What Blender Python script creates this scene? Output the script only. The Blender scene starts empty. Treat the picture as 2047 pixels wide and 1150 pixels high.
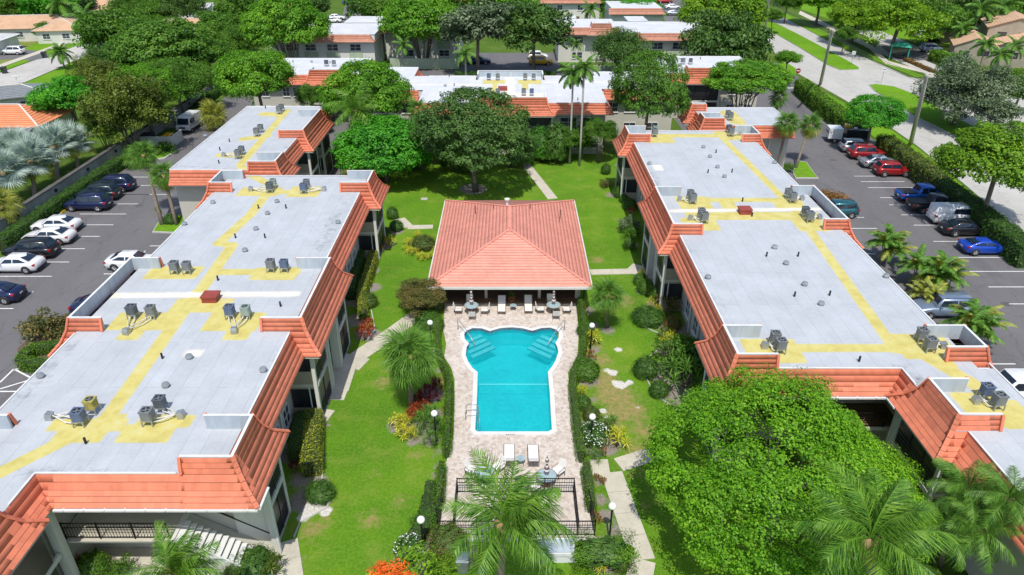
import bpy, math, random
import numpy as np
from mathutils import Vector, Matrix, Euler
random.seed(7); RNG = np.random.default_rng(7)
S = bpy.context.scene; COL = S.collection
# ---------------------------------------------------------------- camera, sky, sun
F0, HC, VX = 1420.0, 29.0, 1020.0
PIT = math.atan(790 / F0); CP, SP = math.cos(PIT), math.sin(PIT)
cam = bpy.data.objects.new('camera', bpy.data.cameras.new('camera')); COL.objects.link(cam)
cam.location = (0, 0, HC); cam.rotation_euler = (math.radians(90) - PIT, 0, 0)
cam.data.sensor_width = 36; cam.data.lens = F0 / 2047 * 36; cam.data.shift_x = 3.5 / 2047
cam.data.clip_start = .3; cam.data.clip_end = 2000
S.camera = cam
W = bpy.data.worlds.new('World'); S.world = W; W.use_nodes = True
nt = W.node_tree; sky = nt.nodes.new('ShaderNodeTexSky'); sky.sky_type = 'NISHITA'; sky.sun_disc = False
SUN_EL = math.radians(62)
sky.sun_elevation = SUN_EL; sky.sun_rotation = math.pi; sky.air_density = 1; sky.dust_density = 1.2; sky.ozone_density = 1
nt.links.new(sky.outputs[0], nt.nodes['Background'].inputs[0]); nt.nodes['Background'].inputs[1].default_value = .15
sl = bpy.data.lights.new('sun', 'SUN'); sl.energy = 3.7; sl.angle = math.radians(.5); sl.color = (1, .965, .9)
so = bpy.data.objects.new('sun', sl); COL.objects.link(so); so.rotation_euler = (math.pi / 2 - SUN_EL, 0, 0); so.location = (0, -50, 120)
S.view_settings.view_transform = 'Standard'; S.view_settings.look = 'None'; S.view_settings.gamma = 1
S.view_settings.use_curve_mapping = False; S.view_settings.exposure = 0.22

# ---------------------------------------------------------------- helpers
def at(px, py, z=0.0):
    """where the survey photo's point (px, py) lies at height z"""
    d = (py - 575) / F0; t = (HC - z) / (SP + d * CP)
    return ((px - VX) / F0 * t, (CP - d * SP) * t)
def zY(py, Y):
    """height at which something standing at distance Y shows at row py"""
    d = (py - 575) / F0; return HC - Y * (SP + d * CP) / (CP - d * SP)
def ppm(px, py, z=0.0):
    d = (py - 575) / F0; return F0 / ((HC - z) / (SP + d * CP))
def tag(o, label=None, cat=None, group=None, kind=None):
    if label: o['label'] = label
    if cat: o['category'] = cat
    if group: o['group'] = group
    if kind: o['kind'] = kind
    return o
def empty(name, loc=(0, 0, 0), rz=0.0, **k):
    o = bpy.data.objects.new(name, None); COL.objects.link(o); o.location = loc; o.rotation_euler = (0, 0, rz)
    o.empty_display_size = .3
    return tag(o, **k)
def link(name, me, parent=None, loc=(0, 0, 0), rot=(0, 0, 0), sc=(1, 1, 1), m=None):
    o = bpy.data.objects.new(name, me); COL.objects.link(o); o.parent = parent
    o.location = loc; o.rotation_euler = rot; o.scale = sc
    if m is not None and len(me.materials):
        o.material_slots[0].link = 'OBJECT'; o.material_slots[0].material = m
    return o
def fast(name, V, Q, mats, smooth=False):
    V = np.asarray(V, np.float32); Q = np.asarray(Q, np.int32); me = bpy.data.meshes.new(name); k = Q.shape[1]
    me.vertices.add(len(V)); me.vertices.foreach_set('co', V.ravel())
    me.loops.add(Q.size); me.loops.foreach_set('vertex_index', Q.ravel())
    me.polygons.add(len(Q)); me.polygons.foreach_set('loop_start', np.arange(0, Q.size, k, dtype=np.int32))
    me.polygons.foreach_set('loop_total', np.full(len(Q), k, np.int32))
    if smooth: me.polygons.foreach_set('use_smooth', np.ones(len(Q), bool))
    me.update(calc_edges=True)
    for m in (mats if isinstance(mats, (list, tuple)) else [mats]): me.materials.append(m)
    return me
class MB:
    def __init__(s): s.v = []; s.f = []; s.mi = []; s.m = 0
    def add(s, vs, fs):
        b = len(s.v); s.v += [tuple(p) for p in vs]; s.f += [tuple(b + i for i in f) for f in fs]; s.mi += [s.m] * len(fs); return s
    def box(s, x0, x1, y0, y1, z0, z1):
        return s.add([(x0, y0, z0), (x1, y0, z0), (x1, y1, z0), (x0, y1, z0), (x0, y0, z1), (x1, y0, z1), (x1, y1, z1), (x0, y1, z1)],
                     [(0, 3, 2, 1), (4, 5, 6, 7), (0, 1, 5, 4), (1, 2, 6, 5), (2, 3, 7, 6), (3, 0, 4, 7)])
    def hexa(s, p): return s.add(p, [(0, 3, 2, 1), (4, 5, 6, 7), (0, 1, 5, 4), (1, 2, 6, 5), (2, 3, 7, 6), (3, 0, 4, 7)])
    def bar(s, a, b, w, h=None):
        a = Vector(a); b = Vector(b); h = h or w; d = (b - a).normalized()
        u = d.cross(Vector((0, 0, 1)));
        if u.length < 1e-3: u = Vector((1, 0, 0))
        u = u.normalized() * w / 2; n = u.cross(d).normalized() * h / 2
        return s.hexa([a - u - n, a + u - n, b + u - n, b - u - n, a - u + n, a + u + n, b + u + n, b - u + n])
    def quad(s, *p): return s.add(p, [tuple(range(len(p)))])
    def prism(s, poly, z0, z1):
        n = len(poly); a = sum(poly[i][0] * poly[(i + 1) % n][1] - poly[(i + 1) % n][0] * poly[i][1] for i in range(n))
        if a < 0: poly = poly[::-1]
        return s.add([(x, y, z0) for x, y in poly] + [(x, y, z1) for x, y in poly],
                     [tuple(range(n))[::-1], tuple(range(n, 2 * n))] + [(i, (i + 1) % n, n + (i + 1) % n, n + i) for i in range(n)])
    def sheet(s, poly, z):
        n = len(poly); a = sum(poly[i][0] * poly[(i + 1) % n][1] - poly[(i + 1) % n][0] * poly[i][1] for i in range(n))
        if a < 0: poly = poly[::-1]
        return s.add([(x, y, z) for x, y in poly], [tuple(range(n))])
    def tube(s, pts, rad, n=6, cap=True):
        pts = [Vector(p) for p in pts]; rad = rad if isinstance(rad, (list, tuple)) else [rad] * len(pts); V = []; Fs = []
        for i, p in enumerate(pts):
            d = (pts[min(i + 1, len(pts) - 1)] - pts[max(i - 1, 0)]).normalized()
            u = d.cross(Vector((0, .13, 1)) if abs(d.z) < .9 else Vector((1, 0, 0))).normalized(); w = d.cross(u)
            for k in range(n):
                a = 2 * math.pi * k / n; V.append(p + (u * math.cos(a) + w * math.sin(a)) * rad[i])
        for i in range(len(pts) - 1):
            for k in range(n): Fs.append((i * n + k, (i + 1) * n + k, (i + 1) * n + (k + 1) % n, i * n + (k + 1) % n))
        if cap: Fs.append(tuple(range(n))); Fs.append(tuple(range((len(pts) - 1) * n, len(pts) * n))[::-1])
        return s.add(V, Fs)
    def cyl(s, x, y, z0, z1, r, n=12, r1=None): return s.tube([(x, y, z0), (x, y, z1)], [r, r if r1 is None else r1], n)
    def lathe(s, prof, n=12, c=(0, 0)):
        V = []; Fs = []
        for r, z in prof:
            for k in range(n): a = 2 * math.pi * k / n; V.append((c[0] + r * math.cos(a), c[1] + r * math.sin(a), z))
        for i in range(len(prof) - 1):
            for k in range(n): Fs.append((i * n + k, i * n + (k + 1) % n, (i + 1) * n + (k + 1) % n, (i + 1) * n + k))
        return s.add(V, Fs)
    def mesh(s, name, mats, smooth=False):
        me = bpy.data.meshes.new(name); me.from_pydata(s.v, [], s.f)
        for m in (mats if isinstance(mats, (list, tuple)) else [mats]): me.materials.append(m)
        me.polygons.foreach_set('material_index', s.mi)
        if smooth: me.polygons.foreach_set('use_smooth', [True] * len(s.f))
        me.update(); return me
    def build(s, name, mats, parent=None, smooth=False, **k):
        o = bpy.data.objects.new(name, s.mesh(name, mats, smooth)); COL.objects.link(o); o.parent = parent
        return tag(o, **k)

# ---------------------------------------------------------------- materials
def newmat(name):
    m = bpy.data.materials.new(name); m.use_nodes = True; nt = m.node_tree; b = nt.nodes['Principled BSDF']; return m, nt, b
def noise(nt, scale, detail=4, rough=.6, coord='Object', vec=None, stretch=None):
    tc = nt.nodes.new('ShaderNodeTexCoord'); n = nt.nodes.new('ShaderNodeTexNoise')
    n.inputs['Scale'].default_value = scale; n.inputs['Detail'].default_value = detail; n.inputs['Roughness'].default_value = rough
    src = tc.outputs[coord]
    if stretch:
        mp = nt.nodes.new('ShaderNodeMapping'); mp.inputs['Scale'].default_value = stretch; nt.links.new(src, mp.inputs[0]); src = mp.outputs[0]
    nt.links.new(src, n.inputs['Vector']); return n.outputs['Fac']
def ramp(nt, fac, stops):
    r = nt.nodes.new('ShaderNodeValToRGB'); e = r.color_ramp.elements
    while len(e) < len(stops): e.new(.5)
    for i, (p, c) in enumerate(stops): e[i].position = p; e[i].color = (*c, 1) if len(c) == 3 else c
    nt.links.new(fac, r.inputs[0]); return r.outputs[0]
def mix(nt, fac, a, b, mode='MIX'):
    m = nt.nodes.new('ShaderNodeMix'); m.data_type = 'RGBA'; m.blend_type = mode
    for sock, v in ((m.inputs[0], fac), (m.inputs[6], a), (m.inputs[7], b)):
        if isinstance(v, (int, float)): sock.default_value = v
        elif isinstance(v, tuple): sock.default_value = (*v, 1) if len(v) == 3 else v
        else: nt.links.new(v, sock)
    return m.outputs[2]
def math_(nt, op, a, b=0.0, clamp=False):
    m = nt.nodes.new('ShaderNodeMath'); m.operation = op; m.use_clamp = clamp
    for s, v in ((m.inputs[0], a), (m.inputs[1], b)):
        if isinstance(v, (int, float)): s.default_value = v
        else: nt.links.new(v, s)
    return m.outputs[0]
def bump(nt, b, h, strength=.3, dist=.02):
    n = nt.nodes.new('ShaderNodeBump'); n.inputs['Strength'].default_value = strength; n.inputs['Distance'].default_value = dist
    nt.links.new(h, n.inputs['Height']); nt.links.new(n.outputs[0], b.inputs['Normal'])
def PM(name, c, var=.25, scale=3, rough=.7, metal=0, fine=0, stretch=None, spec=.5, coat=0):
    m, nt, b = newmat(name); lo = tuple(x * (1 - var) for x in c); hi = tuple(min(1, x * (1 + var * .7)) for x in c)
    col = ramp(nt, noise(nt, scale, stretch=stretch), [(.3, lo), (.7, hi)])
    if fine: col = mix(nt, fine, col, ramp(nt, noise(nt, scale * 14, 3), [(.3, tuple(x * .6 for x in c)), (.7, tuple(min(1, x * 1.3) for x in c))]))
    nt.links.new(col, b.inputs['Base Color']); b.inputs['Roughness'].default_value = rough; b.inputs['Metallic'].default_value = metal
    b.inputs['Specular IOR Level'].default_value = spec; b.inputs['Coat Weight'].default_value = coat
    return m
def LEAF(name, c0, c1, c2, trans=.35, scale=1.1, isl=True, gloss=.25):
    """leaf clusters: every leaf has its own tone, clumps drift in hue"""
    m, nt, b = newmat(name); g = nt.nodes.new('ShaderNodeNewGeometry')
    rnd = g.outputs['Random Per Island'] if isl else noise(nt, 9)
    f = math_(nt, 'ADD', math_(nt, 'MULTIPLY', rnd, .45), math_(nt, 'MULTIPLY', noise(nt, scale, 3), .75))
    col = ramp(nt, f, [(.28, c0), (.56, c1), (.88, c2)])
    nt.links.new(col, b.inputs['Base Color']); b.inputs['Roughness'].default_value = .5; b.inputs['Specular IOR Level'].default_value = gloss
    t = nt.nodes.new('ShaderNodeBsdfTranslucent'); ms = nt.nodes.new('ShaderNodeMixShader'); ms.inputs[0].default_value = trans
    nt.links.new(mix(nt, 1, col, (1.25, 1.35, .6), 'MULTIPLY'), t.inputs[0]); nt.links.new(b.outputs[0], ms.inputs[1]); nt.links.new(t.outputs[0], ms.inputs[2])
    nt.links.new(ms.outputs[0], nt.nodes['Material Output'].inputs[0]); return m
M = {}
M['bright'] = LEAF('leaf_bright_green', (.035, .12, .008), (.10, .28, .014), (.24, .45, .03))
M['lime'] = LEAF('leaf_lime_green', (.05, .13, .006), (.13, .28, .012), (.30, .46, .03))
M['emerald'] = LEAF('leaf_emerald', (.02, .13, .010), (.06, .29, .018), (.15, .46, .03))
M['poinciana'] = LEAF('leaf_fresh_green', (.05, .15, .006), (.135, .35, .012), (.32, .55, .035), trans=.4, scale=.7)
M['mid'] = LEAF('leaf_mid_green', (.03, .085, .010), (.075, .19, .018), (.17, .32, .04))
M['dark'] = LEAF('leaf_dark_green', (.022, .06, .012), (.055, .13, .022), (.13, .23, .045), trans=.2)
M['olive'] = LEAF('leaf_olive', (.035, .065, .010), (.10, .15, .018), (.22, .26, .04), trans=.25)
M['greyleaf'] = LEAF('leaf_grey_green', (.035, .065, .03), (.09, .14, .06), (.24, .30, .18), trans=.15)
M['palm'] = LEAF('palm_green', (.03, .09, .010), (.08, .20, .022), (.20, .36, .05), trans=.25, gloss=.3)
M['palm_yellow'] = LEAF('palm_yellow_green', (.08, .12, .012), (.22, .27, .03), (.45, .42, .06), trans=.2, gloss=.5)
M['coco'] = LEAF('coconut_green', (.02, .07, .006), (.065, .18, .012), (.22, .38, .04), trans=.2, gloss=.3)
M['bismarck'] = LEAF('silver_palm', (.14, .20, .17), (.30, .39, .34), (.50, .58, .50), trans=.1, gloss=.5)
M['yellowleaf'] = LEAF('yellow_leaves', (.14, .20, .01), (.48, .46, .03), (.80, .74, .12), trans=.2)
M['redleaf'] = LEAF('croton_red', (.10, .02, .015), (.30, .045, .02), (.55, .16, .03), trans=.1)
M['rust'] = LEAF('croton_rust', (.05, .07, .01), (.22, .10, .03), (.46, .22, .05), trans=.15)
M['maroon'] = LEAF('maroon_cordyline', (.05, .008, .012), (.13, .012, .025), (.26, .03, .05), trans=.1)
M['bronze'] = LEAF('bronze_shrub', (.04, .06, .012), (.10, .12, .025), (.24, .16, .05), trans=.15)
M['whiteflower'] = LEAF('white_flowers', (.6, .62, .55), (.8, .8, .76), (.9, .9, .88), trans=.1)
M['orangeflower'] = LEAF('orange_flowers', (.5, .06, .01), (.75, .13, .015), (.9, .26, .03), trans=.2)
M['hedge'] = LEAF('hedge_leaf', (.04, .11, .008), (.10, .23, .012), (.21, .38, .03))
M['yellowhedge'] = LEAF('yellow_flecked_hedge', (.06, .12, .008), (.26, .32, .02), (.62, .60, .08))
M['hedgedark'] = LEAF('hedge_leaf_dark', (.025, .075, .010), (.05, .14, .018), (.11, .24, .03))
M['bark'] = PM('bark', (.16, .13, .10), .5, 3, .9, fine=.4, stretch=(1, 1, .3))
M['palmbark'] = PM('palm_bark', (.21, .17, .13), .45, 2, .9, fine=.5, stretch=(1, 1, 4))
M['royalbark'] = PM('royal_palm_bark', (.42, .40, .36), .2, 2, .8, stretch=(1, 1, 4))
M['husk'] = PM('palm_husk', (.30, .20, .09), .5, 5, .95, fine=.4)

def wnoise(nt, scale, detail=4, rough=.6):
    g = nt.nodes.new('ShaderNodeNewGeometry'); n = nt.nodes.new('ShaderNodeTexNoise'); n.inputs['Scale'].default_value = scale; n.inputs['Detail'].default_value = detail; n.inputs['Roughness'].default_value = rough
    nt.links.new(g.outputs['Position'], n.inputs['Vector']); return n.outputs['Fac']
def tile_mat(name, base, vary):
    m, nt, b = newmat(name); g = nt.nodes.new('ShaderNodeNewGeometry'); oi = nt.nodes.new('ShaderNodeObjectInfo')
    r = math_(nt, 'FRACT', math_(nt, 'ADD', g.outputs['Random Per Island'], oi.outputs['Random']))
    lo = tuple(x * (1 - vary) for x in base); hi = tuple(min(1, x * (1 + vary * .6)) for x in base)
    c = ramp(nt, r, [(.0, lo), (1, hi)]); c = mix(nt, .35, c, ramp(nt, wnoise(nt, .6, 5), [(.35, tuple(x * .72 for x in base)), (.65, tuple(min(1, x * 1.15) for x in base))]))
    c = mix(nt, math_(nt, 'MULTIPLY', ramp(nt, wnoise(nt, 1.6, 6, .8), [(.56, (0, 0, 0)), (.74, (1, 1, 1))]), .38), c, (.20, .085, .055))
    nt.links.new(c, b.inputs['Base Color']); b.inputs['Roughness'].default_value = .72; bump(nt, b, noise(nt, 40, 3), .15, .01); return m
M['tile'] = tile_mat('roof_tile_terracotta', (.67, .20, .108), .16)
M['tilepink'] = tile_mat('roof_tile_salmon', (.69, .275, .20), .10)
M['tileold'] = tile_mat('roof_tile_faded', (.58, .26, .17), .15)
M['tiletan'] = tile_mat('roof_tile_tan', (.62, .40, .25), .12)
M['tileorange'] = tile_mat('roof_tile_orange', (.66, .24, .11), .15)
M['course'] = PM('tile_mortar_shadow_edge', (.085, .025, .015), .2, 4, .9)  # dark mortar tone that also paints the shadow line under each course
M['under'] = PM('roof_underlay', (.115, .033, .02), .3, 4, .9)  # underlay, dark enough to paint the shadow gap left between tile courses
M['white'] = PM('white_paint', (.66, .66, .64), .14, 1.5, .6, fine=.1)
M['cream'] = PM('cream_stucco', (.47, .45, .38), .12, .6, .9, fine=.12)
M['creamlight'] = PM('pale_stucco', (.60, .59, .53), .12, .6, .9, fine=.12)
M['tan'] = PM('tan_panel', (.33, .29, .22), .12, 1, .8)
M['greenwall'] = PM('pale_green_stucco', (.36, .42, .29), .25, .5, .9, fine=.15, stretch=(1, 1, .3))
M['greypanel'] = PM('grey_parapet_membrane', (.40, .45, .49), .18, 1.3, .6, fine=.1, stretch=(2, 2, .4))
M['frame'] = PM('window_frame_white', (.66, .66, .64), .08, 3, .4)
M['darkframe'] = PM('bronze_frame', (.045, .04, .037), .2, 3, .4, metal=.4)
M['iron'] = PM('black_iron', (.02, .019, .018), .2, 3, .4, metal=.5)
M['galv'] = PM('galvanised_steel', (.40, .42, .42), .2, 3, .4, metal=.6)
M['acgrey'] = PM('condenser_grey', (.19, .205, .21), .15, 2, .5, metal=.2)
M['acdark'] = PM('condenser_dark', (.10, .12, .14), .2, 2, .5, metal=.2)
M['acblue'] = PM('condenser_blue_grey', (.11, .15, .24), .2, 2, .5, metal=.2)
M['acgreen'] = PM('condenser_sage', (.30, .38, .33), .15, 2, .5, metal=.2)
M['acolive'] = PM('condenser_rusty_olive', (.34, .30, .08), .4, 3, .7)
M['black'] = PM('matt_black', (.015, .015, .016), .2, 3, .8)
M['redmetal'] = PM('dark_red_metal', (.28, .05, .035), .2, 2, .6)
M['pipe'] = PM('white_insulation', (.62, .60, .55), .25, 5, .7)
def glass(name, c, rough=.06):
    m, nt, b = newmat(name); col = ramp(nt, noise(nt, 1.7, 2), [(.35, tuple(x * .5 for x in c)), (.65, c)]); nt.links.new(col, b.inputs['Base Color'])
    b.inputs['Roughness'].default_value = rough; b.inputs['Specular IOR Level'].default_value = .7; return m
M['glass'] = glass('window_glass', (.06, .075, .09)); M['screen'] = glass('insect_screen', (.022, .025, .032), .35)
M['carglass'] = glass('car_glass', (.02, .035, .06), .04); M['skylight'] = glass('shaded_glass', (.12, .14, .16), .1)
def paint(name, c, metal=.3):
    m, nt, b = newmat(name); b.inputs['Base Color'].default_value = (*c, 1); b.inputs['Metallic'].default_value = metal
    nt.links.new(ramp(nt, noise(nt, 2.5, 3), [(.3, tuple(x * .9 for x in c)), (.7, c)]), b.inputs['Base Color'])
    nt.links.new(ramp(nt, noise(nt, 6, 4), [(.3, (.28,) * 3), (.7, (.42,) * 3)]), b.inputs['Roughness']); b.inputs['Coat Weight'].default_value = .6; b.inputs['Coat Roughness'].default_value = .08; return m
for k, c, mt in (('white', (.72, .72, .72), 0), ('black', (.012, .013, .017), .2), ('navy', (.012, .02, .075), .4), ('blue', (.012, .07, .48), .3), ('azure', (.01, .12, .52), .2),
                 ('silver', (.42, .45, .48), .6), ('red', (.33, .012, .015), .3), ('grey', (.20, .21, .22), .5), ('teal', (.015, .11, .14), .4), ('greenblack', (.014, .03, .034), .3),
                 ('yellow', (.75, .42, .01), 0), ('silverblue', (.24, .31, .42), .5)): M['car_' + k] = paint('car_paint_' + k, c, mt)
M['tyre'] = PM('tyre_rubber', (.018, .018, .018), .2, 5, .85); M['rim'] = PM('alloy_rim', (.45, .46, .47), .1, 3, .3, metal=.7)
M['lamp_red'] = paint('tail_lamp_red', (.45, .01, .01), 0); M['lamp_clear'] = paint('head_lamp_clear', (.65, .67, .7), .2)
M['trim'] = PM('black_plastic', (.025, .025, .026), .2, 4, .6)
M['concrete'] = PM('path_concrete', (.50, .46, .37), .18, .7, .9, fine=.22)
M['kerb'] = PM('kerb_concrete', (.46, .45, .42), .2, 1, .9, fine=.2)
M['wallgrey'] = PM('perimeter_wall', (.34, .33, .30), .35, .7, .9, fine=.25, stretch=(1, 1, .4))
M['wallcap'] = PM('perimeter_wall_cap', (.10, .095, .085), .35, 1, .9, fine=.3)
M['roadpaint'] = PM('road_paint_white', (.72, .72, .70), .25, 4, .8, fine=.3)
M['yellowpaint'] = PM('kerb_paint_yellow', (.72, .44, .02), .2, 4, .7)
M['timber'] = PM('brown_timber', (.14, .085, .045), .35, 3, .8, stretch=(.3, 4, 4))
M['fencebrown'] = PM('brown_fence_boards', (.10, .05, .032), .4, 4, .85, stretch=(4, 4, .3))
M['woodfence'] = PM('weathered_fence', (.22, .17, .12), .35, 3, .9, stretch=(4, 4, .3))
M['awning'] = PM('green_metal_roof', (.03, .30, .20), .12, 2, .5)
M['terracotta'] = PM('terracotta_pot', (.42, .14, .06), .2, 4, .8)
M['globe'], _nt, _b = newmat('white_globe'); _b.inputs['Base Color'].default_value = (.85, .85, .83, 1); _b.inputs['Roughness'].default_value = .25
_nt.links.new(ramp(_nt, noise(_nt, 5, 3), [(.2, (.78, .78, .76)), (.6, (.86, .86, .84))]), _b.inputs['Base Color'])
M['sling'] = PM('white_sling', (.72, .70, .66), .1, 8, .8); M['bronze_metal'] = PM('bronze_tube', (.20, .15, .11), .2, 4, .45, metal=.3)
M['copper'] = PM('clear_table_glass', (.32, .42, .44), .2, 3, .1)

def asphalt(name, c, warm=0):
    m, nt, b = newmat(name)
    base = ramp(nt, noise(nt, .12, 6, .65), [(.3, tuple(x * .72 for x in c)), (.7, tuple(x * 1.3 for x in c))])
    st = ramp(nt, noise(nt, .35, 5, .7, stretch=(1, .18, 1)), [(.35, tuple(x * .8 for x in c)), (.7, tuple(x * 1.35 for x in c))])
    col = mix(nt, .5, base, st); col = mix(nt, .35, col, ramp(nt, noise(nt, 22, 3, .8), [(.3, tuple(x * .45 for x in c)), (.7, tuple(x * 1.7 for x in c))]))
    tc = nt.nodes.new('ShaderNodeTexCoord'); v = nt.nodes.new('ShaderNodeTexVoronoi'); v.feature = 'DISTANCE_TO_EDGE'; v.inputs['Scale'].default_value = .35
    w = nt.nodes.new('ShaderNodeMix'); w.data_type = 'VECTOR'; w.inputs[0].default_value = .25
    nn = nt.nodes.new('ShaderNodeTexNoise'); nn.inputs['Scale'].default_value = .9; nn.inputs['Detail'].default_value = 6; nt.links.new(tc.outputs['Object'], nn.inputs[0])
    ad = nt.nodes.new('ShaderNodeVectorMath'); ad.operation = 'MULTIPLY_ADD'; ad.inputs[1].default_value = (2.2, 2.2, 0)
    nt.links.new(nn.outputs['Color'], ad.inputs[0]); nt.links.new(tc.outputs['Object'], ad.inputs[2]); nt.links.new(ad.outputs[0], v.inputs['Vector'])
    crack = ramp(nt, v.outputs['Distance'], [(.0, (1, 1, 1)), (.018, (0, 0, 0))])
    col = mix(nt, math_(nt, 'MULTIPLY', crack, .45), col, tuple(x * .5 for x in c))
    oil = ramp(nt, noise(nt, .8, 4, .6), [(.66, (0, 0, 0)), (.80, (1, 1, 1))]); col = mix(nt, math_(nt, 'MULTIPLY', oil, .4), col, tuple(x * .4 for x in c))
    nt.links.new(col, b.inputs['Base Color']); b.inputs['Roughness'].default_value = .9; bump(nt, b, noise(nt, 30, 2), .3, .01); return m
M['asphalt'] = asphalt('asphalt_lot', (.125, .119, .122)); M['road'] = asphalt('concrete_road', (.40, .385, .35)); M['roadleft'] = asphalt('pale_road', (.42, .40, .37))
def lawnmat():
    m, nt, b = newmat('lawn_grass')
    g1 = ramp(nt, noise(nt, .13, 5, .6), [(.34, (.045, .15, .008)), (.5, (.09, .23, .010)), (.66, (.19, .31, .018))])
    g2 = ramp(nt, noise(nt, 6, 6, .85), [(.30, (.02, .07, .004)), (.5, (.10, .22, .01)), (.72, (.30, .38, .06))])
    col = mix(nt, .55, g1, g2)
    def attr(n): a = nt.nodes.new('ShaderNodeAttribute'); a.attribute_name = n; return a.outputs['Fac']
    br = noise(nt, 2.4, 6, .75)
    def mask(n, k=.55, sharp=6): return math_(nt, 'MULTIPLY', math_(nt, 'SUBTRACT', math_(nt, 'ADD', attr(n), math_(nt, 'MULTIPLY', math_(nt, 'SUBTRACT', br, .5), k)), .5), sharp, True)
    dry = ramp(nt, noise(nt, 4, 5, .8), [(.3, (.20, .17, .05)), (.6, (.34, .27, .11)), (.8, (.22, .28, .05))])
    wide = ramp(nt, noise(nt, .55, 6, .7), [(.50, (0, 0, 0)), (.72, (1, 1, 1))]); col = mix(nt, math_(nt, 'MULTIPLY', wide, .45), col, (.27, .29, .06))
    col = mix(nt, math_(nt, 'ADD', math_(nt, 'MULTIPLY', attr('dry'), 0.0), mask('dry', 2.2, 1.7)), col, dry)
    col = mix(nt, mask('bed', 1.1, 5), col, ramp(nt, noise(nt, 9, 5, .8), [(.3, (.13, .105, .085)), (.7, (.38, .34, .29))]))
    col = mix(nt, mask('sand', .8, 4), col, ramp(nt, noise(nt, 8, 4, .8), [(.35, (.40, .35, .29)), (.6, (.72, .70, .66))]))
    nt.links.new(col, b.inputs['Base Color']); b.inputs['Roughness'].default_value = .95; b.inputs['Specular IOR Level'].default_value = .15
    bump(nt, b, noise(nt, 14, 4, .8), .8, .06); return m
M['lawn'] = lawnmat()
def grassmat(name, a, bcol, dry=.3):
    m, nt, b = newmat(name); col = mix(nt, .5, ramp(nt, noise(nt, .1, 6), [(.35, a), (.65, bcol)]), ramp(nt, noise(nt, 3, 4, .8), [(.3, tuple(x * .5 for x in a)), (.7, tuple(x * 1.3 for x in bcol))]))
    col = mix(nt, math_(nt, 'MULTIPLY', ramp(nt, noise(nt, .22, 5, .7), [(.52, (0, 0, 0)), (.7, (1, 1, 1))]), dry), col, (.28, .24, .11))
    nt.links.new(col, b.inputs['Base Color']); b.inputs['Roughness'].default_value = .95; b.inputs['Specular IOR Level'].default_value = .1; bump(nt, b, noise(nt, 8, 3, .8), .6, .06); return m
M['ground'] = grassmat('outer_ground', (.05, .10, .012), (.09, .16, .02)); M['verge'] = grassmat('verge_grass', (.085, .22, .008), (.15, .30, .014), .15)
M['drygrass'] = grassmat('dry_lawn', (.13, .19, .03), (.24, .25, .07), .8)
M['mulch'] = PM('mulch_bed', (.13, .085, .06), .5, 3, .95, fine=.5); M['gravelbed'] = PM('gravel_bed', (.36, .33, .29), .3, 2, .95, fine=.5)
def deckmat(name, base=(.43, .45, .472), seam=(.30, .33, .36)):
    m, nt, b = newmat(name)
    def attr(n): a = nt.nodes.new('ShaderNodeAttribute'); a.attribute_name = n; return a.outputs['Fac']
    col = ramp(nt, noise(nt, .5, 6, .7), [(.3, tuple(x * .86 for x in base)), (.7, tuple(x * 1.14 for x in base))])
    col = mix(nt, .3, col, ramp(nt, noise(nt, 9, 5, .8), [(.3, tuple(x * .75 for x in base)), (.7, tuple(x * 1.2 for x in base))]))
    tc = nt.nodes.new('ShaderNodeTexCoord'); mp = nt.nodes.new('ShaderNodeMapping'); mp.inputs['Rotation'].default_value = (0, 0, math.pi / 2)
    bk = nt.nodes.new('ShaderNodeTexBrick'); bk.inputs['Scale'].default_value = 1; bk.inputs['Brick Width'].default_value = 8.5; bk.inputs['Row Height'].default_value = .95
    bk.inputs['Mortar Size'].default_value = .012; bk.inputs['Color1'].default_value = (1, 1, 1, 1); bk.inputs['Color2'].default_value = (.9, .9, .9, 1); bk.inputs['Mortar'].default_value = (.38, .40, .44, 1)
    nt.links.new(tc.outputs['Object'], mp.inputs[0]); nt.links.new(mp.outputs[0], bk.inputs['Vector'])
    col = mix(nt, math_(nt, 'MULTIPLY', noise(nt, .8, 4), .9), col, mix(nt, 1, col, bk.outputs['Color'], 'MULTIPLY'))
    streak = ramp(nt, noise(nt, 2.2, 6, .8, stretch=(1, .25, 1)), [(.62, (0, 0, 0)), (.8, (1, 1, 1))]); col = mix(nt, math_(nt, 'MULTIPLY', streak, .38), col, seam)
    br = noise(nt, 1.6, 6, .75)
    pm = math_(nt, 'MULTIPLY', math_(nt, 'SUBTRACT', math_(nt, 'ADD', attr('stain'), math_(nt, 'MULTIPLY', math_(nt, 'SUBTRACT', br, .5), 2.2)), .55), 1.6, True)
    col = mix(nt, math_(nt, 'MULTIPLY', pm, .75), col, ramp(nt, noise(nt, 3.5, 5), [(.35, (.07, .075, .08)), (.65, (.24, .25, .26))]))
    ym = math_(nt, 'MULTIPLY', math_(nt, 'SUBTRACT', math_(nt, 'ADD', attr('yellow'), math_(nt, 'MULTIPLY', math_(nt, 'SUBTRACT', noise(nt, 3, 4), .5), .28)), .32), 3.2, True)
    col = mix(nt, math_(nt, 'MULTIPLY', ym, .9), col, ramp(nt, noise(nt, 1.1, 5, .7), [(.3, (.44, .36, .06)), (.52, (.55, .47, .11)), (.75, (.58, .53, .24))]))
    col = mix(nt, math_(nt, 'MULTIPLY', attr('pale'), 1.0, True), col, ramp(nt, noise(nt, 2, 4), [(.3, (.62, .56, .46)), (.7, (.74, .70, .62))]))
    nt.links.new(col, b.inputs['Base Color']); b.inputs['Roughness'].default_value = .75; bump(nt, b, noise(nt, 12, 4), .25, .01); return m
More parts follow.
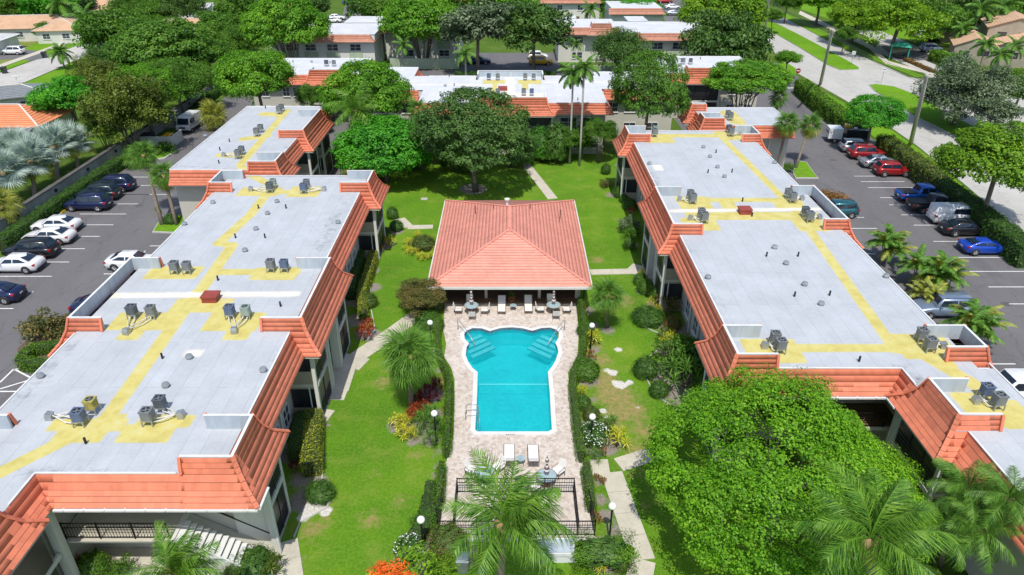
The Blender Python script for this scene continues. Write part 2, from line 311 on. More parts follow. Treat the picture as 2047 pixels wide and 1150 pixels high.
M['deck'] = deckmat('roof_membrane'); M['deckwhite'] = deckmat('roof_membrane_white', (.56, .57, .585), (.42, .42, .42))
def pavemat():
    m, nt, b = newmat('pool_deck_pavers'); tc = nt.nodes.new('ShaderNodeTexCoord')
    v = nt.nodes.new('ShaderNodeTexVoronoi'); v.inputs['Scale'].default_value = 5.5; nt.links.new(tc.outputs['Object'], v.inputs['Vector'])
    sep = nt.nodes.new('ShaderNodeSeparateColor'); nt.links.new(v.outputs['Color'], sep.inputs[0])
    c = ramp(nt, sep.outputs[0], [(.0, (.36, .28, .23)), (.35, (.52, .45, .38)), (.7, (.62, .56, .50)), (1, (.48, .40, .33))])
    ve = nt.nodes.new('ShaderNodeTexVoronoi'); ve.feature = 'DISTANCE_TO_EDGE'; ve.inputs['Scale'].default_value = 5.5; nt.links.new(tc.outputs['Object'], ve.inputs['Vector'])
    j = ramp(nt, ve.outputs['Distance'], [(.0, (1, 1, 1)), (.06, (0, 0, 0))]); c = mix(nt, math_(nt, 'MULTIPLY', j, .45), c, (.30, .25, .21))
    c = mix(nt, .3, c, ramp(nt, noise(nt, .6, 5), [(.3, (.44, .36, .30)), (.7, (.66, .60, .54))])); nt.links.new(c, b.inputs['Base Color']); b.inputs['Roughness'].default_value = .85
    bump(nt, b, ve.outputs['Distance'], .3, .01); return m
M['pavers'] = pavemat()
def watermat():
    m, nt, b = newmat('pool_water'); c = mix(nt, .35, ramp(nt, noise(nt, .45, 4), [(.3, (.0, .36, .42)), (.7, (.0, .50, .54))]), ramp(nt, noise(nt, 4.5, 5, .7), [(.38, (.0, .30, .38)), (.62, (.02, .62, .64))]))  # finer noise paints caustic light ripples into the water colour
    nt.links.new(c, b.inputs['Base Color']); b.inputs['Roughness'].default_value = .05; b.inputs['Transmission Weight'].default_value = .0
    b.inputs['Specular IOR Level'].default_value = .25; b.inputs['Alpha'].default_value = .5; bump(nt, b, noise(nt, 3.5, 4), .12, .03); return m
M['water'] = watermat(); M['poolshell'] = PM('pool_plaster', (.03, .62, .66), .06, 1, .6); M['pooltile'] = PM('waterline_tile', (.02, .16, .26), .5, 7, .3)
M['steppale'] = PM('pool_step_plaster', (.16, .66, .68), .06, 1, .6); M['poolline'] = PM('pool_line', (.22, .74, .74), .05, 1, .6)
# ---------------------------------------------------------------- tiled mansard roofs
PROF = [(0.0, 5.3), (.55, 5.85), (.9, 6.5), (1.12, 7.3)]
def prof_pts(level):
    a = [PROF[0], PROF[1], PROF[2]]; out = []
    def walk(p, q, n): return [(p[0] + (q[0] - p[0]) * i / n, p[1] + (q[1] - p[1]) * i / n) for i in range(n)]
    out = walk(PROF[0], PROF[1], 3)[:3]; out += walk(PROF[1], PROF[2], 2)
    if level: out += walk(PROF[2], PROF[3], 3) + [PROF[3]]
    else: out.append(PROF[2])
    return out
TILE_MESH = {}
def tile_mesh(mat):
    if mat.name not in TILE_MESH:
        b = MB(); T = .016     # unit tile: x 0..1 along the eave, y 0..1 up the slope, z normal
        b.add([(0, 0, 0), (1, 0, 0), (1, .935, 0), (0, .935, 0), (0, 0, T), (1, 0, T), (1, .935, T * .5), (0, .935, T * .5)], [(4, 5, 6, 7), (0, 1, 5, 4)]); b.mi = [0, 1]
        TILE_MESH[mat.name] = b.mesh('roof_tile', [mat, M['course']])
    return TILE_MESH[mat.name]
class Mansard:
    """tiled strips around an eave line; each tile is its own solid with a lifted lower edge and open joints"""
    def __init__(s, parent, mat, tw=.275, budget=0, near=None):
        s.V = []; s.Q = []; s.MI = []; s.parent = parent; s.mat = mat; s.u = MB(); s.tw = tw; s.budget = budget; s.near = near; s.cap = MB(); s.cand = []
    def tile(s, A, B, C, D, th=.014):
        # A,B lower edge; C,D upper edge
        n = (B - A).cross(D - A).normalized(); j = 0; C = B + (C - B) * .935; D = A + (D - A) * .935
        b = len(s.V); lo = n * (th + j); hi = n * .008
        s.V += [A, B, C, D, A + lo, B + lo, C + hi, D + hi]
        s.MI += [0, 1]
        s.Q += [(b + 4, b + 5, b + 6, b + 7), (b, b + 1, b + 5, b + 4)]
    def strip(s, P0, P1, m0, m1, level, dz=0.0, prof=None, up=None):
        P0 = Vector((*P0, 0)); P1 = Vector((*P1, 0)); L = (P1 - P0).length; d = (P1 - P0) / L; n = Vector((-d.y, d.x, 0))
        pr = prof or prof_pts(level)
        def pt(u, o, z): return P0 + d * u + n * o + Vector((0, 0, z + dz))
        for i in range(len(pr) - 1):
            (oa, za), (ob, zb) = pr[i], pr[i + 1]; x0a, x1a, x0b, x1b = m0 * oa, L + m1 * oa, m0 * ob, L + m1 * ob
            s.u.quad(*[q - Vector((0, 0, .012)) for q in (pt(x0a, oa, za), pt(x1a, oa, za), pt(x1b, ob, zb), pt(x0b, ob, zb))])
            lo, hi = min(x0a, x0b), max(x1a, x1b); u = lo - (s.tw / 2 if i % 2 else 0); g = .0
            while u < hi:
                a0, a1 = max(u + g, x0a), min(u + s.tw - g, x1a); b0, b1 = max(u + g, x0b), min(u + s.tw - g, x1b)
                full = a0 == u + g and b0 == a0 and a1 == u + s.tw - g and b1 == a1
                if a1 > a0 + .01 or b1 > b0 + .01:
                    a1 = max(a1, a0); b1 = max(b1, b0)
                    A, B, C, D = pt(a0, oa, za), pt(a1, oa, za), pt(b1, ob, zb), pt(b0, ob, zb)
                    if s.budget and full: s.cand.append((A, B, C, D))
                    else: s.tile(A, B, C, D)
                u += s.tw
    def path(s, pts, level, closed=False, ends=(0, 0)):
        n = len(pts); segs = n if closed else n - 1
        def turn(i):
            a, b, c = [Vector(pts[(i + k) % n]) for k in (-1, 0, 1)]; u, v = b - a, c - b; cr = u.x * v.y - u.y * v.x
            return 0 if abs(cr) < 1e-6 else (1 if cr > 0 else -1)
        for i in range(segs):
            m0 = turn(i) if (closed or i > 0) else ends[0]; m1 = -turn(i + 1) if (closed or i < segs - 1) else ends[1]
            s.strip(pts[i], pts[(i + 1) % n], m0, m1, level)
    def hipcap(s, corner, dirv, level, prof=None):
        pr = prof or prof_pts(level); c = Vector((*corner, 0)); dv = Vector((*dirv, 0))
        for (oa, za), (ob, zb) in zip(pr[:-1], pr[1:]):
            A = c + dv * oa + Vector((0, 0, za + .05)); B = c + dv * ob + Vector((0, 0, zb + .035)); MB().bar(A, A + (B - A) * .97, .22, .06).build('hip_tile', s.mat, s.parent)
    def done(s):
        if s.budget and s.near is not None:
            q = Vector(s.near); s.cand.sort(key=lambda t: (t[0] - q).length)
            me = tile_mesh(s.mat)
            for k, (A, B, C, D) in enumerate(s.cand):
                if k < s.budget:
                    x = B - A; y = D - A; z = x.cross(y).normalized()
                    o = bpy.data.objects.new('roof_tile', me); COL.objects.link(o); o.parent = s.parent
                    o.matrix_local = Matrix(((x.x, y.x, z.x, A.x), (x.y, y.y, z.y, A.y), (x.z, y.z, z.z, A.z ), (0, 0, 0, 1)))
                else: s.tile(A, B, C, D)
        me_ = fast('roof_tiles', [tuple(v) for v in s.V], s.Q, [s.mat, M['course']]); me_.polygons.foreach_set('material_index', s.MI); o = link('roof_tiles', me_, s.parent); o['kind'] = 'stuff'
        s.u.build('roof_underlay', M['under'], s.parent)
        if s.cap.v: s.cap.build('hip_tiles', s.mat, s.parent)

def window(parent, p, axis, w, h, bars=1, mat='glass', fr='frame'):
    """p = centre on the wall plane, axis = outward unit (x, y)"""
    key = ('win', round(w, 2), round(h, 2), bars, fr)
    if key not in TILE_MESH:
        b = MB(); t = .07
        for a in ((-w / 2 - t, w / 2 + t, h / 2, h / 2 + t), (-w / 2 - t, w / 2 + t, -h / 2 - t, -h / 2), (-w / 2 - t, -w / 2, -h / 2, h / 2), (w / 2, w / 2 + t, -h / 2, h / 2)): b.box(a[0], a[1], -.06, .03, a[2], a[3])
        for i in range(bars): x = -w / 2 + w * (i + 1) / (bars + 1); b.box(x - .025, x + .025, -.045, .02, -h / 2, h / 2)
        b.box(-w / 2, w / 2, -.04, .018, -.02, .02); b.box(-w / 2 - .12, w / 2 + .12, -.11, .02, -h / 2 - .14, -h / 2 - t)
        g = MB().box(-w / 2, w / 2, -.012, .01, -h / 2, h / 2)
        TILE_MESH[key] = (b.mesh('window', M[fr]), g.mesh('pane', M['glass']))
    rz = math.atan2(axis[1], axis[0]) + math.pi / 2
    o = link('window', TILE_MESH[key][0], parent, p, (0, 0, rz)); link('pane', TILE_MESH[key][1], o, m=M[mat]); return o
def slab(parent, name, x0, x1, y0, y1, z0, z1, mat, **k):
    return MB().box(x0, x1, y0, y1, z0, z1).build(name, M[mat], parent, **k)
UNIT = {}
def unit(name, mat):
    k = name + mat
    if k not in UNIT: UNIT[k] = MB().box(-.5, .5, -.5, .5, -.5, .5).mesh(name, M[mat])
    return UNIT[k]
def ubox(parent, name, x0, x1, y0, y1, z0, z1, mat):
    return link(name, unit(name, mat), parent, ((x0 + x1) / 2, (y0 + y1) / 2, (z0 + z1) / 2), (0, 0, 0), (x1 - x0, y1 - y0, z1 - z0))

def deck_sheet(parent, x0, x1, y0, y1, z, yellow=(), pale=(), stain=(), mat='deck', res=.16):
    nx = max(2, int((x1 - x0) / res)); ny = max(2, int((y1 - y0) / res))
    X, Y = np.meshgrid(np.linspace(x0, x1, nx + 1), np.linspace(y0, y1, ny + 1)); V = np.stack([X.ravel(), Y.ravel(), np.full(X.size, z)], 1)
    i = np.arange(nx * ny); r = i // nx; c = i % nx; a = r * (nx + 1) + c; Q = np.stack([a, a + 1, a + nx + 2, a + nx + 1], 1)
    me = fast('roof_deck', V, Q, M[mat])
    def field(shapes, soft):
        f = np.zeros(X.size)
        for sh in shapes:      # ((xa, ya), (xb, yb), half-width) capsule-box, or (x0, x1, y0, y1) rectangle
            if len(sh) == 3:
                (ax, ay), (bx, by), w = sh; dx, dy = bx - ax, by - ay; L2 = dx * dx + dy * dy
                t = np.clip(((V[:, 0] - ax) * dx + (V[:, 1] - ay) * dy) / L2, 0, 1); d = np.hypot(V[:, 0] - ax - t * dx, V[:, 1] - ay - t * dy) - w
            else:
                d = np.maximum(np.maximum(sh[0] - V[:, 0], V[:, 0] - sh[1]), np.maximum(sh[2] - V[:, 1], V[:, 1] - sh[3]))
            f = np.maximum(f, np.clip(.5 - d / soft, 0, 1))
        return f
    for n, s_, so_ in (('yellow', yellow, .34), ('pale', pale, .2), ('stain', stain, 2.2)):
        at_ = me.attributes.new(n, 'FLOAT', 'POINT'); at_.data.foreach_set('value', field(s_, so_).astype(np.float32))
    o = bpy.data.objects.new('roof_deck', me); COL.objects.link(o); o.parent = parent; return o

def block(parent, ms, xin, xe, y0, y1, caps=True, sides='seN'):
    """raised tiled parapet round a projecting bay: a U of tile slopes with a grey membrane wall inside.
       xe = outer eave, xin = inner end; works for bays facing +X (xe > xin) and -X."""
    p = [(xin, y0), (xe, y0), (xe, y1), (xin, y1)] if xe > xin else [(xin, y1), (xe, y1), (xe, y0), (xin, y0)]
    ms.path(p, 1); sg = 1 if xe > xin else -1
    if caps: ms.hipcap((xe, y0), (-sg, 1), 1); ms.hipcap((xe, y1), (-sg, -1), 1)
    r = PROF[3][0]; xt = xe - sg * r; zt = 7.3
    w = MB()                                     # inner membrane wall
    a, b_ = sorted((xin, xt)); t = .1
    w.box(a, b_, y0 + r - .02, y0 + r + t, 6.4, zt - .01); w.box(a, b_, y1 - r - t, y1 - r + .02, 6.4, zt - .01)
    xa, xb = sorted((xt, xt - sg * t)); w.box(xa, xb, y0 + r + t, y1 - r - t, 6.4, zt - .012); w.build('parapet_wall', M['greypanel'], parent)
    c = MB()
    c.box(a - .03, b_ + .03, y0 + r - .02, y0 + r + t + .01, zt, zt + .03); c.box(a - .03, b_ + .03, y1 - r - t - .01, y1 - r + .02, zt, zt + .03)
    c.box(xa - .02, xb + .02, y0 + r + t + .01, y1 - r - t - .01, zt, zt + .03); c.build('parapet_cap', M['white'], parent)
    for yy, s2 in ((y0, 1), (y1, -1)): MB().bar((xin, yy + s2 * .86, 6.52), (xin, yy + s2 * 1.06, 7.3), .14, .14).build('end_tile', ms.mat, parent)
    s_ = MB(); xa, xb = sorted((xin, xe - sg * .03)); s_.box(xa, xb, y0 + .03, y1 - .03, 5.16, 5.285); s_.build('soffit', M['cream'], parent)

def edge_cap(parent, segs, z=6.5):
    for (x0, y0), (x1, y1) in segs: MB().bar((x0, y0, z + .03), (x1, y1, z + .02), .09, .06).build('roof_edge_trim', M['white'], parent)

def porch(parent, xs, xw, ya, yb, panels=2, endlow=True):
    """screened two-storey porch bay: xs = outer plane, xw = house wall, camera looks from -Y"""
    sg = 1 if xs > xw else -1
    def bx(name, a, b, *r): a, b = sorted((a, b)); return ubox(parent, name, a, b, *r)
    bx('porch_floor', xs - sg * .02, xw, ya + .02, yb - .02, 2.6, 2.82, 'cream'); bx('porch_floor', xs, xw, ya + .02, yb - .02, 0.02, .1, 'kerb')
    bx('porch_wall', xw + sg * .05, xw - sg * .1, ya, yb, .1, 5.15, 'tan')
    for y in (ya, yb - .22): bx('post', xs, xs - sg * .22, y, y + .22, 0, 5.15, 'creamlight')
    bx('rail_beam', xs + sg * .03, xs - sg * .08, ya + .22, yb - .22, 2.52, 2.78, 'creamlight')
    n = panels
    for z0, z1 in ((.12, 2.5), (2.84, 5.14)):
        for i in range(n):
            y0 = ya + .22 + (yb - ya - .44) * i / n; y1 = ya + .22 + (yb - ya - .44) * (i + 1) / n
            bx('screen', xs - sg * .05, xs - sg * .1, y0 + .03, y1 - .03, z0, z1, 'screen')
            if i: bx('mullion', xs - sg * .01, xs - sg * .09, y0 - .03, y0 + .03, z0, z1, 'darkframe')
        for k in range(4): bx('rail', xs - sg * .012, xs - sg * .045, ya + .25, yb - .25, z0 + .22 + .22 * k, z0 + .25 + .22 * k, 'darkframe')
    xa, xb = xw, xs - sg * .22
    bx('end_panel', xa, xb, ya + .03, ya + .13, 2.84, 3.75, 'tan'); bx('end_panel', xa, xb, ya + .03, ya + .13, .1, 1.0, 'tan')
    bx('screen', xa, xb, ya + .06, ya + .1, 3.75, 5.14, 'screen'); bx('screen', xa, xb, ya + .06, ya + .1, 1.0, 2.6, 'screen')
    bx('mullion', xb - sg * .35, xb - sg * .28, ya + .02, ya + .12, 1.0, 2.6, 'frame'); bx('mullion', xa, xb, ya + .03, ya + .12, 2.46, 2.6, 'tan')
    bx('porch_wall', xa, xb, yb - .13, yb - .03, .1, 5.14, 'tan')

def entry(parent, xs, xw, ya, yb):
    sg = 1 if xs > xw else -1
    def bx(name, a, b, *r): a, b = sorted((a, b)); return ubox(parent, name, a, b, *r)
    for y in (ya + .15, yb - .5): bx('column', xs + sg * .03, xs - sg * .55, y, y + .34, 0, 5.15, 'creamlight')
    bx('entry_wall', xw + sg * .4, xw, ya, yb, 0, 5.15, 'cream'); bx('landing', xs - sg * .5, xw, ya + .5, yb - .5, 2.6, 2.78, 'cream')
    bx('landing', xs + sg * 1.0, xw, ya, yb, .01, .07, 'concrete')
    n = 9
    for i in range(n): bx('stair_tread', xw + sg * .5, xs - sg * .65, ya + .55 + i * .16, ya + .75 + i * .16, .25 + i * .28, .31 + i * .28, 'creamlight')
def gutter(parent, a, b, z=5.24, off=(0, 0)):
    g = MB().bar((a[0], a[1], z), (b[0], b[1], z), .11, .1); o = g.build('gutter', M['frame'], parent)
    L = math.hypot(b[0] - a[0], b[1] - a[1]); n = int(L / .9); c = MB()
    for i in range(n): t = (i + .5) / n; x = a[0] + (b[0] - a[0]) * t; y = a[1] + (b[1] - a[1]) * t; c.box(x - .03, x + .03, y - .09, y + .09, z + .02, z + .075)
    c.build('gutter_strap', M['frame'], parent)

def railing(name, a, b, z, h=1.05, parent=None, step=.13, mat='iron', midr=True, **k):
    a = Vector((*a, z)); b = Vector((*b, z)); L = (b - a).length; d = (b - a) / L; n = max(1, int(round(L / 1.8))); m = max(2, int(L / step))
    r = parent if parent else empty(name, a, **k); off = Vector((0, 0, 0)) if parent else -a
    up = Vector((0, 0, 1)); top = MB().bar(a + up * h + off, b + up * h + off, .05, .04).bar(a + up * .12 + off, b + up * .12 + off, .035, .03)
    if midr: top.bar(a + up * (h - .28) + off, b + up * (h - .28) + off, .03, .03)
    top.build('rail', M[mat], r)
    for i in range(n + 1): p = a + d * L * i / n + off; MB().bar(p, p + up * (h + .05), .055).build('rail_post', M[mat], r)
    bl = MB()
    for i in range(1, m): p = a + d * L * i / m + off; bl.bar(p + up * .12, p + up * h, .018)
    o = bl.build('balusters', M[mat], r); o['kind'] = 'stuff'; return r

def base(parent, x0, x1, y0, y1, z=0, mat='cream', top=5.25): return ubox(parent, 'wall', x0, x1, y0, y1, z, top, mat)

# ================================================================ LEFT BUILDING
A = empty('apartment_building', (0, 0, 0), label='long two storey building with grey flat roof and orange tile edges left of the pool', cat='building')
XR, XB, XL, XLB = -12.0, -11.1, -26.3, -26.95
ms = Mansard(A, M['tile'], budget=300, near=(-16, 22, 5))
ms.path([(-20.17, 10), (-20.17, 22.6), (XR, 22.6), (XR, 61.3)], 0, ends=(0, 0)); ms.path([(XL, 61.3), (XL, 24)], 0)
for y0, y1 in ((22.56, 27.7), (34.25, 44.3), (56.4, 61.6)): block(A, ms, -14.55, XB, y0, y1)
for y0, y1 in ((22.9, 27.7), (34.25, 44.3), (56.4, 61.6)): block(A, ms, -23.9, XLB, y0, y1)
# raised bay on the wing that runs towards the camera
block(A, ms, -22.9, -19.9, 13.0, 21.9)
ms.done()
AY = [((-19.4, 61.2), (-17.9, 57.2), .38), ((-17.9, 57.2), (-19.4, 44.2), .42), ((-19.4, 44.2), (-20.6, 44.2), .55), ((-18.4, 41.6), (-20.7, 44.4), .5), ((-18.9, 44.0), (-18.9, 33), .42), ((-18.9, 36.4), (-18.9, 26.4), .45), ((-18.9, 26.4), (-24.5, 23.2), .5)]
def atd(px, py): return at(px, py, 6.5)
def pads(*q):      # rectangles of coating given by their left, right, far and near edges
    out = []
    for x0, x1, y0, y1 in q:
        ya, yb = atd(0, y0)[1], atd(0, y1)[1]; ym = (y0 + y1) / 2; out.append((atd(x0, ym)[0], atd(x1, ym)[0], yb, ya))
    return out
def line(pts, w): return [(atd(*pts[i]), atd(*pts[i + 1]), w) for i in range(len(pts) - 1)]
AY = line([(492, 345), (545, 372), (500, 430), (437, 487)], .42) + line([(437, 487), (465, 490), (400, 582)], .42) + line([(395, 583), (215, 835), (150, 870), (0, 945)], .42)
AY += pads((295, 400, 533, 558), (425, 600, 538, 550), (505, 595, 535, 560), (225, 345, 625, 660), (240, 285, 655, 680), (412, 522, 625, 662), (450, 500, 655, 680), (345, 460, 597, 625), (100, 250, 838, 862), (110, 210, 855, 885), (275, 385, 830, 855), (240, 345, 848, 885), (200, 250, 828, 845), (478, 560, 375, 392), (578, 640, 373, 394), (560, 590, 380, 388))
AP = line([(215, 591), (590, 588)], .33) + [(*(atd(367, 711)[0], atd(401, 711)[0]), atd(0, 713)[1], atd(0, 700)[1])]
AS = line([(640, 500), (665, 440)], .6) + line([(690, 400), (640, 510)], .25) + line([(40, 800), (140, 690)], .35) + line([(10, 935), (60, 950), (200, 940)], .45) + line([(560, 720), (590, 680)], .3) + line([(400, 345), (480, 348)], .5)
deck_sheet(A, XL + .88, XR - .88, 23.48, 61.3, 6.5, AY, AP, AS)
deck_sheet(A, -33, -21.05, 9, 23.48, 6.5, AY, AP, AS)
edge_cap(A, [((XR - .9, 27.2), (XR - .9, 34.9)), ((XR - .9, 44.1), (XR - .9, 57)), ((-21.07, 23.5), (-14.8, 23.5)), ((-21.07, 21.6), (-21.07, 23.5)), ((XL + .9, 27.2), (XL + .9, 34.9)), ((XL + .9, 44), (XL + .9, 57)), ((-24.1, 61.3), (-14.2, 61.3))])
slab(A, 'roof_slab', XL + 1, XR - 1, 23.6, 61.25, 5.3, 6.47, 'white'); slab(A, 'roof_slab', -33, -21.2, 9, 23.6, 5.3, 6.47, 'white')
slab(A, 'soffit', XL + .05, XR - .05, 22.65, 61.25, 5.2, 5.298, 'creamlight'); slab(A, 'soffit', -33, -20.22, 9, 22.6, 5.2, 5.298, 'creamlight')
base(A, -25.6, -13.5, 25.0, 61.2); base(A, -33, -21.0, 9, 25.0)
slab(A, 'party_wall', -24.0, -13.2, 61.2, 61.45, 0, 6.5, 'cream')
for ya, yb, n in ((25.02, 27.5, 2), (34.9, 37.9, 2), (41.0, 43.7, 2), (57.1, 60.9, 3)): porch(A, -11.75, -13.5, ya, yb, n)
entry(A, -11.75, -13.5, 37.9, 41.0)
for y in (29.2, 31.6, 33.6, 46.6, 49.6, 52.6, 54.8):
    for z in (1.45, 4.05):
        window(A, (-13.49, y, z), (1, 0), 1.0, 1.25); ubox(A, 'pilaster', -13.5, -13.38, y - 1.15, y - .95, 0, 5.2, 'creamlight')
gutter(A, (-20.1, 22.53), (-11.1, 22.53)); gutter(A, (-11.04, 22.6), (-11.04, 23.9))
# gallery and stair under the near eave
ubox(A, 'gallery_floor', -20.9, -15.6, 23.1, 25.0, 2.55, 2.75, 'creamlight'); ubox(A, 'gallery_paving', -20.8, -15.8, 23.0, 24.98, 2.75, 2.762, 'concrete')
ubox(A, 'ground_paving', -20.9, -11.2, 22.2, 24.98, .0, .05, 'concrete')
railing('r', (-20.6, 23.16), (-15.8, 23.16), 2.76, 1.0, A, step=.14)
window(A, (-17.0, 24.99, 4.1), (0, -1), 1.3, 1.3, 0, 'glass', 'darkframe'); slab(A, 'door', -17.6, -16.8, 24.93, 24.99, .05, 2.1, 'timber')
slab(A, 'fire_extinguisher', -18.2, -18.0, 24.85, 24.98, 1.1, 1.6, 'redmetal')
for i in range(15):
    x = -15.6 + i * .27; z = 2.6 - i * .172
    ubox(A, 'stair_tread', x, x + .29, 23.2, 24.35, z, z + .06, 'white')
MB().hexa([(-15.6, 23.12, 2.2), (-15.6, 23.2, 2.2), (-11.5, 23.2, 0), (-11.9, 23.12, 0), (-15.6, 23.12, 2.75), (-15.6, 23.2, 2.75), (-11.5, 23.2, .12), (-11.5, 23.12, .12)]).build('stair_stringer', M['white'], A)
MB().hexa([(-15.6, 24.4, 0), (-15.6, 24.95, 0), (-11.6, 24.95, 0), (-11.6, 24.4, 0), (-15.6, 24.4, 2.5), (-15.6, 24.95, 2.5), (-11.6, 24.95, .1), (-11.6, 24.4, .1)]).build('stair_base', M['cream'], A)
MB().bar((-15.6, 24.9, 3.55), (-11.8, 24.9, 1.1), .06).build('handrail', M['iron'], A)
MB().add([(-15.6, 23.11, 0), (-11.8, 23.11, 0), (-15.6, 23.11, 2.3), (-15.6, 23.19, 0), (-11.8, 23.19, 0), (-15.6, 23.19, 2.3)], [(0, 1, 2), (3, 5, 4), (0, 2, 5, 3), (1, 4, 5, 2)]).build('stair_wall', M['creamlight'], A)
ubox(A, 'column', -11.85, -11.55, 24.7, 25.0, 0, 5.2, 'creamlight'); ubox(A, 'column', -20.75, -20.35, 22.4, 22.8, 0, 5.2, 'creamlight')
ubox(A, 'downpipe', -11.54, -11.44, 24.6, 24.7, 0, 5.2, 'frame')
ubox(A, 'end_wall', -13.5, -11.85, 24.9, 25.0, 0, 5.2, 'creamlight')
for y0 in (17.2, 19.6): ubox(A, 'screen', -20.5, -20.44, y0, y0 + 2.2, .1, 2.5, 'screen'); ubox(A, 'screen', -20.5, -20.44, y0, y0 + 2.2, 2.8, 5.1, 'screen')
ubox(A, 'rail_beam', -20.56, -20.42, 15, 22.3, 2.52, 2.78, 'creamlight')
# ================================================================ RIGHT BUILDING
C = empty('apartment_building', (0, 0, 0), label='long two storey building with grey flat roof and orange tile edges right of the pool', cat='building')
ms = Mansard(C, M['tile'], budget=300, near=(19, 27, 6)); EY = 30.55
ms.path([(11.85, 75.2), (11.85, EY), (20.3, EY), (20.3, 25.5), (21.0, 25.5), (21.0, 10)], 0)
ms.path([(27.05, 10), (27.05, 31.0), (26.2, 31.0), (26.2, 75.2)], 0)
for y0, y1 in ((EY - .04, 35.7), (47.7, 57.6), (70.4, 75.5)): block(C, ms, 14.4, 11.1, y0, y1)
for y0, y1 in ((31.2, 35.7), (48.6, 57.9), (70.4, 75.5)): block(C, ms, 23.9, 26.85 if y0 > 32 else 27.2, y0, y1)
block(C, ms, 23.4, 20.26, 25.46, 30.6)
ms.done()
CY = line([(1430, 262), (1590, 420), (1790, 700)], .36) + line([(1830, 700), (1950, 770), (2060, 850)], .5)
CY += pads((1350, 1600, 396, 404), (1355, 1420, 393, 418), (1440, 1470, 400, 418), (1372, 1640, 424, 440), (1365, 1435, 436, 461), (1590, 1650, 440, 462), (1545, 1605, 396, 418), (1500, 1880, 688, 704), (1490, 1600, 678, 726), (1790, 1905, 668, 718), (1860, 1900, 700, 735), (1915, 2020, 785, 830), (1985, 2060, 800, 858), (1290, 1345, 268, 286), (1340, 1480, 268, 275), (1440, 1490, 255, 280))
CP_ = line([(1345, 422), (1640, 418)], .3) + [(atd(1306, 0)[0] * 0 + atd(1306, 335)[0], atd(1324, 335)[0], atd(0, 341)[1], atd(0, 330)[1])]
CS = line([(1300, 345), (1320, 390)], .5) + line([(1370, 480), (1400, 560)], .22) + line([(1810, 745), (1850, 770)], .6) + line([(1560, 300), (1600, 350)], .2) + line([(1420, 590), (1450, 640)], .25)
deck_sheet(C, 12.73, 25.32, EY + .88, 75.2, 6.5, CY, CP_, CS); deck_sheet(C, 21.86, 26.17, 9, EY + .88, 6.5, CY, CP_, CS)
deck_sheet(C, 21.16, 21.86, 26.3, EY + .88, 6.5, CY, CP_, CS)
edge_cap(C, [((12.75, 35), (12.75, 48.4)), ((12.75, 57), (12.75, 71)), ((14.5, EY + .9), (21.18, EY + .9)), ((21.18, 30), (21.18, EY + .9)), ((21.88, 10), (21.88, 26.2)), ((25.3, 35), (25.3, 48.9)), ((25.3, 57.5), (25.3, 71)), ((26.15, 10), (26.15, 31.9)), ((14.2, 75.2), (24, 75.2))])
slab(C, 'roof_slab', 12.85, 25.2, EY + 1, 75.15, 5.3, 6.47, 'white'); slab(C, 'roof_slab', 22.0, 26.0, 9, EY + 1, 5.3, 6.47, 'white')
slab(C, 'soffit', 11.9, 26.15, EY + .05, 75.15, 5.2, 5.298, 'creamlight'); slab(C, 'soffit', 21.05, 27.0, 9, EY, 5.2, 5.298, 'creamlight')
base(C, 13.5, 25.5, 33.2, 75.1); base(C, 22.3, 26.4, 9, 33.2)
slab(C, 'party_wall', 13.2, 24.4, 75.1, 75.3, 0, 6.5, 'cream')
for ya, yb, n in ((31.3, 35.1, 3), (48.3, 51.0, 2), (54.2, 57.0, 2), (71.1, 74.9, 3)): porch(C, 11.75, 13.5, ya, yb, n)
entry(C, 11.75, 13.5, 51.0, 54.2)
porch(C, 20.9, 22.3, 25.9, 30.0, 3)
ubox(C, 'column', 20.85, 21.2, 29.95, 30.35, 0, 5.2, 'creamlight'); ubox(C, 'end_wall', 21.2, 22.3, 30.1, 30.3, 0, 5.2, 'tan')
for y in (38.2, 41.0, 43.8, 46.3, 60, 63, 66, 68.8):
    for z in (1.45, 4.05): window(C, (13.49, y, z), (-1, 0), 1.0, 1.25); ubox(C, 'pilaster', 13.38, 13.5, y - 1.15, y - .95, 0, 5.2, 'creamlight')
gutter(C, (14, EY - .07), (20.2, EY - .07)); gutter(C, (20.24, EY - .1), (20.24, 29.6))
ubox(C, 'gallery_floor', 14.5, 22.0, 31.0, 33.2, 2.55, 2.75, 'cream'); ubox(C, 'gallery_paving', 14.5, 22.0, 31.1, 33.18, 2.75, 2.765, 'timber')
railing('r', (15, 31.05), (20.9, 31.05), 2.76, 1.0, C, step=.14)
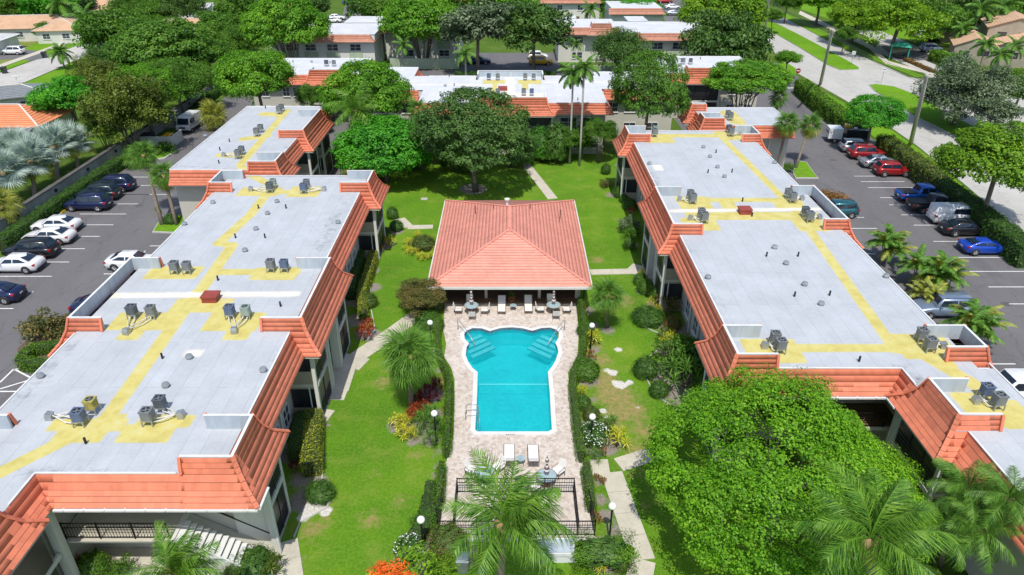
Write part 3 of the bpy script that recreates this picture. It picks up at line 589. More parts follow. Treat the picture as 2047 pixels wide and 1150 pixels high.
# ================================================================ OTHER FLAT-ROOFED WINGS
def vents(parent, pts, mats=('galv', 'black')):
    for i, (px, py, k) in enumerate(pts):
        x, y = atd(px, py)
        if k: MB().cyl(x, y, 6.45, 6.62, .14, 10).lathe([(.001, 6.62), (.22, 6.64), (.17, 6.76), (.001, 6.80)], 10, (x, y)).build('roof_ventilator', M['galv'], parent)
        else: MB().cyl(x, y, 6.45, 6.85, .06, 8).build('vent_pipe', M['black'], parent)
vents(A, [(172, 887, 0), (325, 717, 0), (379, 717, 1), (332, 774, 1), (82, 755, 1), (561, 613, 0), (527, 743, 1), (369, 450, 1), (490, 503, 1), (471, 476, 0), (426, 407, 1), (436, 561, 0), (572, 417, 0), (554, 405, 1), (535, 429, 1), (512, 460, 1), (676, 447, 1), (517, 417, 0), (530, 476, 0)])
vents(C, [(1406, 296, 1), (1431, 306, 0), (1419, 315, 1), (1434, 336, 1), (1415, 346, 0), (1463, 345, 0), (1448, 355, 1), (1298, 329, 1), (1484, 403, 0), (1503, 433, 0), (1548, 497, 1), (1571, 529, 1), (1595, 513, 0), (1608, 571, 1), (1771, 555, 1), (1532, 513, 0), (1415, 557, 1), (1641, 610, 1), (1588, 593, 0), (1658, 591, 0), (1717, 723, 0), (1548, 327, 1)])
for p, bl in ((A, (423, 600)), (C, (1488, 426))):
    x, y = atd(*bl); MB().box(x - .45, x + .45, y - .4, y + .4, 6.48, 6.85).box(x - .5, x + .5, y - .45, y + .45, 6.85, 6.95).build('roof_hatch', M['redmetal'], p)
def win_row(parent, y, xs, ax, zs=(1.4, 4.1), w=1.5, h=1.2, **k):
    for x in xs:
        for z in zs: window(parent, (x, y, z) if ax[1] else (y, x, z), ax, w, h, **k)
# building beyond the left one
B = empty('apartment_building', (0, 0, 0), label='grey flat roofed building with orange tile edge next to the parked mail van', cat='building')
ms = Mansard(B, M['tile'], .3); ms.path([(-31.6, 61.95), (-21.45, 61.95), (-21.45, 85.2)], 0)
block(B, ms, -24.2, -20.6, 61.85, 66.7); block(B, ms, -24.2, -20.6, 71.8, 82.0); ms.done()
BY = line([(492, 345), (480, 330), (575, 220)], .4) + line([(445, 310), (490, 312)], .7) + line([(490, 278), (530, 272)], .7) + line([(530, 228), (560, 230)], .8)
BS = line([(565, 300), (590, 285)], .5) + line([(400, 285), (440, 250)], .5) + line([(350, 332), (480, 338)], .3) + line([(520, 340), (545, 345)], .7)
deck_sheet(B, -31.6, -22.33, 62.85, 85.2, 6.5, BY, [], BS, res=.25)
edge_cap(B, [((-31.6, 62.9), (-31.6, 85.2)), ((-31.6, 85.2), (-22.3, 85.2)), ((-22.35, 66), (-22.35, 72.3)), ((-31.6, 62.87), (-24.3, 62.87))])
slab(B, 'roof_slab', -31.55, -22.4, 62.95, 85.15, 5.3, 6.47, 'white'); slab(B, 'soffit', -31.6, -21.5, 62.0, 85.15, 5.2, 5.298, 'creamlight')
base(B, -31.5, -22.6, 63.0, 85.1); porch(B, -21.2, -22.6, 62.4, 66.2, 2); porch(B, -21.2, -22.6, 72.3, 75.5, 2); porch(B, -21.2, -22.6, 78, 81.4, 2)
vents(B, [(459, 284, 0), (440, 301, 0), (438, 327, 0), (531, 217, 0), (411, 274, 1)])
# small building beyond the right one
D = empty('apartment_building', (0, 0, 0), label='small grey roofed building behind the two tall fan palms on the right', cat='building')
ms = Mansard(D, M['tile'], .3); ms.path([(20.95, 84.2), (20.95, 76.4), (31.4, 76.4)], 0); block(D, ms, 23.6, 20.3, 76.3, 80.6); block(D, ms, 23.0, 20.3, 82.2, 85.0)
ms.done(); deck_sheet(D, 21.8, 31.4, 77.3, 84.6, 6.5, line([(1455, 225), (1475, 245)], .9), [], line([(1440, 250), (1470, 255)], .6), res=.25)
edge_cap(D, [((21.8, 84.6), (31.4, 84.6)), ((31.4, 77.3), (31.4, 84.6)), ((24, 77.28), (31.4, 77.28))])
slab(D, 'roof_slab', 21.9, 31.35, 77.4, 84.55, 5.3, 6.47, 'white'); base(D, 22.4, 31.2, 77.6, 84.5); slab(D, 'soffit', 21, 31.35, 76.45, 84.5, 5.2, 5.298, 'creamlight'); porch(D, 21.1, 22.4, 76.8, 80.2, 2)
ubox(D, 'downpipe', 29.0, 29.12, 77.48, 77.6, 0, 5.2, 'frame')
# the row across the end of the court
Fb = empty('apartment_building', (0, 0, 0), label='wide building with pale flat roof closing the far end of the court', cat='building')
ms = Mansard(Fb, M['tile'], .32)
ms.path([(-12.2, 101.4), (-12.2, 85.95), (12.7, 85.95), (12.7, 101.4)], 0); ms.path([(-21.5, 92.4), (-12.0, 92.4)], 0); ms.path([(12.3, 93.0), (21.5, 93.0)], 0)
ms.path([(-37, 101.3), (-20.5, 101.3), (-20.5, 113.5)], 0); ms.path([(21, 114), (21, 102.4), (36, 102.4)], 0); ms.path([(-13.0, 92.4), (-12.6, 92.4), (-12.6, 106.6)], 0)
def yblock(ms, parent, x0, x1, ye, yi, far=False):
    r = 1.12
    if not far:
        ms.path([(x0, yi), (x0, ye), (x1, ye), (x1, yi)], 1); ms.hipcap((x0, ye), (1, 1), 1); ms.hipcap((x1, ye), (-1, 1), 1); a, b = ye + r, yi
    else:
        ms.path([(x1, yi), (x1, ye), (x0, ye), (x0, yi)], 1); a, b = yi, ye - r
    w = MB().box(x0 + r, x0 + r + .1, a, b, 6.4, 7.29).box(x1 - r - .1, x1 - r, a, b, 6.4, 7.29); yy = (a, a + .1) if not far else (b - .1, b); w.box(x0 + r + .1, x1 - r - .1, yy[0], yy[1], 6.4, 7.288)
    w.build('parapet_wall', M['greypanel'], parent)
    c = MB().box(x0 + r - .05, x0 + r + .14, a, b, 7.3, 7.35).box(x1 - r - .14, x1 - r + .05, a, b, 7.3, 7.35).box(x0 + r + .14, x1 - r - .14, yy[0] - .04, yy[1] + .04, 7.3, 7.35); c.build('parapet_cap', M['white'], parent)
    y_ = sorted((ye, yi)); slab(parent, 'soffit', x0 + .03, x1 - .03, y_[0] + .03, y_[1], 5.17, 5.287, 'cream')
yblock(ms, Fb, -5.5, 5.45, 85.2, 88.6); yblock(ms, Fb, -5.6, 5.6, 102.2, 98.9, True); yblock(ms, Fb, -29.2, -21.6, 100.6, 103.8); yblock(ms, Fb, 24.2, 30.4, 101.8, 105)
ms.done()
FY = pads((965, 1012, 160, 168), (1035, 1082, 160, 168), (984, 994, 166, 185), (1044, 1056, 166, 180))
FP = line([(1018, 156), (1018, 193)], .6) + pads((985, 1085, 186, 194)) + line([(740, 168), (960, 170)], .35) + line([(1090, 165), (1230, 165)], .35)
for i, r_ in enumerate(((-11.35, 11.85, 86.8, 101.4), (-21.5, -13.45, 93.3, 107.0), (-13.45, -11.35, 93.3, 101.4), (11.85, 21.85, 93.9, 104), (-37, -21.5, 102.2, 113.5), (21.85, 36, 103.3, 115))):
    deck_sheet(Fb, *r_, 6.5, FY, FP, [], 'deckwhite', .3); slab(Fb, 'roof_slab', r_[0] + .05, r_[1] - .05, r_[2] + .1, r_[3] - .05, 5.3, 6.46, 'white')
edge_cap(Fb, [((-11.35, 101.4), (11.85, 101.4)), ((-21.5, 107), (-13.5, 107)), ((-37, 113.5), (-21.4, 113.5)), ((21.9, 115), (36, 115)), ((12.5, 104), (21.8, 104)), ((-11.3, 86.82), (-5.6, 86.82)), ((5.6, 86.82), (11.85, 86.82)), ((11.85, 86.8), (11.85, 94)), ((-21.5, 93.28), (-13.4, 93.28)), ((11.9, 93.88), (21.5, 93.88))])
slab(Fb, 'soffit', -12.15, 12.65, 86.0, 101.3, 5.2, 5.298, 'creamlight'); slab(Fb, 'soffit', -21.5, -12.2, 92.45, 106.9, 5.21, 5.296, 'creamlight'); slab(Fb, 'soffit', 12.66, 21.5, 93.05, 104, 5.21, 5.296, 'creamlight'); slab(Fb, 'soffit', -37, -20.55, 101.35, 113.4, 5.2, 5.298, 'creamlight'); slab(Fb, 'soffit', 21.05, 36, 102.45, 115, 5.2, 5.298, 'creamlight')
for a in ((-11, 11.6, 87.0, 101.3), (-21.5, -11, 93.4, 106.8), (11.6, 21.6, 94, 103.9), (-36.8, -21.5, 102.3, 113.4), (21.6, 35.8, 103.4, 114.9)): base(Fb, *a)
win_row(Fb, 86.98, (7.2, 10.0, -7.2, -10), (0, -1), w=2.0, h=1.1); win_row(Fb, 93.38, (-19.5, -16.5, -13.5), (0, -1)); win_row(Fb, 93.98, (13.5, 16, 19), (0, -1)); win_row(Fb, 102.28, (-35, -32, -30.5), (0, -1), w=.9); win_row(Fb, 103.38, (32, 34.5), (0, -1), w=1.0)
for x0, x1, y in ((-5, -1.5, 85.8), (1.6, 5.0, 85.8), (-28.6, -22.2, 101.2), (24.8, 29.8, 102.4)):
    yw = y + 1.2
    for z0, z1 in ((.15, 2.5), (2.85, 5.1)):
        n = 3
        for i in range(n): ubox(Fb, 'screen', x0 + (x1 - x0) * i / n + .04, x0 + (x1 - x0) * (i + 1) / n - .04, y + .05, y + .1, z0, z1, 'screen')
        for k in range(4): ubox(Fb, 'rail', x0, x1, y, y + .04, z0 + .2 * k + .2, z0 + .2 * k + .24, 'darkframe')
    ubox(Fb, 'porch_floor', x0 - .15, x1 + .15, y, yw, 2.55, 2.8, 'creamlight'); ubox(Fb, 'porch_side', x0 - .25, x0 - .02, y, yw, 0, 5.2, 'creamlight'); ubox(Fb, 'porch_side', x1 + .02, x1 + .25, y, yw, 0, 5.2, 'creamlight')
vents(Fb, [(890, 173, 1), (908, 172, 0), (908, 181, 1), (1123, 153, 0), (586, 125, 0), (623, 125, 1), (898, 154, 0), (1155, 201, 0), (1400, 119, 0), (660, 127, 0)])
x, y = atd(1005, 180); MB().box(x - .6, x + .6, y - .5, y + .5, 6.48, 6.9).build('roof_hatch', M['redmetal'], Fb)
# back walls and buildings behind
def simple_block(label, rects, tiles, wins, blocks=(), tm='tileold', yb=()):
    G = empty('apartment_building', (0, 0, 0), label=label, cat='building'); ms = Mansard(G, M[tm], .36)
    for t in tiles: ms.path(t, 0)
    for b in yb: yblock(ms, G, *b)
    ms.done()
    for (x0, x1, y0, y1) in rects:
        deck_sheet(G, x0 + .05, x1, y0 + .9, y1, 6.5, [], [], [], 'deckwhite', .6); slab(G, 'roof_slab', x0 + .1, x1 - .05, y0 + 1, y1 - .05, 5.3, 6.46, 'white'); base(G, x0 + .3, x1 - .3, y0 + 1.1, y1 - .2, mat='creamlight')
        slab(G, 'soffit', x0, x1, y0 + .05, y1 - .1, 5.2, 5.297, 'creamlight'); edge_cap(G, [((x0, y1), (x1, y1)), ((x1, y0 + .9), (x1, y1))])
    for (y, xs) in wins:
        for x in xs:
            ubox(G, 'wall_panel', x - 1.25, x + 1.25, y - .03, y + .02, 2.1, 3.5, 'greenwall'); win_row(G, y, (x,), (0, -1), zs=(1.35, 4.2), w=1.9, h=1.1)
    return G
simple_block('white roofed building with faded tile band behind the trees at upper left', [(-44, -24.6, 133.8, 147), (-24.6, -9.5, 143.5, 153), (-33, -26, 147.05, 156)], [[(-44, 133.8), (-24.5, 133.8), (-24.5, 143.5), (-9.5, 143.5)]], [(134.88, (-40, -36.5, -32.5, -28.3)), (144.58, (-20, -13))], yb=[(-33.5, -26, 152, 156)][:0])
simple_block('white roofed building with faded tile band behind the trees at upper right', [(9, 20.5, 141.5, 152.5), (20.5, 38, 135.3, 149), (10, 13.5, 152.55, 158), (23.5, 27.5, 149.05, 156)], [[(9, 148), (9, 141.5), (20.3, 141.5), (20.3, 135.3), (38, 135.3)]], [(142.58, (13, )), (136.38, (23.2, 27.2, 31))], yb=[(14.5, 20.2, 140.9, 144.6)])
def far_block(label, x0, x1, y0, y1, tm, doors=()):
    G = empty('apartment_building', (0, 0, 0), label=label, cat='building'); base(G, x0, x1, y0, y1, top=5.4, mat='creamlight'); ms = Mansard(G, M[tm], .4)
    ms.path([(x0 - .6, y0 - .8), (x1 + .6, y0 - .8), (x1 + .6, y1)], 0); ms.done(); deck_sheet(G, x0, x1 - .2, y0 + .1, y1, 6.5, [], [], [], 'deckwhite', .8); slab(G, 'roof_slab', x0 + .1, x1 - .3, y0 + .2, y1 - .1, 5.35, 6.46, 'white')
    for x in doors: window(G, (x, y0 - .01, 1.4), (0, -1), 1.3, 1.2); window(G, (x + 2.2, y0 - .01, 4.2), (0, -1), 1.2, 1.1); slab(G, 'door', x + 1.2, x + 2.1, y0 - .05, y0 - .01, .1, 2.2, 'timber')
    return G
far_block('pale two storey block with doors at the very top of the view', 8, 22, 186, 200, 'tileold', (10, 15)); far_block('tile edged block beyond the white roofs at top centre', 22.5, 34, 168, 180, 'tileold', (25,)); far_block('low pale block behind the round trees at top centre', -30, -8, 190, 205, 'tileold', (-26, -20, -14))
G = empty('apartment_building', label='far flat roofed block left of the upper car park', cat='building'); base(G, -66, -52, 178, 192, top=4.5, mat='creamlight'); slab(G, 'roof', -66.4, -51.6, 177.6, 192.4, 4.5, 4.8, 'tileold')
tw = MB().box(-22.5, -9.6, 136.6, 136.85, 0, 1.9).build('boundary_wall', M['greenwall'], label='long pale green wall in front of the upper left building', cat='wall')
tw = MB().box(10.5, 21.5, 132.4, 132.65, 0, 1.5).box(10.5, 10.75, 124, 132.4, 0, 1.5).build('boundary_wall', M['greenwall'], label='pale green wall behind the yellow car', cat='wall')
# ================================================================ GROUND
def P(*pts): return [at(x, y) for x, y in pts]
def sheet(name, poly, z, mat, **k): return MB().sheet(poly, z).build(name, M[mat], kind='structure', **k)

def lawn():
    x0, x1, y0, y1, r = -14.5, 14.0, 12.0, 87.0, .25
    nx, ny = int((x1 - x0) / r), int((y1 - y0) / r); X, Y = np.meshgrid(np.linspace(x0, x1, nx + 1), np.linspace(y0, y1, ny + 1))
    V = np.stack([X.ravel(), Y.ravel(), np.full(X.size, 0.0)], 1); i = np.arange(nx * ny); a = i // nx * (nx + 1) + i % nx
    cx, cy = V[a, 0] + r / 2, V[a, 1] + r / 2; keep = ~((np.abs(cx) < 3.4) & (cy > 30) & (cy < 47.5)); a = a[keep]
    me = fast('lawn', V, np.stack([a, a + 1, a + nx + 2, a + nx + 1], 1), M['lawn'])
    def blobs(L, soft, kk=1.0):
        f = np.zeros(X.size)
        for px, py, r1 in L:
            cx, cy = at(px, py); rr = r1 / ppm(px, py) * kk; f = np.maximum(f, np.clip(.5 - (np.hypot(V[:, 0] - cx, (V[:, 1] - cy)) - rr) / soft, 0, 1))
        return f
    bed = [(600, 960, 26), (615, 1000, 40), (640, 1010, 22), (600, 860, 30), (650, 850, 14), (592, 905, 40), (622, 920, 30), (640, 960, 22), (720, 600, 32), (715, 640, 28), (735, 540, 26), (745, 575, 20), (765, 490, 26), (790, 462, 20),
           (735, 668, 28), (800, 850, 28), (850, 850, 34), (860, 880, 22), (830, 880, 20), (865, 790, 28), (872, 830, 20), (880, 900, 12), (868, 910, 8), (875, 930, 10), (880, 740, 14), (875, 700, 12), (862, 650, 22), (855, 620, 24), (845, 600, 22), (835, 1080, 26), (845, 1045, 12), (860, 990, 14), (870, 950, 10), (870, 1100, 50), (920, 1110, 40), (850, 1130, 30),
           (1170, 620, 22), (1185, 650, 16), (1190, 700, 16), (1170, 720, 22), (1175, 760, 26), (1185, 800, 12), (1180, 850, 26), (1210, 890, 36), (1190, 900, 24), (1215, 660, 17), (1300, 630, 30), (1320, 610, 30), (1330, 650, 26), (1355, 700, 44), (1340, 750, 50), (1370, 660, 24), (1290, 740, 20), (1360, 790, 40), (1345, 800, 24), (1320, 775, 18), (1380, 820, 30), (1295, 580, 24), (1335, 590, 24), (1262, 490, 16), (1262, 450, 18), (1225, 390, 16), (1240, 360, 14), (1240, 330, 12), (1260, 420, 12), (1310, 560, 16),
           (1200, 960, 16), (1200, 1000, 20), (1210, 1030, 22), (1230, 1060, 22), (1210, 1110, 50), (1180, 985, 10), (1240, 1120, 20), (946, 378, 30), (1190, 295, 30), (1120, 280, 40), (1060, 290, 40), (900, 300, 30), (680, 300, 20), (685, 335, 18), (700, 270, 40), (768, 362, 12), (845, 490, 18), (780, 270, 60), (850, 280, 60), (1000, 290, 60), (600, 1120, 10), (500, 1140, 60), (200, 1120, 80)]
    dry = [(1205, 760, 34), (1230, 790, 40), (1200, 720, 24), (1250, 820, 40), (1195, 690, 14), (1240, 600, 26), (1220, 840, 30), (1290, 860, 30), (1270, 900, 26), (1195, 520, 16), (625, 1060, 26), (650, 1040, 18), (800, 1000, 16), (830, 910, 16), (745, 950, 10), (740, 1040, 22), (1275, 950, 14), (1290, 1010, 14), (780, 740, 14), (765, 765, 20), (880, 760, 18), (860, 780, 16)]
    sand = [(1236, 699, 10), (1225, 745, 12), (1240, 770, 15), (1212, 740, 8), (1258, 765, 10), (1205, 822, 10), (1213, 836, 8), (625, 1015, 22), (650, 1022, 16), (605, 1035, 14), (640, 1000, 16), (1230, 765, 10), (650, 905, 4), (648, 845, 5), (1275, 815, 5)]
    for n, L, so_ in (('bed', bed, 1.5), ('dry', dry, 1.6), ('sand', sand, .5)):
        t = me.attributes.new(n, 'FLOAT', 'POINT'); t.data.foreach_set('value', blobs(L, so_, 1.25 if n == 'dry' else 1.0).astype(np.float32))
    o = bpy.data.objects.new('lawn', me); COL.objects.link(o); o['kind'] = 'structure'
lawn()
# parking lots and streets
sheet('parking_lot', [(-46.2, 10), (-24, 10), (-24, 62), (-20, 62), (-20, 135), (-46.2, 135)], .004, 'asphalt')
sheet('parking_lot', [(24, 10), (46.4, 10), (46.4, 62), (46.6, 77), (48.6, 92), (51, 118), (52.5, 142), (30, 142), (24, 120)], .004, 'asphalt')
sheet('parking_lot', [(-20, 104.5), (24, 104.5), (24, 133), (9.5, 133), (9.5, 152), (-9.4, 152), (-9.4, 136), (-20, 136)], .0045, 'asphalt')
sheet('parking_lot', P((675, 60), (720, 60), (760, -20), (700, -20)), .004, 'asphalt'); sheet('parking_lot', P((1330, 45), (1380, 45), (1380, -20), (1310, -20)), .004, 'asphalt')
sheet('street', P((0, 146), (60, 124), (176, 84.5), (240, 62), (330, 34), (420, 10), (500, -12), (560, -12), (450, 20), (350, 52), (207, 97), (86, 149), (0, 186), (-120, 232), (-120, 190)), .008, 'roadleft')
sheet('sidewalk', P((-100, 170), (0, 136), (60, 114), (174, 73), (240, 50), (238, 45), (172, 68), (60, 108), (0, 129), (-100, 162)), .02, 'concrete')
sheet('front_lawn', P((-60, 200), (0, 129), (60, 108), (172, 68), (240, 45), (240, 30), (170, 40), (60, 75), (0, 85), (-80, 110)), .004, 'drygrass')
sheet('front_lawn', P((45, 100), (60, 108), (168, 69), (220, 52), (200, 45), (150, 58), (90, 78)), .0085, 'verge')
sheet('grass_verge', P((0, 137), (60, 115), (176, 74), (180, 83), (60, 122), (0, 144)), .012, 'verge')
sheet('driveway', P((0, 104), (60, 100), (85, 104), (108, 113), (60, 122), (40, 118), (0, 120)), .016, 'asphalt')
sheet('front_lawn', P((20, 178), (86, 151), (207, 99), (230, 110), (150, 150), (60, 200), (0, 210)), .004, 'verge')
sheet('driveway', P((0, 186), (22, 178), (50, 186), (10, 210), (-30, 215)), .012, 'asphalt')
road = dict(mat='road')
sheet('street', P((1500, 40), (1553, 40), (1541, 22), (1690, 100), (1745, 122), (1816, 154), (1850, 160), (1900, 172), (2060, 200), (2120, 230), (2120, 560), (2047, 470), (1930, 370), (1834, 292), (1776, 252), (1687, 199), (1600, 150), (1560, 128), (1541, 90), (1500, 62)), .008, 'road')
def median(pts, name='median_grass'):
    p = P(*pts); c = (sum(q[0] for q in p) / len(p), sum(q[1] for q in p) / len(p)); MB().prism([(c[0] + (x - c[0]) * 1.015, c[1] + (y - c[1]) * 1.015) for x, y in p], 0, .11).build('median_kerb', M['kerb'], kind='structure')
    MB().prism(p, 0, .14).build(name, M['verge'], kind='structure')
median([(1500, 30), (1520, 34), (1560, 52), (1600, 72), (1660, 104), (1700, 126), (1716, 136), (1717, 140), (1700, 141), (1680, 141), (1655, 131), (1600, 97), (1541, 63), (1490, 36)])
median([(1738, 171), (1750, 169.5), (1785, 174), (1815, 185), (1850, 200), (1900, 232), (1960, 262), (2060, 320), (2120, 360), (2120, 400), (2047, 350), (1960, 300), (1876, 256), (1830, 234), (1790, 207), (1750, 184)])
sheet('grass_verge', P((1541, 150), (1560, 122), (1580, 130), (1600, 143), (1590, 150), (1560, 152)), .013, 'verge'); sheet('grass_verge', P((1599, 158), (1687, 206), (1776, 256), (1834, 296), (1930, 376), (2060, 490), (2060, 540), (1980, 470), (1850, 350), (1760, 285), (1700, 236), (1600, 170)), .012, 'verge')
sheet('grass_verge', P((1553, 20), (1600, 38), (1700, 90), (1745, 110), (1850, 153), (1830, 155), (1760, 126), (1690, 98), (1550, 27)), .013, 'verge')
sheet('grass_verge', P((1560, 5), (1750, 70), (1900, 90), (2060, 100), (2060, 20), (1600, -15)), .004, 'verge')
sheet('sidewalk', P((1600, 22), (1745, 92), (1776, 122), (1870, 148), (1872, 152), (1770, 128), (1738, 98), (1596, 28)), .016, 'concrete')
sheet('driveway', P((1745, 100), (1760, 84), (1700, 60), (1760, 62), (1840, 96), (1870, 104), (1905, 128), (1890, 138), (1850, 148)), .02, 'road'); sheet('driveway', P((1760, 92), (1800, 88), (1850, 105), (1870, 118), (1800, 126)), .024, 'asphalt')
sheet('side_street', P((1850, 150), (1990, 152), (2120, 158), (2120, 185), (1960, 172), (1880, 172)), .012, 'road')
# stall lines, kerb stops
def stripe(pts, w=.1, mat='roadpaint', name='stall_line'):
    for a, b in zip(pts[:-1], pts[1:]): MB().bar((*a, .012), (*b, .012), w, .006).build(name, M[mat], kind='structure')
for k in range(-4, 12):
    y = 54.1 + 2.72 * k
    if y < 84: stripe([(-44.4, y), (-39.6, y)])
for y in (54.1 + 2.72 * 7, ): stripe([(-44.4, y), (-37.2, y)])
for px, py in ((325, 492), (235, 548), (215, 585)): x, y = at(px, py); stripe([(x - 1.2, y), (x + 2.4, y)])
for py in (512, 540.5, 573, 487 + 31): pass
for y in [at(0, p)[1] for p in (352.5, 363.5, 375.5, 395.5, 410, 430, 450.5, 483, 515, 543, 574, 608)]: stripe([(40.2, y), (45.2, y)])
for px, py in ((1700, 435), (1725, 457), (1990, 728), (1720, 508)): x, y = at(px, py); stripe([(x - 2.4, y), (x + 1.4, y)])
for a, b in (((0, 765), (28, 738)), ((28, 738), (90, 736)), ((28, 738), (66, 758)), ((66, 758), (0, 778)), ((0, 783), (45, 783))): stripe([at(*a), at(*b)], .12)
stripe([at(1765, 515), at(1782, 506)]); stripe([at(1548, 177), at(1586, 176)], .4, name='stop_bar')
def stop(px, py, mat, lab):
    x, y = at(px, py); r = empty('wheel_stop', (x, y, 0), .0, label=lab, cat='parking stop'); 
    MB().hexa([(-.09, -.85, 0), (.09, -.85, 0), (.09, .85, 0), (-.09, .85, 0), (-.05, -.83, .13), (.05, -.83, .13), (.05, .83, .13), (-.05, .83, .13)]).build('kerb_block', M[mat], r)
for px, py, m_, l in ((131, 420, 'yellowpaint', 'yellow wheel stop in front of the dark blue suv'), (235, 342, 'kerb', 'white wheel stop in the empty bay nearest the hedge'), (114, 434, 'kerb', 'white wheel stop just above the white saloon cars'), (250, 330, 'kerb', 'white wheel stop farthest up the left car park'),
                      (1838, 365, 'yellowpaint', 'yellow wheel stop above the blue pickup truck'), (1819, 351, 'kerb', 'white wheel stop beside the boxy red car'), (2029, 503, 'yellowpaint', 'yellow wheel stop in front of the blue coupe')): stop(px, py, m_, l)
# islands
def island(poly, mat='verge'): MB().prism(P(*poly), 0, .13).build('island_kerb', M['kerb'], kind='structure'); q = P(*poly); c = (sum(a for a, _ in q) / len(q), sum(b for _, b in q) / len(q)); MB().prism([(c[0] + (a - c[0]) * .93, c[1] + (b - c[1]) * .93) for a, b in q], 0, .16).build('planting_island', M[mat], kind='structure')
island([(305, 466), (316, 448), (330, 436), (372, 430), (372, 468)]); island([(1585, 348), (1590, 322), (1612, 326), (1628, 349), (1636, 358), (1590, 358)]); island([(230, 300), (262, 272), (350, 292), (352, 305), (330, 318), (240, 330)])
MB().prism(P((40, 720), (35, 700), (80, 660), (130, 640), (140, 700), (90, 735)), 0, .12).build('planting_island', M['mulch'], kind='structure')
# footpaths: slabs with joints
def path(pts, w, name='footpath', z=.05, joint=1.5):
    for (a, b) in zip(pts[:-1], pts[1:]):
        a = Vector(a); b = Vector(b); L = (b - a).length; d = (b - a) / L; n = Vector((-d.y, d.x)); k = max(1, int(round(L / joint)))
        for i in range(k):
            p = a + d * (L * i / k + .012); q = a + d * (L * (i + 1) / k - .012); h = w / 2
            MB().prism([tuple(p + n * h), tuple(p - n * h), tuple(q - n * h), tuple(q + n * h)], -.01, z + random.uniform(-.004, .004)).build(name, M['concrete'], kind='structure')
path([at(1277, 1160), at(1285, 1120), at(1222, 945)], 1.25); path([at(1180, 935), at(1218, 935)], 1.3, z=.046); path([at(1236, 930), at(1315, 905)], 1.1, z=.042)
path([at(694, 735), at(716, 713)], 1.9, z=.045); path([at(712, 716), at(790, 662), at(845, 622)], 1.35, z=.055)
path([at(1105, 398), at(1042, 318)], 1.1); path([at(866, 454), at(815, 455)], .9); path([at(815, 455), at(798, 438)], 1.2, z=.045); path([at(1180, 545), at(1265, 543)], .95); path([at(1265, 548), at(1282, 532)], 1.6, z=.042)
path([at(565, 1085), at(575, 1160)], 1.5); path([at(650, 818), at(625, 850)], 1.4, z=.04); path([at(690, 745), at(668, 800)], 1.3, z=.04)
for nm, pts in (('bed_edging', [(648, 850), (644, 960), (660, 990), (655, 1015), (600, 1045), (588, 1075)]), ('bed_edging', [(735, 420 + 60), (765, 500), (740, 560), (742, 620), (750, 660), (735, 680)]), ('bed_edging', [(1270, 640), (1300, 660), (1345, 678), (1290, 720)]), ('bed_edging', [(1290, 752), (1305, 785), (1335, 808)])):
    q = P(*pts)
    for a, b in zip(q[:-1], q[1:]): MB().bar((*a, .03), (*b, .03), .07, .08).build(nm, M['kerb'], kind='structure')
# ================================================================ POOL
deck = [at(*p) for p in ((889, 609), (886, 661), (892, 690), (888, 716), (902, 737), (909, 762), (907, 870), (901, 900), (891, 929), (889, 974), (884, 1021), (872, 1076), (1190, 1076), (1183, 1040), (1170, 1005), (1165, 927), (1152, 880), (1145, 820), (1137, 762), (1135, 748), (1154, 717), (1157, 664), (1151, 609))]
pool = [at(x, y) for x, y in ((950, 862), (954, 866), (1096, 866), (1103, 862), (1101, 830), (1099, 790), (1095, 747), (1104, 735), (1110.5, 724), (1116, 707), (1114, 697), (1110, 689), (1116.5, 678), (1117, 668), (1112, 662), (1100, 658), (1082, 659), (1064, 664.5), (1045, 659.5), (1024, 657.5), (1000, 659), (979, 665), (963, 659.5), (945, 659), (933, 664), (928, 671), (929, 680), (938, 690), (933, 697), (931, 713), (936, 726), (944, 738), (955, 747), (954, 790), (952, 830))]
def offset(poly, d):
    n = len(poly); out = []; A2 = sum(poly[i][0] * poly[(i + 1) % n][1] - poly[(i + 1) % n][0] * poly[i][1] for i in range(n)); sg = 1 if A2 > 0 else -1
    for i in range(n):
        a, b, c = [Vector(poly[(i + k) % n]) for k in (-1, 0, 1)]; u = (b - a).normalized(); v = (c - b).normalized(); nn = Vector((u.y + v.y, -u.x - v.x)); L = nn.length or 1; nn /= L; k = max(.5, nn.dot(Vector((u.y, -u.x)))); out.append(tuple(b + nn * d * sg / k))
    return out
def ring(name, inner, outer, z0, z1, mat):
    n = len(inner); V = [(*p, z1) for p in inner] + [(*p, z1) for p in outer] + [(*p, z0) for p in inner] + [(*p, z0) for p in outer]
    Fs = [];
    for i in range(n): j = (i + 1) % n; Fs += [(i, j, n + j, n + i), (i, 2 * n + i, 2 * n + j, j), (n + i, n + j, 3 * n + j, 3 * n + i)]
    return V, Fs
cop = offset(pool, .29)
# deck sheet with the pool cut out: bmesh fill between loops
import bmesh
bm = bmesh.new(); ed = []
for loop in (deck, offset(pool, .25)):
    vs = [bm.verts.new((x, y, .1)) for x, y in loop]; ed += [bm.edges.new((vs[i], vs[(i + 1) % len(vs)])) for i in range(len(vs))]
bmesh.ops.triangle_fill(bm, edges=ed, use_beauty=True); me = bpy.data.meshes.new('pool_deck'); bm.to_mesh(me); bm.free()
me.materials.append(M['pavers'])
bm = bmesh.new(); ed = []
for loop in ([(-500, -60), (500, -60), (500, 700), (-500, 700)], offset(pool, .2)):
    vs = [bm.verts.new((x, y, -.02)) for x, y in loop]; ed += [bm.edges.new((vs[i], vs[(i + 1) % len(vs)])) for i in range(len(vs))]
bmesh.ops.triangle_fill(bm, edges=ed, use_beauty=True); gm = bpy.data.meshes.new('ground'); bm.to_mesh(gm); bm.free()
if gm.polygons[0].normal.z < 0: gm.flip_normals()
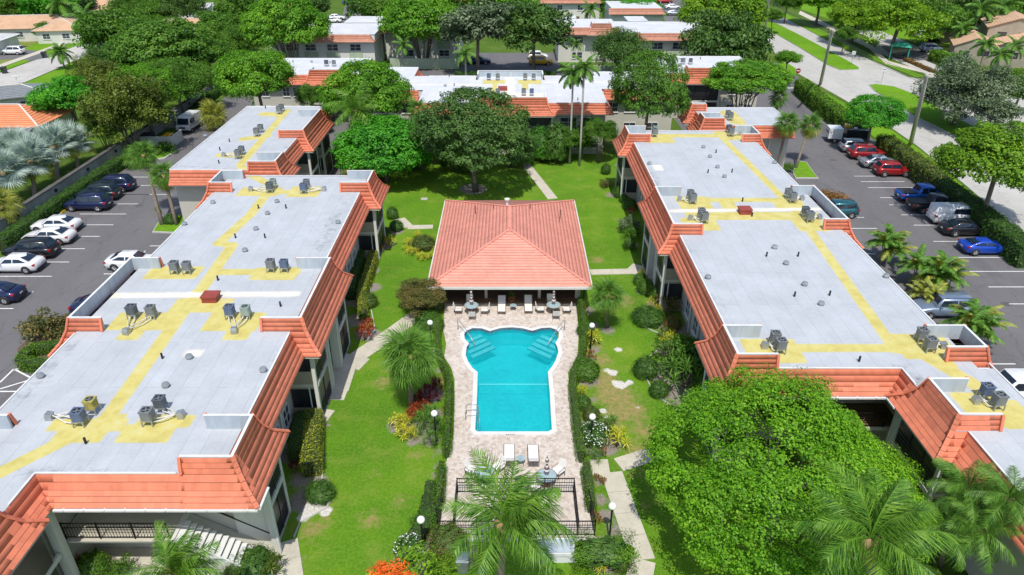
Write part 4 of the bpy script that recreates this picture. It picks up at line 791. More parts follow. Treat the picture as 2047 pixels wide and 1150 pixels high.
gm.materials.append(M['ground']); g_ = bpy.data.objects.new('ground', gm); COL.objects.link(g_); g_['kind'] = 'structure'
if me.polygons[0].normal.z < 0: me.flip_normals()
o = bpy.data.objects.new('pool_deck', me); COL.objects.link(o); o['kind'] = 'structure'
n = len(deck); MB().add([(*p, .1) for p in deck] + [(*p, -.02) for p in deck], [(i, (i + 1) % n, n + (i + 1) % n, n + i) for i in range(n)]).build('deck_edge', M['kerb'], kind='structure')
PL = empty('swimming_pool', (0, 0, 0), label='turquoise swimming pool with a round head, two stepped corners and white coping', cat='swimming pool')
V, Fs = ring('c', pool, cop, -.06, .135, 0); MB().add(V, Fs).build('coping', M['white'], PL)
n = len(pool); q = MB().add([(*p, .13) for p in pool] + [(*p, -.35) for p in pool], [(i, (i + 1) % n, n + (i + 1) % n, n + i) for i in range(n)]).build('waterline_tiles', M['pooltile'], PL)
MB().add([(*p, -.35) for p in pool] + [(*p, -1.5) for p in pool], [(i, (i + 1) % n, n + (i + 1) % n, n + i) for i in range(n)]).build('pool_wall', M['poolshell'], PL); MB().sheet(pool, -1.5).build('pool_floor', M['poolshell'], PL)
MB().sheet(pool, -.1).build('pool_water', M['water'], PL)
def diag_steps(cx, cy, sx):
    for k, r in enumerate((1.05, 1.5, 1.95, 2.4)):
        a = Vector((cx, cy)); d = Vector((-sx * .62, -.78)); nrm = Vector((-d.y, d.x)); p = a + d * (r - 1.05); hw = .86 + .05 * k
        z = -.12 - .13 * k
        MB().prism([tuple(p + nrm * hw), tuple(p - nrm * hw), tuple(p - nrm * hw + d * .36), tuple(p + nrm * hw + d * .36)], z - .14, z).build('pool_step', M['steppale'], PL)
        if k < 4: MB().prism([tuple(p + nrm * hw * .98 + d * .37), tuple(p - nrm * hw * .98 + d * .37), tuple(p - nrm * hw * .98 + d * .44), tuple(p + nrm * hw * .98 + d * .44)], z - .05, z - .01).build('step_nosing', M['pooltile'], PL)
    MB().prism([(cx + sx * .0 - 1.0, cy - .1), (cx + 1.0, cy - .1), (cx + .9, cy + .9), (cx - .9, cy + .9)], -1.4, -.13)
diag_steps(-2.95, 44.55, -1); diag_steps(3.1, 44.5, 1)
for k in range(5): MB().box(-.02 + k * .12 - .25, .03 + k * .12 - .25, 33.42, 33.50, .136, .14).build('depth_marking', M['trim'], PL)
x0, y0 = at(957, 766); x1, _ = at(1097, 766); MB().box(x0, x1, y0 - .02, y0 + .02, -.096, -.09).build('depth_line', M['poolline'], PL)
def text(body, x, y, z, size, mat, parent, rot=(0, 0, 0)):
    cu = bpy.data.curves.new('lettering', 'FONT'); cu.body = body; cu.size = size; cu.align_x = 'CENTER'; cu.align_y = 'CENTER'; cu.extrude = .002; t = bpy.data.objects.new('tmp', cu); COL.objects.link(t)
    dg = bpy.context.evaluated_depsgraph_get(); me = bpy.data.meshes.new_from_object(t.evaluated_get(dg)); bpy.data.objects.remove(t); me.materials.clear(); me.materials.append(M[mat])
    return link('lettering', me, parent, (x, y, z), rot)
def rail_tube(name, pts, lab, parent_loc):
    r = empty(name, (*parent_loc, .1), label=lab, cat='handrail'); L = Vector((*parent_loc, .1))
    for dx in (0, ):
        MB().tube([Vector(p) - L for p in pts], .028, 6).build('rail', M['galv'], r, True)
        MB().cyl(pts[0][0] - L.x, pts[0][1] - L.y, 0, .04, .07).build('foot_flange', M['galv'], r)
for sx, lab, x, y in ((-1, 'bent steel handrail at the left pool steps', -3.95, 45.45), (1, 'bent steel handrail at the right pool steps', 4.1, 45.4)):
    rail_tube('pool_handrail', [(x, y, .1), (x, y, .95), (x - sx * .12, y - .1, 1.0), (x - sx * 1.0, y - 1.6, .55), (x - sx * 1.35, y - 2.1, .2), (x - sx * 1.35, y - 2.1, -.5)], lab, (x, y))
lx, ly = at(946, 836); r = empty('pool_ladder', (lx, ly, .1), label='small steel pool ladder on the left side near the shallow end line', cat='ladder')
for dy in (-.28, .28): MB().tube([(-.45, dy, 0), (-.45, dy, .62), (-.3, dy, .74), (.2, dy, .74), (.32, dy, .6), (.32, dy, -.9)], .025, 6).build('rail', M['galv'], r, True)
for k in range(3): MB().box(.26, .4, -.28, .28, -.35 - .25 * k, -.31 - .25 * k).build('tread', M['white'], r)
# ================================================================ POOL PAVILION
PV = empty('pool_pavilion', (0, 0, 0), label='open fronted pavilion with large salmon tiled hip roof at the head of the pool', cat='pavilion')
px0, px1, py0, py1, ze, zr = -6.37, 6.27, 47.84, 65.4, 2.45, 4.42
ms = Mansard(PV, M['tilepink'], .3); W2 = (px1 - px0) / 2; N = 21
pr = [(W2 * i / N, ze + (zr - ze) * i / N) for i in range(N + 1)]; c4 = [(px0, py0), (px1, py0), (px1, py1), (px0, py1)]
for i in range(4): ms.strip(c4[i], c4[(i + 1) % 4], 1, -1, 0, prof=pr)
for i, dv in enumerate(((1, 1), (-1, 1), (-1, -1), (1, -1))):
    c = Vector((*c4[i], 0)); d3 = Vector((*dv, 0))
    for k in range(N): A_ = c + d3 * pr[k][0] + Vector((0, 0, pr[k][1] + .05)); B_ = c + d3 * pr[k + 1][0] + Vector((0, 0, pr[k + 1][1] + .04)); MB().bar(A_, A_ + (B_ - A_) * .95, .2, .06).build('hip_tile', M['tilepink'], PV)
for k in range(12): MB().box(-.14, .04, 0, .38, 0, .06).build('ridge_tile', M['tilepink'], PV).location = (0, py0 + W2 + .1 + k * .415, zr + .03)
ms.done()
for a, b in (((px0, py0 - .04), (px1, py0 - .04)), ((px0 - .04, py0), (px0 - .04, py1)), ((px1 + .04, py0), (px1 + .04, py1))): MB().bar((*a, ze - .1), (*b, ze - .1), .12, .2).build('fascia', M['creamlight'], PV)
slab(PV, 'ceiling', px0 + .05, px1 - .05, py0 + .05, py1 - .05, ze - .12, ze - .04, 'cream')
ubox(PV, 'rear_wall', px0 + .6, px1 - .6, 55.2, 55.4, 0, ze - .12, 'tan'); ubox(PV, 'side_wall', px0 + .6, px0 + .8, 50, 63.5, 0, ze - .12, 'cream'); ubox(PV, 'side_wall', px1 - .8, px1 - .6, 50, 63.5, 0, ze - .12, 'cream')
M['brickfloor'] = PM('brick_floor', (.14, .085, .06), .5, 5, .9, fine=.5)
ubox(PV, 'brick_floor', px0 + .7, px1 - .7, 49.8, 55.2, 0, .27, 'brickfloor'); ubox(PV, 'timber_step', px0 + 1.0, px1 - .8, 49.35, 49.8, 0, .24, 'timber')
for x in (-5.3, -1.95, 2.35, 5.35): ubox(PV, 'post', x - .11, x + .11, 49.85, 50.07, .27, ze - .12, 'cream')
ubox(PV, 'beam', px0 + .7, px1 - .7, 49.8, 50.1, ze - .4, ze - .125, 'cream')
vx_, vy_ = at(1014, 412, 4.3); MB().cyl(vx_, vy_, 4.3, 4.9, .12, 8).lathe([(.22, 4.85), (.25, 5.0), (.001, 5.05)], 8, (vx_, vy_)).build('roof_ventilator', M['white'], PV)
for a in ((950, 413), (986, 412), (1120, 422), (1060, 410), (1031, 412)): x, y = at(*a, 4.2); MB().cyl(x, y, 3.4, 4.3, .04, 6).build('vent_pipe', M['black'], PV)
# fences at the near end of the deck
r = empty('pool_fence', (0, 0, 0), label='black iron railing closing the near end of the pool deck', cat='railing')
za = .1; fy = at(0, 1074)[1]; fx0, fx1 = at(876, 1074)[0], at(1188, 1074)[0]; railing('r', (fx0, fy), (fx1, fy), za, 1.05, r)
railing('r', (fx1, fy), (at(1175, 1010)[0], at(0, 1010)[1] + 0), za, 1.05, r); railing('r', (fx0, fy), (at(886, 1010)[0], at(0, 1010)[1]), za, 1.05, r)
r2 = empty('pool_fence', (0, 0, 0), label='black iron railing around the inner gate area behind the palm', cat='railing')
gy = at(0, 988)[1]; gx0, gx1 = at(915, 988)[0], at(1146, 988)[0]; railing('r', (gx0, gy), (gx1, gy), za, 1.05, r2); railing('r', (gx1, gy), (gx1, fy + .1), za, 1.05, r2); railing('r', (gx0, gy), (gx0, fy + .1), za, 1.05, r2)
MB().box(fx0 - .1, fx1 + .1, fy - .3, fy - .12, -.4, .1).build('retaining_wall', M['creamlight'], label='low pale retaining wall under the near pool railing', cat='wall')
r = empty('pump_enclosure', (2.3, 24.6, 0), label='white pool equipment enclosure below the near railing, half hidden by the palm', cat='enclosure')
MB().box(-.9, .9, -.5, .5, 0, .6).build('wall', M['white'], r); MB().box(-.8, .8, -.4, .4, .6, .65).build('lid', M['greypanel'], r); MB().box(-.95, .95, -.55, -.5, .5, .7).build('rim', M['white'], r)
# ================================================================ LAMPS, FURNITURE
GL = None
def lamp(bx, by, lab, h=2.1):
    global GL
    x, y = at(bx, by); r = empty('globe_lamp', (x, y, 0), label=lab, cat='lamp post', group='globe lamps around the pool')
    if GL is None: GL = (MB().cyl(0, 0, 0, 1, .05, 8).mesh('post', M['iron'], True), MB().cyl(0, 0, 0, .1, .12, 10, .07).mesh('base', M['iron'], True), MB().lathe([(.001, -.2)] + [(.2 * math.sin(a), -.2 * math.cos(a)) for a in [math.pi * k / 9 for k in range(1, 9)]] + [(.001, .2)], 16).mesh('globe', M['globe'], True), MB().cyl(0, 0, 0, .08, .09, 10).mesh('collar', M['iron'], True))
    link('post', GL[0], r, sc=(1, 1, h)); link('base', GL[1], r); link('globe', GL[2], r, (0, 0, h + .24)); link('collar', GL[3], r, (0, 0, h))
for a in ((1166, 612, 'globe lamp at the right corner of the pavilion'), (1180, 706, 'globe lamp beside the yellow shrub right of the pool'), (863, 700, 'globe lamp left of the pool behind the fan palm'), (872, 888, 'globe lamp among the left beds beside the maroon plants'), (1180, 895, 'globe lamp beside the white flowering shrub'), (847, 1106, 'globe lamp on the near left lawn edge by the white flowers'), (1218, 1078, 'globe lamp between the big clipped shrub and the path')): lamp(*a)
def lounger(px, py, lab, rz=0.0):
    x, y = at(px, py); r = empty('sun_lounger', (x, y, .1), rz, label=lab, cat='sun lounger', group='sun loungers on the pool deck')
    f = MB(); w = .32
    for s_ in (-1, 1): f.tube([(s_ * w, -.95, .3), (s_ * w, .25, .32)], .02, 6).tube([(s_ * w, .25, .32), (s_ * w, .92, .72)], .02, 6)
    f.bar((-w, -.95, .3), (w, -.95, .3), .04).bar((-w, .92, .72), (w, .92, .72), .04).build('frame', M['bronze_metal'], r)
    for (lx_, ly_) in ((-w, -.75), (w, -.75), (-w, .3), (w, .3)): MB().bar((lx_, ly_, 0), (lx_, ly_, .3), .035).build('leg', M['bronze_metal'], r)
    for k in range(4): MB().box(-w + .03, w - .03, -.92 + k * .29, -.92 + k * .29 + .28, .315, .335).build('seat_strap', M['sling'], r)
    MB().hexa([(-w + .03, .27, .34), (w - .03, .27, .34), (w - .03, .9, .72), (-w + .03, .9, .72), (-w + .03, .25, .36), (w - .03, .25, .36), (w - .03, .88, .74), (-w + .03, .88, .74)]).build('backrest', M['sling'], r)
lounger(1003, 620, 'white sun lounger left of the potted plant'); lounger(1056, 619, 'white sun lounger right of the potted plant'); lounger(1018, 921, 'left sun lounger near the railing', math.pi); lounger(1066, 922, 'right sun lounger near the railing', math.pi)
def chair(x, y, rz, lab):
    r = empty('patio_chair', (x, y, .1), rz, label=lab, cat='chair', group='strap chairs at the pool tables'); w = .26
    for sx in (-1, 1):
        for sy in (-1, 1): MB().bar((sx * w, sy * w, 0), (sx * w, sy * w, .42), .03).build('leg', M['bronze_metal'], r)
        MB().tube([(sx * w, -w, .42), (sx * w, -w, .62), (sx * w, w, .66)], .016, 5).build('arm', M['bronze_metal'], r)
    MB().box(-w, w, -w, w, .40, .44).build('seat', M['sling'], r); MB().hexa([(-w, w - .02, .44), (w, w - .02, .44), (w, w + .02, .44), (-w, w + .02, .44), (-w, w + .14, .92), (w, w + .14, .92), (w, w + .17, .92), (-w, w + .17, .92)]).build('backrest', M['sling'], r)
STR = None
def table_set(px, py, where, chairs):
    x, y = at(px, py); r = empty('patio_table', (x, y, .1), label='round glass patio table ' + where, cat='table', group='round patio tables')
    MB().cyl(0, 0, .70, .715, .55, 20).build('tabletop', M['copper'], r); t = MB()
    for k in range(20): a = math.tau * k / 20; b = math.tau * (k + 1) / 20; t.bar((.56 * math.cos(a), .56 * math.sin(a), .70), (.56 * math.cos(b), .56 * math.sin(b), .70), .03)
    t.build('rim', M['bronze_metal'], r)
    for k in range(4): a = math.pi / 4 + k * math.pi / 2; MB().bar((.5 * math.cos(a), .5 * math.sin(a), 0), (.42 * math.cos(a), .42 * math.sin(a), .7), .03).build('leg', M['bronze_metal'], r)
    u = empty('parasol', (x, y, .1), label='closed striped parasol standing in the table ' + where, cat='parasol', group='closed striped parasols')
    MB().cyl(0, 0, 0, 2.2, .02, 6).build('pole', M['white'], u); MB().cyl(0, 0, 0, .07, .22, 12).build('base', M['terracotta'], u)
    for k in range(10):
        z0 = .95 + k * .13; r0 = .10 + .035 * math.sin(k * 1.3) + (.03 if k < 4 else 0) - .006 * k; MB().lathe([(r0, z0), (r0 + .015, z0 + .06), (r0 - .01, z0 + .13)], 8).build('canopy_band', M['sling' if k % 2 else 'umb'], u, True)
    MB().lathe([(.06, 2.25), (.001, 2.4)], 8).build('canopy_tip', M['sling'], u)
    for i, (dx, dy, rz, w) in enumerate(chairs): chair(x + dx, y + dy, rz, w)
M['umb'] = PM('umbrella_stripe', (.20, .10, .11), .2, 5, .8)
table_set(943, 628, 'at the left of the pavilion step', ((-1.0, -.1, math.pi / 2, 'chair left of the far left table'), (1.0, -.15, -math.pi / 2, 'chair right of the far left table'), (.1, -.95, math.pi, 'chair on the pool side of the far left table'), (-.2, .95, 0, 'chair behind the far left table')))
table_set(1106, 627, 'at the right of the pavilion step', ((-1.0, -.1, math.pi / 2, 'chair left of the far right table'), (1.0, -.15, -math.pi / 2, 'chair right of the far right table'), (.15, -.95, math.pi, 'chair on the pool side of the far right table'), (-.2, .95, 0, 'chair behind the far right table')))
table_set(969, 965, 'at the near left of the deck', ((.75, .75, -.8, 'chair right of the near left table'), (-.75, .5, .9, 'chair left of the near left table'), (0, -.9, math.pi, 'chair on the near side of the near left table')))
table_set(1092, 972, 'at the near right of the deck', ((.7, .7, -.8, 'chair right of the near right table'), (-.7, -.5, 2.2, 'chair on the near side of the near right table')))
for px, py, l in ((1026, 622, 'small side table between the two far loungers'), (1041, 930, 'small round side table between the two near loungers')):
    x, y = at(px, py); r = empty('side_table', (x, y, .1), label=l, cat='side table'); MB().cyl(0, 0, .42, .44, .26, 14).build('tabletop', M['copper'], r)
    for k in range(4): a = math.pi / 4 + k * math.pi / 2; MB().bar((.24 * math.cos(a), .24 * math.sin(a), 0), (.2 * math.cos(a), .2 * math.sin(a), .42), .025).build('leg', M['bronze_metal'], r)
# ================================================================ ROOFTOP CONDENSERS
def cond_mesh(mat):
    b = MB(); w = .38; c = .09; H = .74; pl = [(-w + c, -w), (w - c, -w), (w, -w + c), (w, w - c), (w - c, w), (-w + c, w), (-w, w - c), (-w, -w + c)]
    b.prism(pl, 0, H - .08)
    for k in range(6): b.prism([(x * 1.015, y * 1.015) for x, y in pl], .08 + k * .1, .11 + k * .1)
    return b.mesh('cabinet', M[mat])
CMESH = {}; ftop = MB(); w = .39
ftop.add([(w * x, w * y, .66) for x, y in ((-1, -1), (1, -1), (1, 1), (-1, 1))] + [(w * x, w * y, .75) for x, y in ((-1, -1), (1, -1), (1, 1), (-1, 1))], [(0, 1, 5, 4), (1, 2, 6, 5), (2, 3, 7, 6), (3, 0, 4, 7)])
Vr = [(.3 * math.cos(math.tau * k / 16), .3 * math.sin(math.tau * k / 16), .76) for k in range(16)]; Vo = [(w * max(-1, min(1, 1.5 * math.cos(math.tau * k / 16))), w * max(-1, min(1, 1.5 * math.sin(math.tau * k / 16))), .75) for k in range(16)]
ftop.add(Vr + Vo + [(x, y, .62) for x, y, z in Vr], [(k, 16 + k, 16 + (k + 1) % 16, (k + 1) % 16) for k in range(16)] + [(k, (k + 1) % 16, 32 + (k + 1) % 16, 32 + k) for k in range(16)])
FT = {}; FAN = MB().cyl(0, 0, .69, .73, .07, 8)
for k in range(4): a = k * math.pi / 2 + .3; FAN.bar((.05 * math.cos(a), .05 * math.sin(a), .71), (.27 * math.cos(a), .27 * math.sin(a), .72), .13, .012)
FANM = FAN.mesh('fan', M['galv']); WELL = MB().cyl(0, 0, .655, .672, .31, 16).mesh('fan_well', M['black']); gr = MB()
for r_ in (.1, .18, .26):
    for k in range(16): a = math.tau * k / 16; b = math.tau * (k + 1) / 16; gr.bar((r_ * math.cos(a), r_ * math.sin(a), .762), (r_ * math.cos(b), r_ * math.sin(b), .762), .01)
GRM = gr.mesh('grille', M['iron']); LEGM = MB().box(-.025, .025, -.025, .025, 0, .45).mesh('stand_leg', M['galv']); BARM = MB().box(-.4, .4, -.03, .03, .43, .48).mesh('stand_bar', M['galv'])
HOODM = None
def condenser(x, y, mat, lab, rz=0, s=1.0, z=6.5):
    r = empty('air_conditioner', (x, y, z), rz, label=lab, cat='air conditioner', group='air conditioners on the flat roofs')
    if mat not in CMESH: CMESH[mat] = cond_mesh(mat); FT[mat] = ftop.mesh('top_frame', M[mat])
    k = .36
    link('cabinet', CMESH[mat], r, (0, 0, k), sc=(s, s, s)); tp = link('top_frame', FT[mat], r, (0, 0, k), sc=(s, s, s)); link('fan', FANM, r, (0, 0, k), sc=(s, s, s)); link('fan_well', WELL, r, (0, 0, k), sc=(s, s, s)); link('grille', GRM, r, (0, 0, k), sc=(s, s, s))
    for a, b in ((-1, -1), (1, -1), (1, 1), (-1, 1)): link('stand_leg', LEGM, r, (a * .24, b * .24, 0), sc=(1, 1, .78))
    for b in (-1, 1): link('stand_bar', BARM, r, (0, b * .24, -.11), sc=(.68, 1, 1))
def hood(x, y, dx, dy, lab, z=6.5, src=()):
    """sheet metal outlet with white insulated lines running to its units"""
    r = empty('pipe_outlet', (x, y, z), math.atan2(dy, dx), label=lab, cat='roof pipes', group='pipe outlets on the flat roofs')
    MB().box(-.18, .14, -.17, .17, 0, .26).hexa([(-.18, -.17, .26), (.14, -.17, .26), (.14, .17, .26), (-.18, .17, .26), (-.12, -.15, .42), (.2, -.15, .34), (.2, .15, .34), (-.12, .15, .42)]).build('hood', M['galv'], r)
    c, s_ = math.cos(-math.atan2(dy, dx)), math.sin(-math.atan2(dy, dx))
    for i, (ux, uy) in enumerate(src):
        lx, ly = (ux - x) * c - (uy - y) * s_, (ux - x) * s_ + (uy - y) * c
        for j in (-.07, .07): MB().tube([(.16, j, .3), (.32, j, .2), (lx * .55, ly * .55 + j * 2.2, .12 + .08 * (j > 0)), (lx * .85, ly * .85 + j * 2, .16), (lx, ly + j, .55)], .035, 6).build('insulated_pipe', M['pipe'], r, True)
def ac(px, py): return atd(px, py)
ACS = [  # stand-foot pixel, paint, label, [hood px]
 ([(347, 552, 'acgrey'), (372, 552, 'acgrey')], None, 'on the left roof above the red tiled left bay'),
 ([(540, 548, 'acgrey'), (567, 548, 'acblue')], None, 'on the left roof beside the grey wall of the middle right bay'),
 ([(262, 643, 'acdark'), (300, 643, 'acgrey')], (254, 668), 'on the left roof just below the pale strip, left pair'),
 ([(458, 643, 'acblue'), (490, 643, 'acgreen')], (469, 666), 'on the left roof just below the pale strip, right pair'),
 ([(155, 860, 'acblue'), (180, 835, 'acolive')], (102, 838), 'at the near end of the left roof, left pair'),
 ([(293, 858, 'acgrey'), (318, 832, 'acdark')], (363, 835), 'at the near end of the left roof, right pair'),
 ([(538, 388, 'acdark'), (545, 380, 'acgreen')], (502, 382), 'at the far end of the left roof, left pair'),
 ([(606, 390, 'acblue'), (612, 381, 'acgrey')], (648, 382), 'at the far end of the left roof, right pair'),
 ([(475, 320, 'acgrey'), (482, 312, 'acgrey')], (448, 313), 'on the roof beside the mail van, near pair'),
 ([(512, 275, 'acgrey'), (520, 267, 'acgrey')], None, 'on the roof beside the mail van, middle pair'),
 ([(557, 230, 'acgrey'), (562, 225, 'acgrey')], None, 'on the roof beside the mail van, far pair'),
 ([(1309, 276, 'acgrey'), (1311, 270, 'acgreen')], None, 'at the far left corner of the right roof'),
 ([(1462, 275, 'acgrey'), (1458, 268, 'acdark')], (1478, 271), 'at the far right corner of the right roof'),
 ([(1386, 411, 'acgrey'), (1381, 403, 'acgrey')], (1358, 402), 'on the right roof just above the pale strip at left'),
 ([(1409, 450, 'acgrey'), (1403, 441, 'acgrey')], (1380, 440), 'on the right roof just below the pale strip at left'),
 ([(1586, 409, 'acgrey'), (1577, 400, 'acgrey')], (1602, 400), 'on the right roof just above the pale strip at right'),
 ([(1620, 448, 'acgrey'), (1611, 438, 'acdark')], (1637, 438), 'on the right roof just below the pale strip at right'),
 ([(1562, 713, 'acgrey'), (1551, 697, 'acgrey')], (1528, 696), 'above the red front slope of the right roof'),
 ([(1862, 710, 'acgrey'), (1845, 690, 'acgrey')], (1884, 696), 'beside the grey walled corner bay of the right roof'),
 ([(1999, 826, 'acgrey'), (1975, 806, 'acblue')], (1950, 806), 'at the near end of the right roof above the stepped eave'),
 ([(1461, 243, 'acgrey'), (1456, 238, 'acgrey')], None, 'on the small roof behind the twin fan palms'),
 ([(977, 162, 'acblue'), (995, 162, 'acgrey')], None, 'on the far pale roof, left pair in the grey walled bay'),
 ([(1050, 162, 'acgrey'), (1067, 162, 'acgrey')], None, 'on the far pale roof, right pair in the grey walled bay'),
 ([(978, 192, 'acgrey'), (995, 193, 'acgrey')], None, 'on the far pale roof, left pair above the big dark tree'),
 ([(1047, 193, 'acgrey'), (1063, 193, 'acblue')], None, 'on the far pale roof, right pair above the tiled bay'),
 ([(652, 134, 'acdark'), (667, 134, 'acgrey')], None, 'on the far left pale roof above its tiled bay'),
 ([(1366, 130, 'acgrey'), (1381, 130, 'acdark')], None, 'on the far right pale roof above its tiled bay')]
for us, hp, w_ in ACS:
    pos = [ac(a, b) for a, b, _ in us]
    if abs(us[0][1] - us[1][1]) > 3: pos = [(pos[0][0], pos[0][1] + .38), (pos[1][0], max(pos[1][1] + .38, pos[0][1] + .85))]
    else: pos = [(pos[0][0], pos[0][1] + .38), (max(pos[1][0], pos[0][0] + .78), pos[1][1] + .38)]
    for i, ((x, y), u) in enumerate(zip(pos, us)): condenser(x, y, u[2], ('nearer' if i == 0 else 'farther') * (abs(us[0][1] - us[1][1]) > 3) + ('left' if i == 0 else 'right') * (abs(us[0][1] - us[1][1]) <= 3) + ' unit ' + w_, rz=random.uniform(-.06, .06), s=.70 if i == 0 else .66)
    if hp:
        hx, hy = atd(*hp); cx_, cy_ = (pos[0][0] + pos[1][0]) / 2, (pos[0][1] + pos[1][1]) / 2
        hood(hx, hy, cx_ - hx, cy_ - hy, 'pipe outlet ' + w_, src=pos)
# ================================================================ VEHICLES
WM = MB(); WM.lathe([(.21, -.11), (.31, -.11), (.34, -.08), (.34, .08), (.31, .11), (.21, .11)], 18); WHEEL = WM.mesh('wheel', M['tyre'], True)
rm = MB(); rm.lathe([(.001, .085), (.06, .09), (.08, .07), (.19, .075), (.215, .105), (.215, -.1)], 14)
for k in range(5): a = math.tau * k / 5; rm.bar((.05 * math.cos(a), .05 * math.sin(a), .09), (.2 * math.cos(a), .2 * math.sin(a), .1), .06, .03)
RIM = rm.mesh('rim', M['rim'], True)
# profile: (x, half width, sill z, belt z) along the car, nose at +x;  cabin: (x belt front, x roof front, x roof rear, x belt rear, roof z, half width roof)
CARS = {
 'sedan': dict(L=4.65, body=[(-2.32, .72, .42, .78), (-2.15, .86, .25, .98), (-1.7, .90, .2, 1.02), (-.9, .91, .18, .98), (.5, .91, .18, .95), (1.3, .90, .2, .90), (1.95, .86, .22, .78), (2.25, .74, .28, .66), (2.33, .60, .36, .56)], cab=(.95, .25, -.95, -1.75, 1.43, .62), wx=1.38),
 'coupe': dict(L=4.5, body=[(-2.22, .70, .42, .82), (-2.05, .88, .25, 1.0), (-1.5, .92, .2, 1.0), (-.8, .92, .18, .93), (.5, .91, .18, .90), (1.3, .90, .2, .86), (1.9, .86, .22, .72), (2.2, .72, .28, .6), (2.27, .55, .34, .52)], cab=(.85, .05, -.75, -1.75, 1.32, .56), wx=1.35),
 'suv': dict(L=4.6, body=[(-2.28, .78, .45, .95), (-2.2, .88, .32, 1.08), (-1.6, .92, .28, 1.08), (-.8, .93, .26, 1.06), (.5, .93, .26, 1.05), (1.25, .92, .28, 1.02), (1.9, .88, .3, .90), (2.22, .78, .35, .78), (2.3, .64, .42, .66)], cab=(1.05, .5, -1.75, -2.18, 1.70, .66), wx=1.36),
 'hatch': dict(L=4.1, body=[(-2.02, .76, .42, .9), (-1.95, .85, .3, 1.05), (-1.4, .89, .25, 1.05), (-.6, .90, .24, 1.03), (.5, .90, .24, 1.0), (1.1, .89, .25, .97), (1.7, .85, .28, .86), (1.98, .76, .32, .72), (2.05, .62, .38, .62)], cab=(.95, .45, -1.6, -1.95, 1.60, .68), wx=1.24),
 'van': dict(L=4.9, body=[(-2.42, .86, .4, 1.15), (-2.4, .9, .32, 1.2), (-1.6, .92, .28, 1.2), (-.6, .92, .26, 1.2), (.6, .92, .26, 1.15), (1.4, .91, .28, 1.08), (2.0, .88, .3, .95), (2.38, .78, .35, .8), (2.45, .64, .42, .66)], cab=(1.6, .85, -2.3, -2.4, 1.92, .80), wx=1.5, panel=True),
 'pickup': dict(L=5.4, body=[(-2.7, .88, .5, 1.0), (-2.65, .92, .45, 1.08), (-1.6, .94, .42, 1.08), (-.7, .94, .4, 1.08), (.5, .94, .4, 1.08), (1.4, .94, .42, 1.08), (2.1, .92, .42, 1.0), (2.6, .84, .45, .9), (2.7, .70, .5, .75)], cab=(1.15, .65, -.65, -.95, 1.80, .70), wx=1.65, bed=True),
}
CM = {}
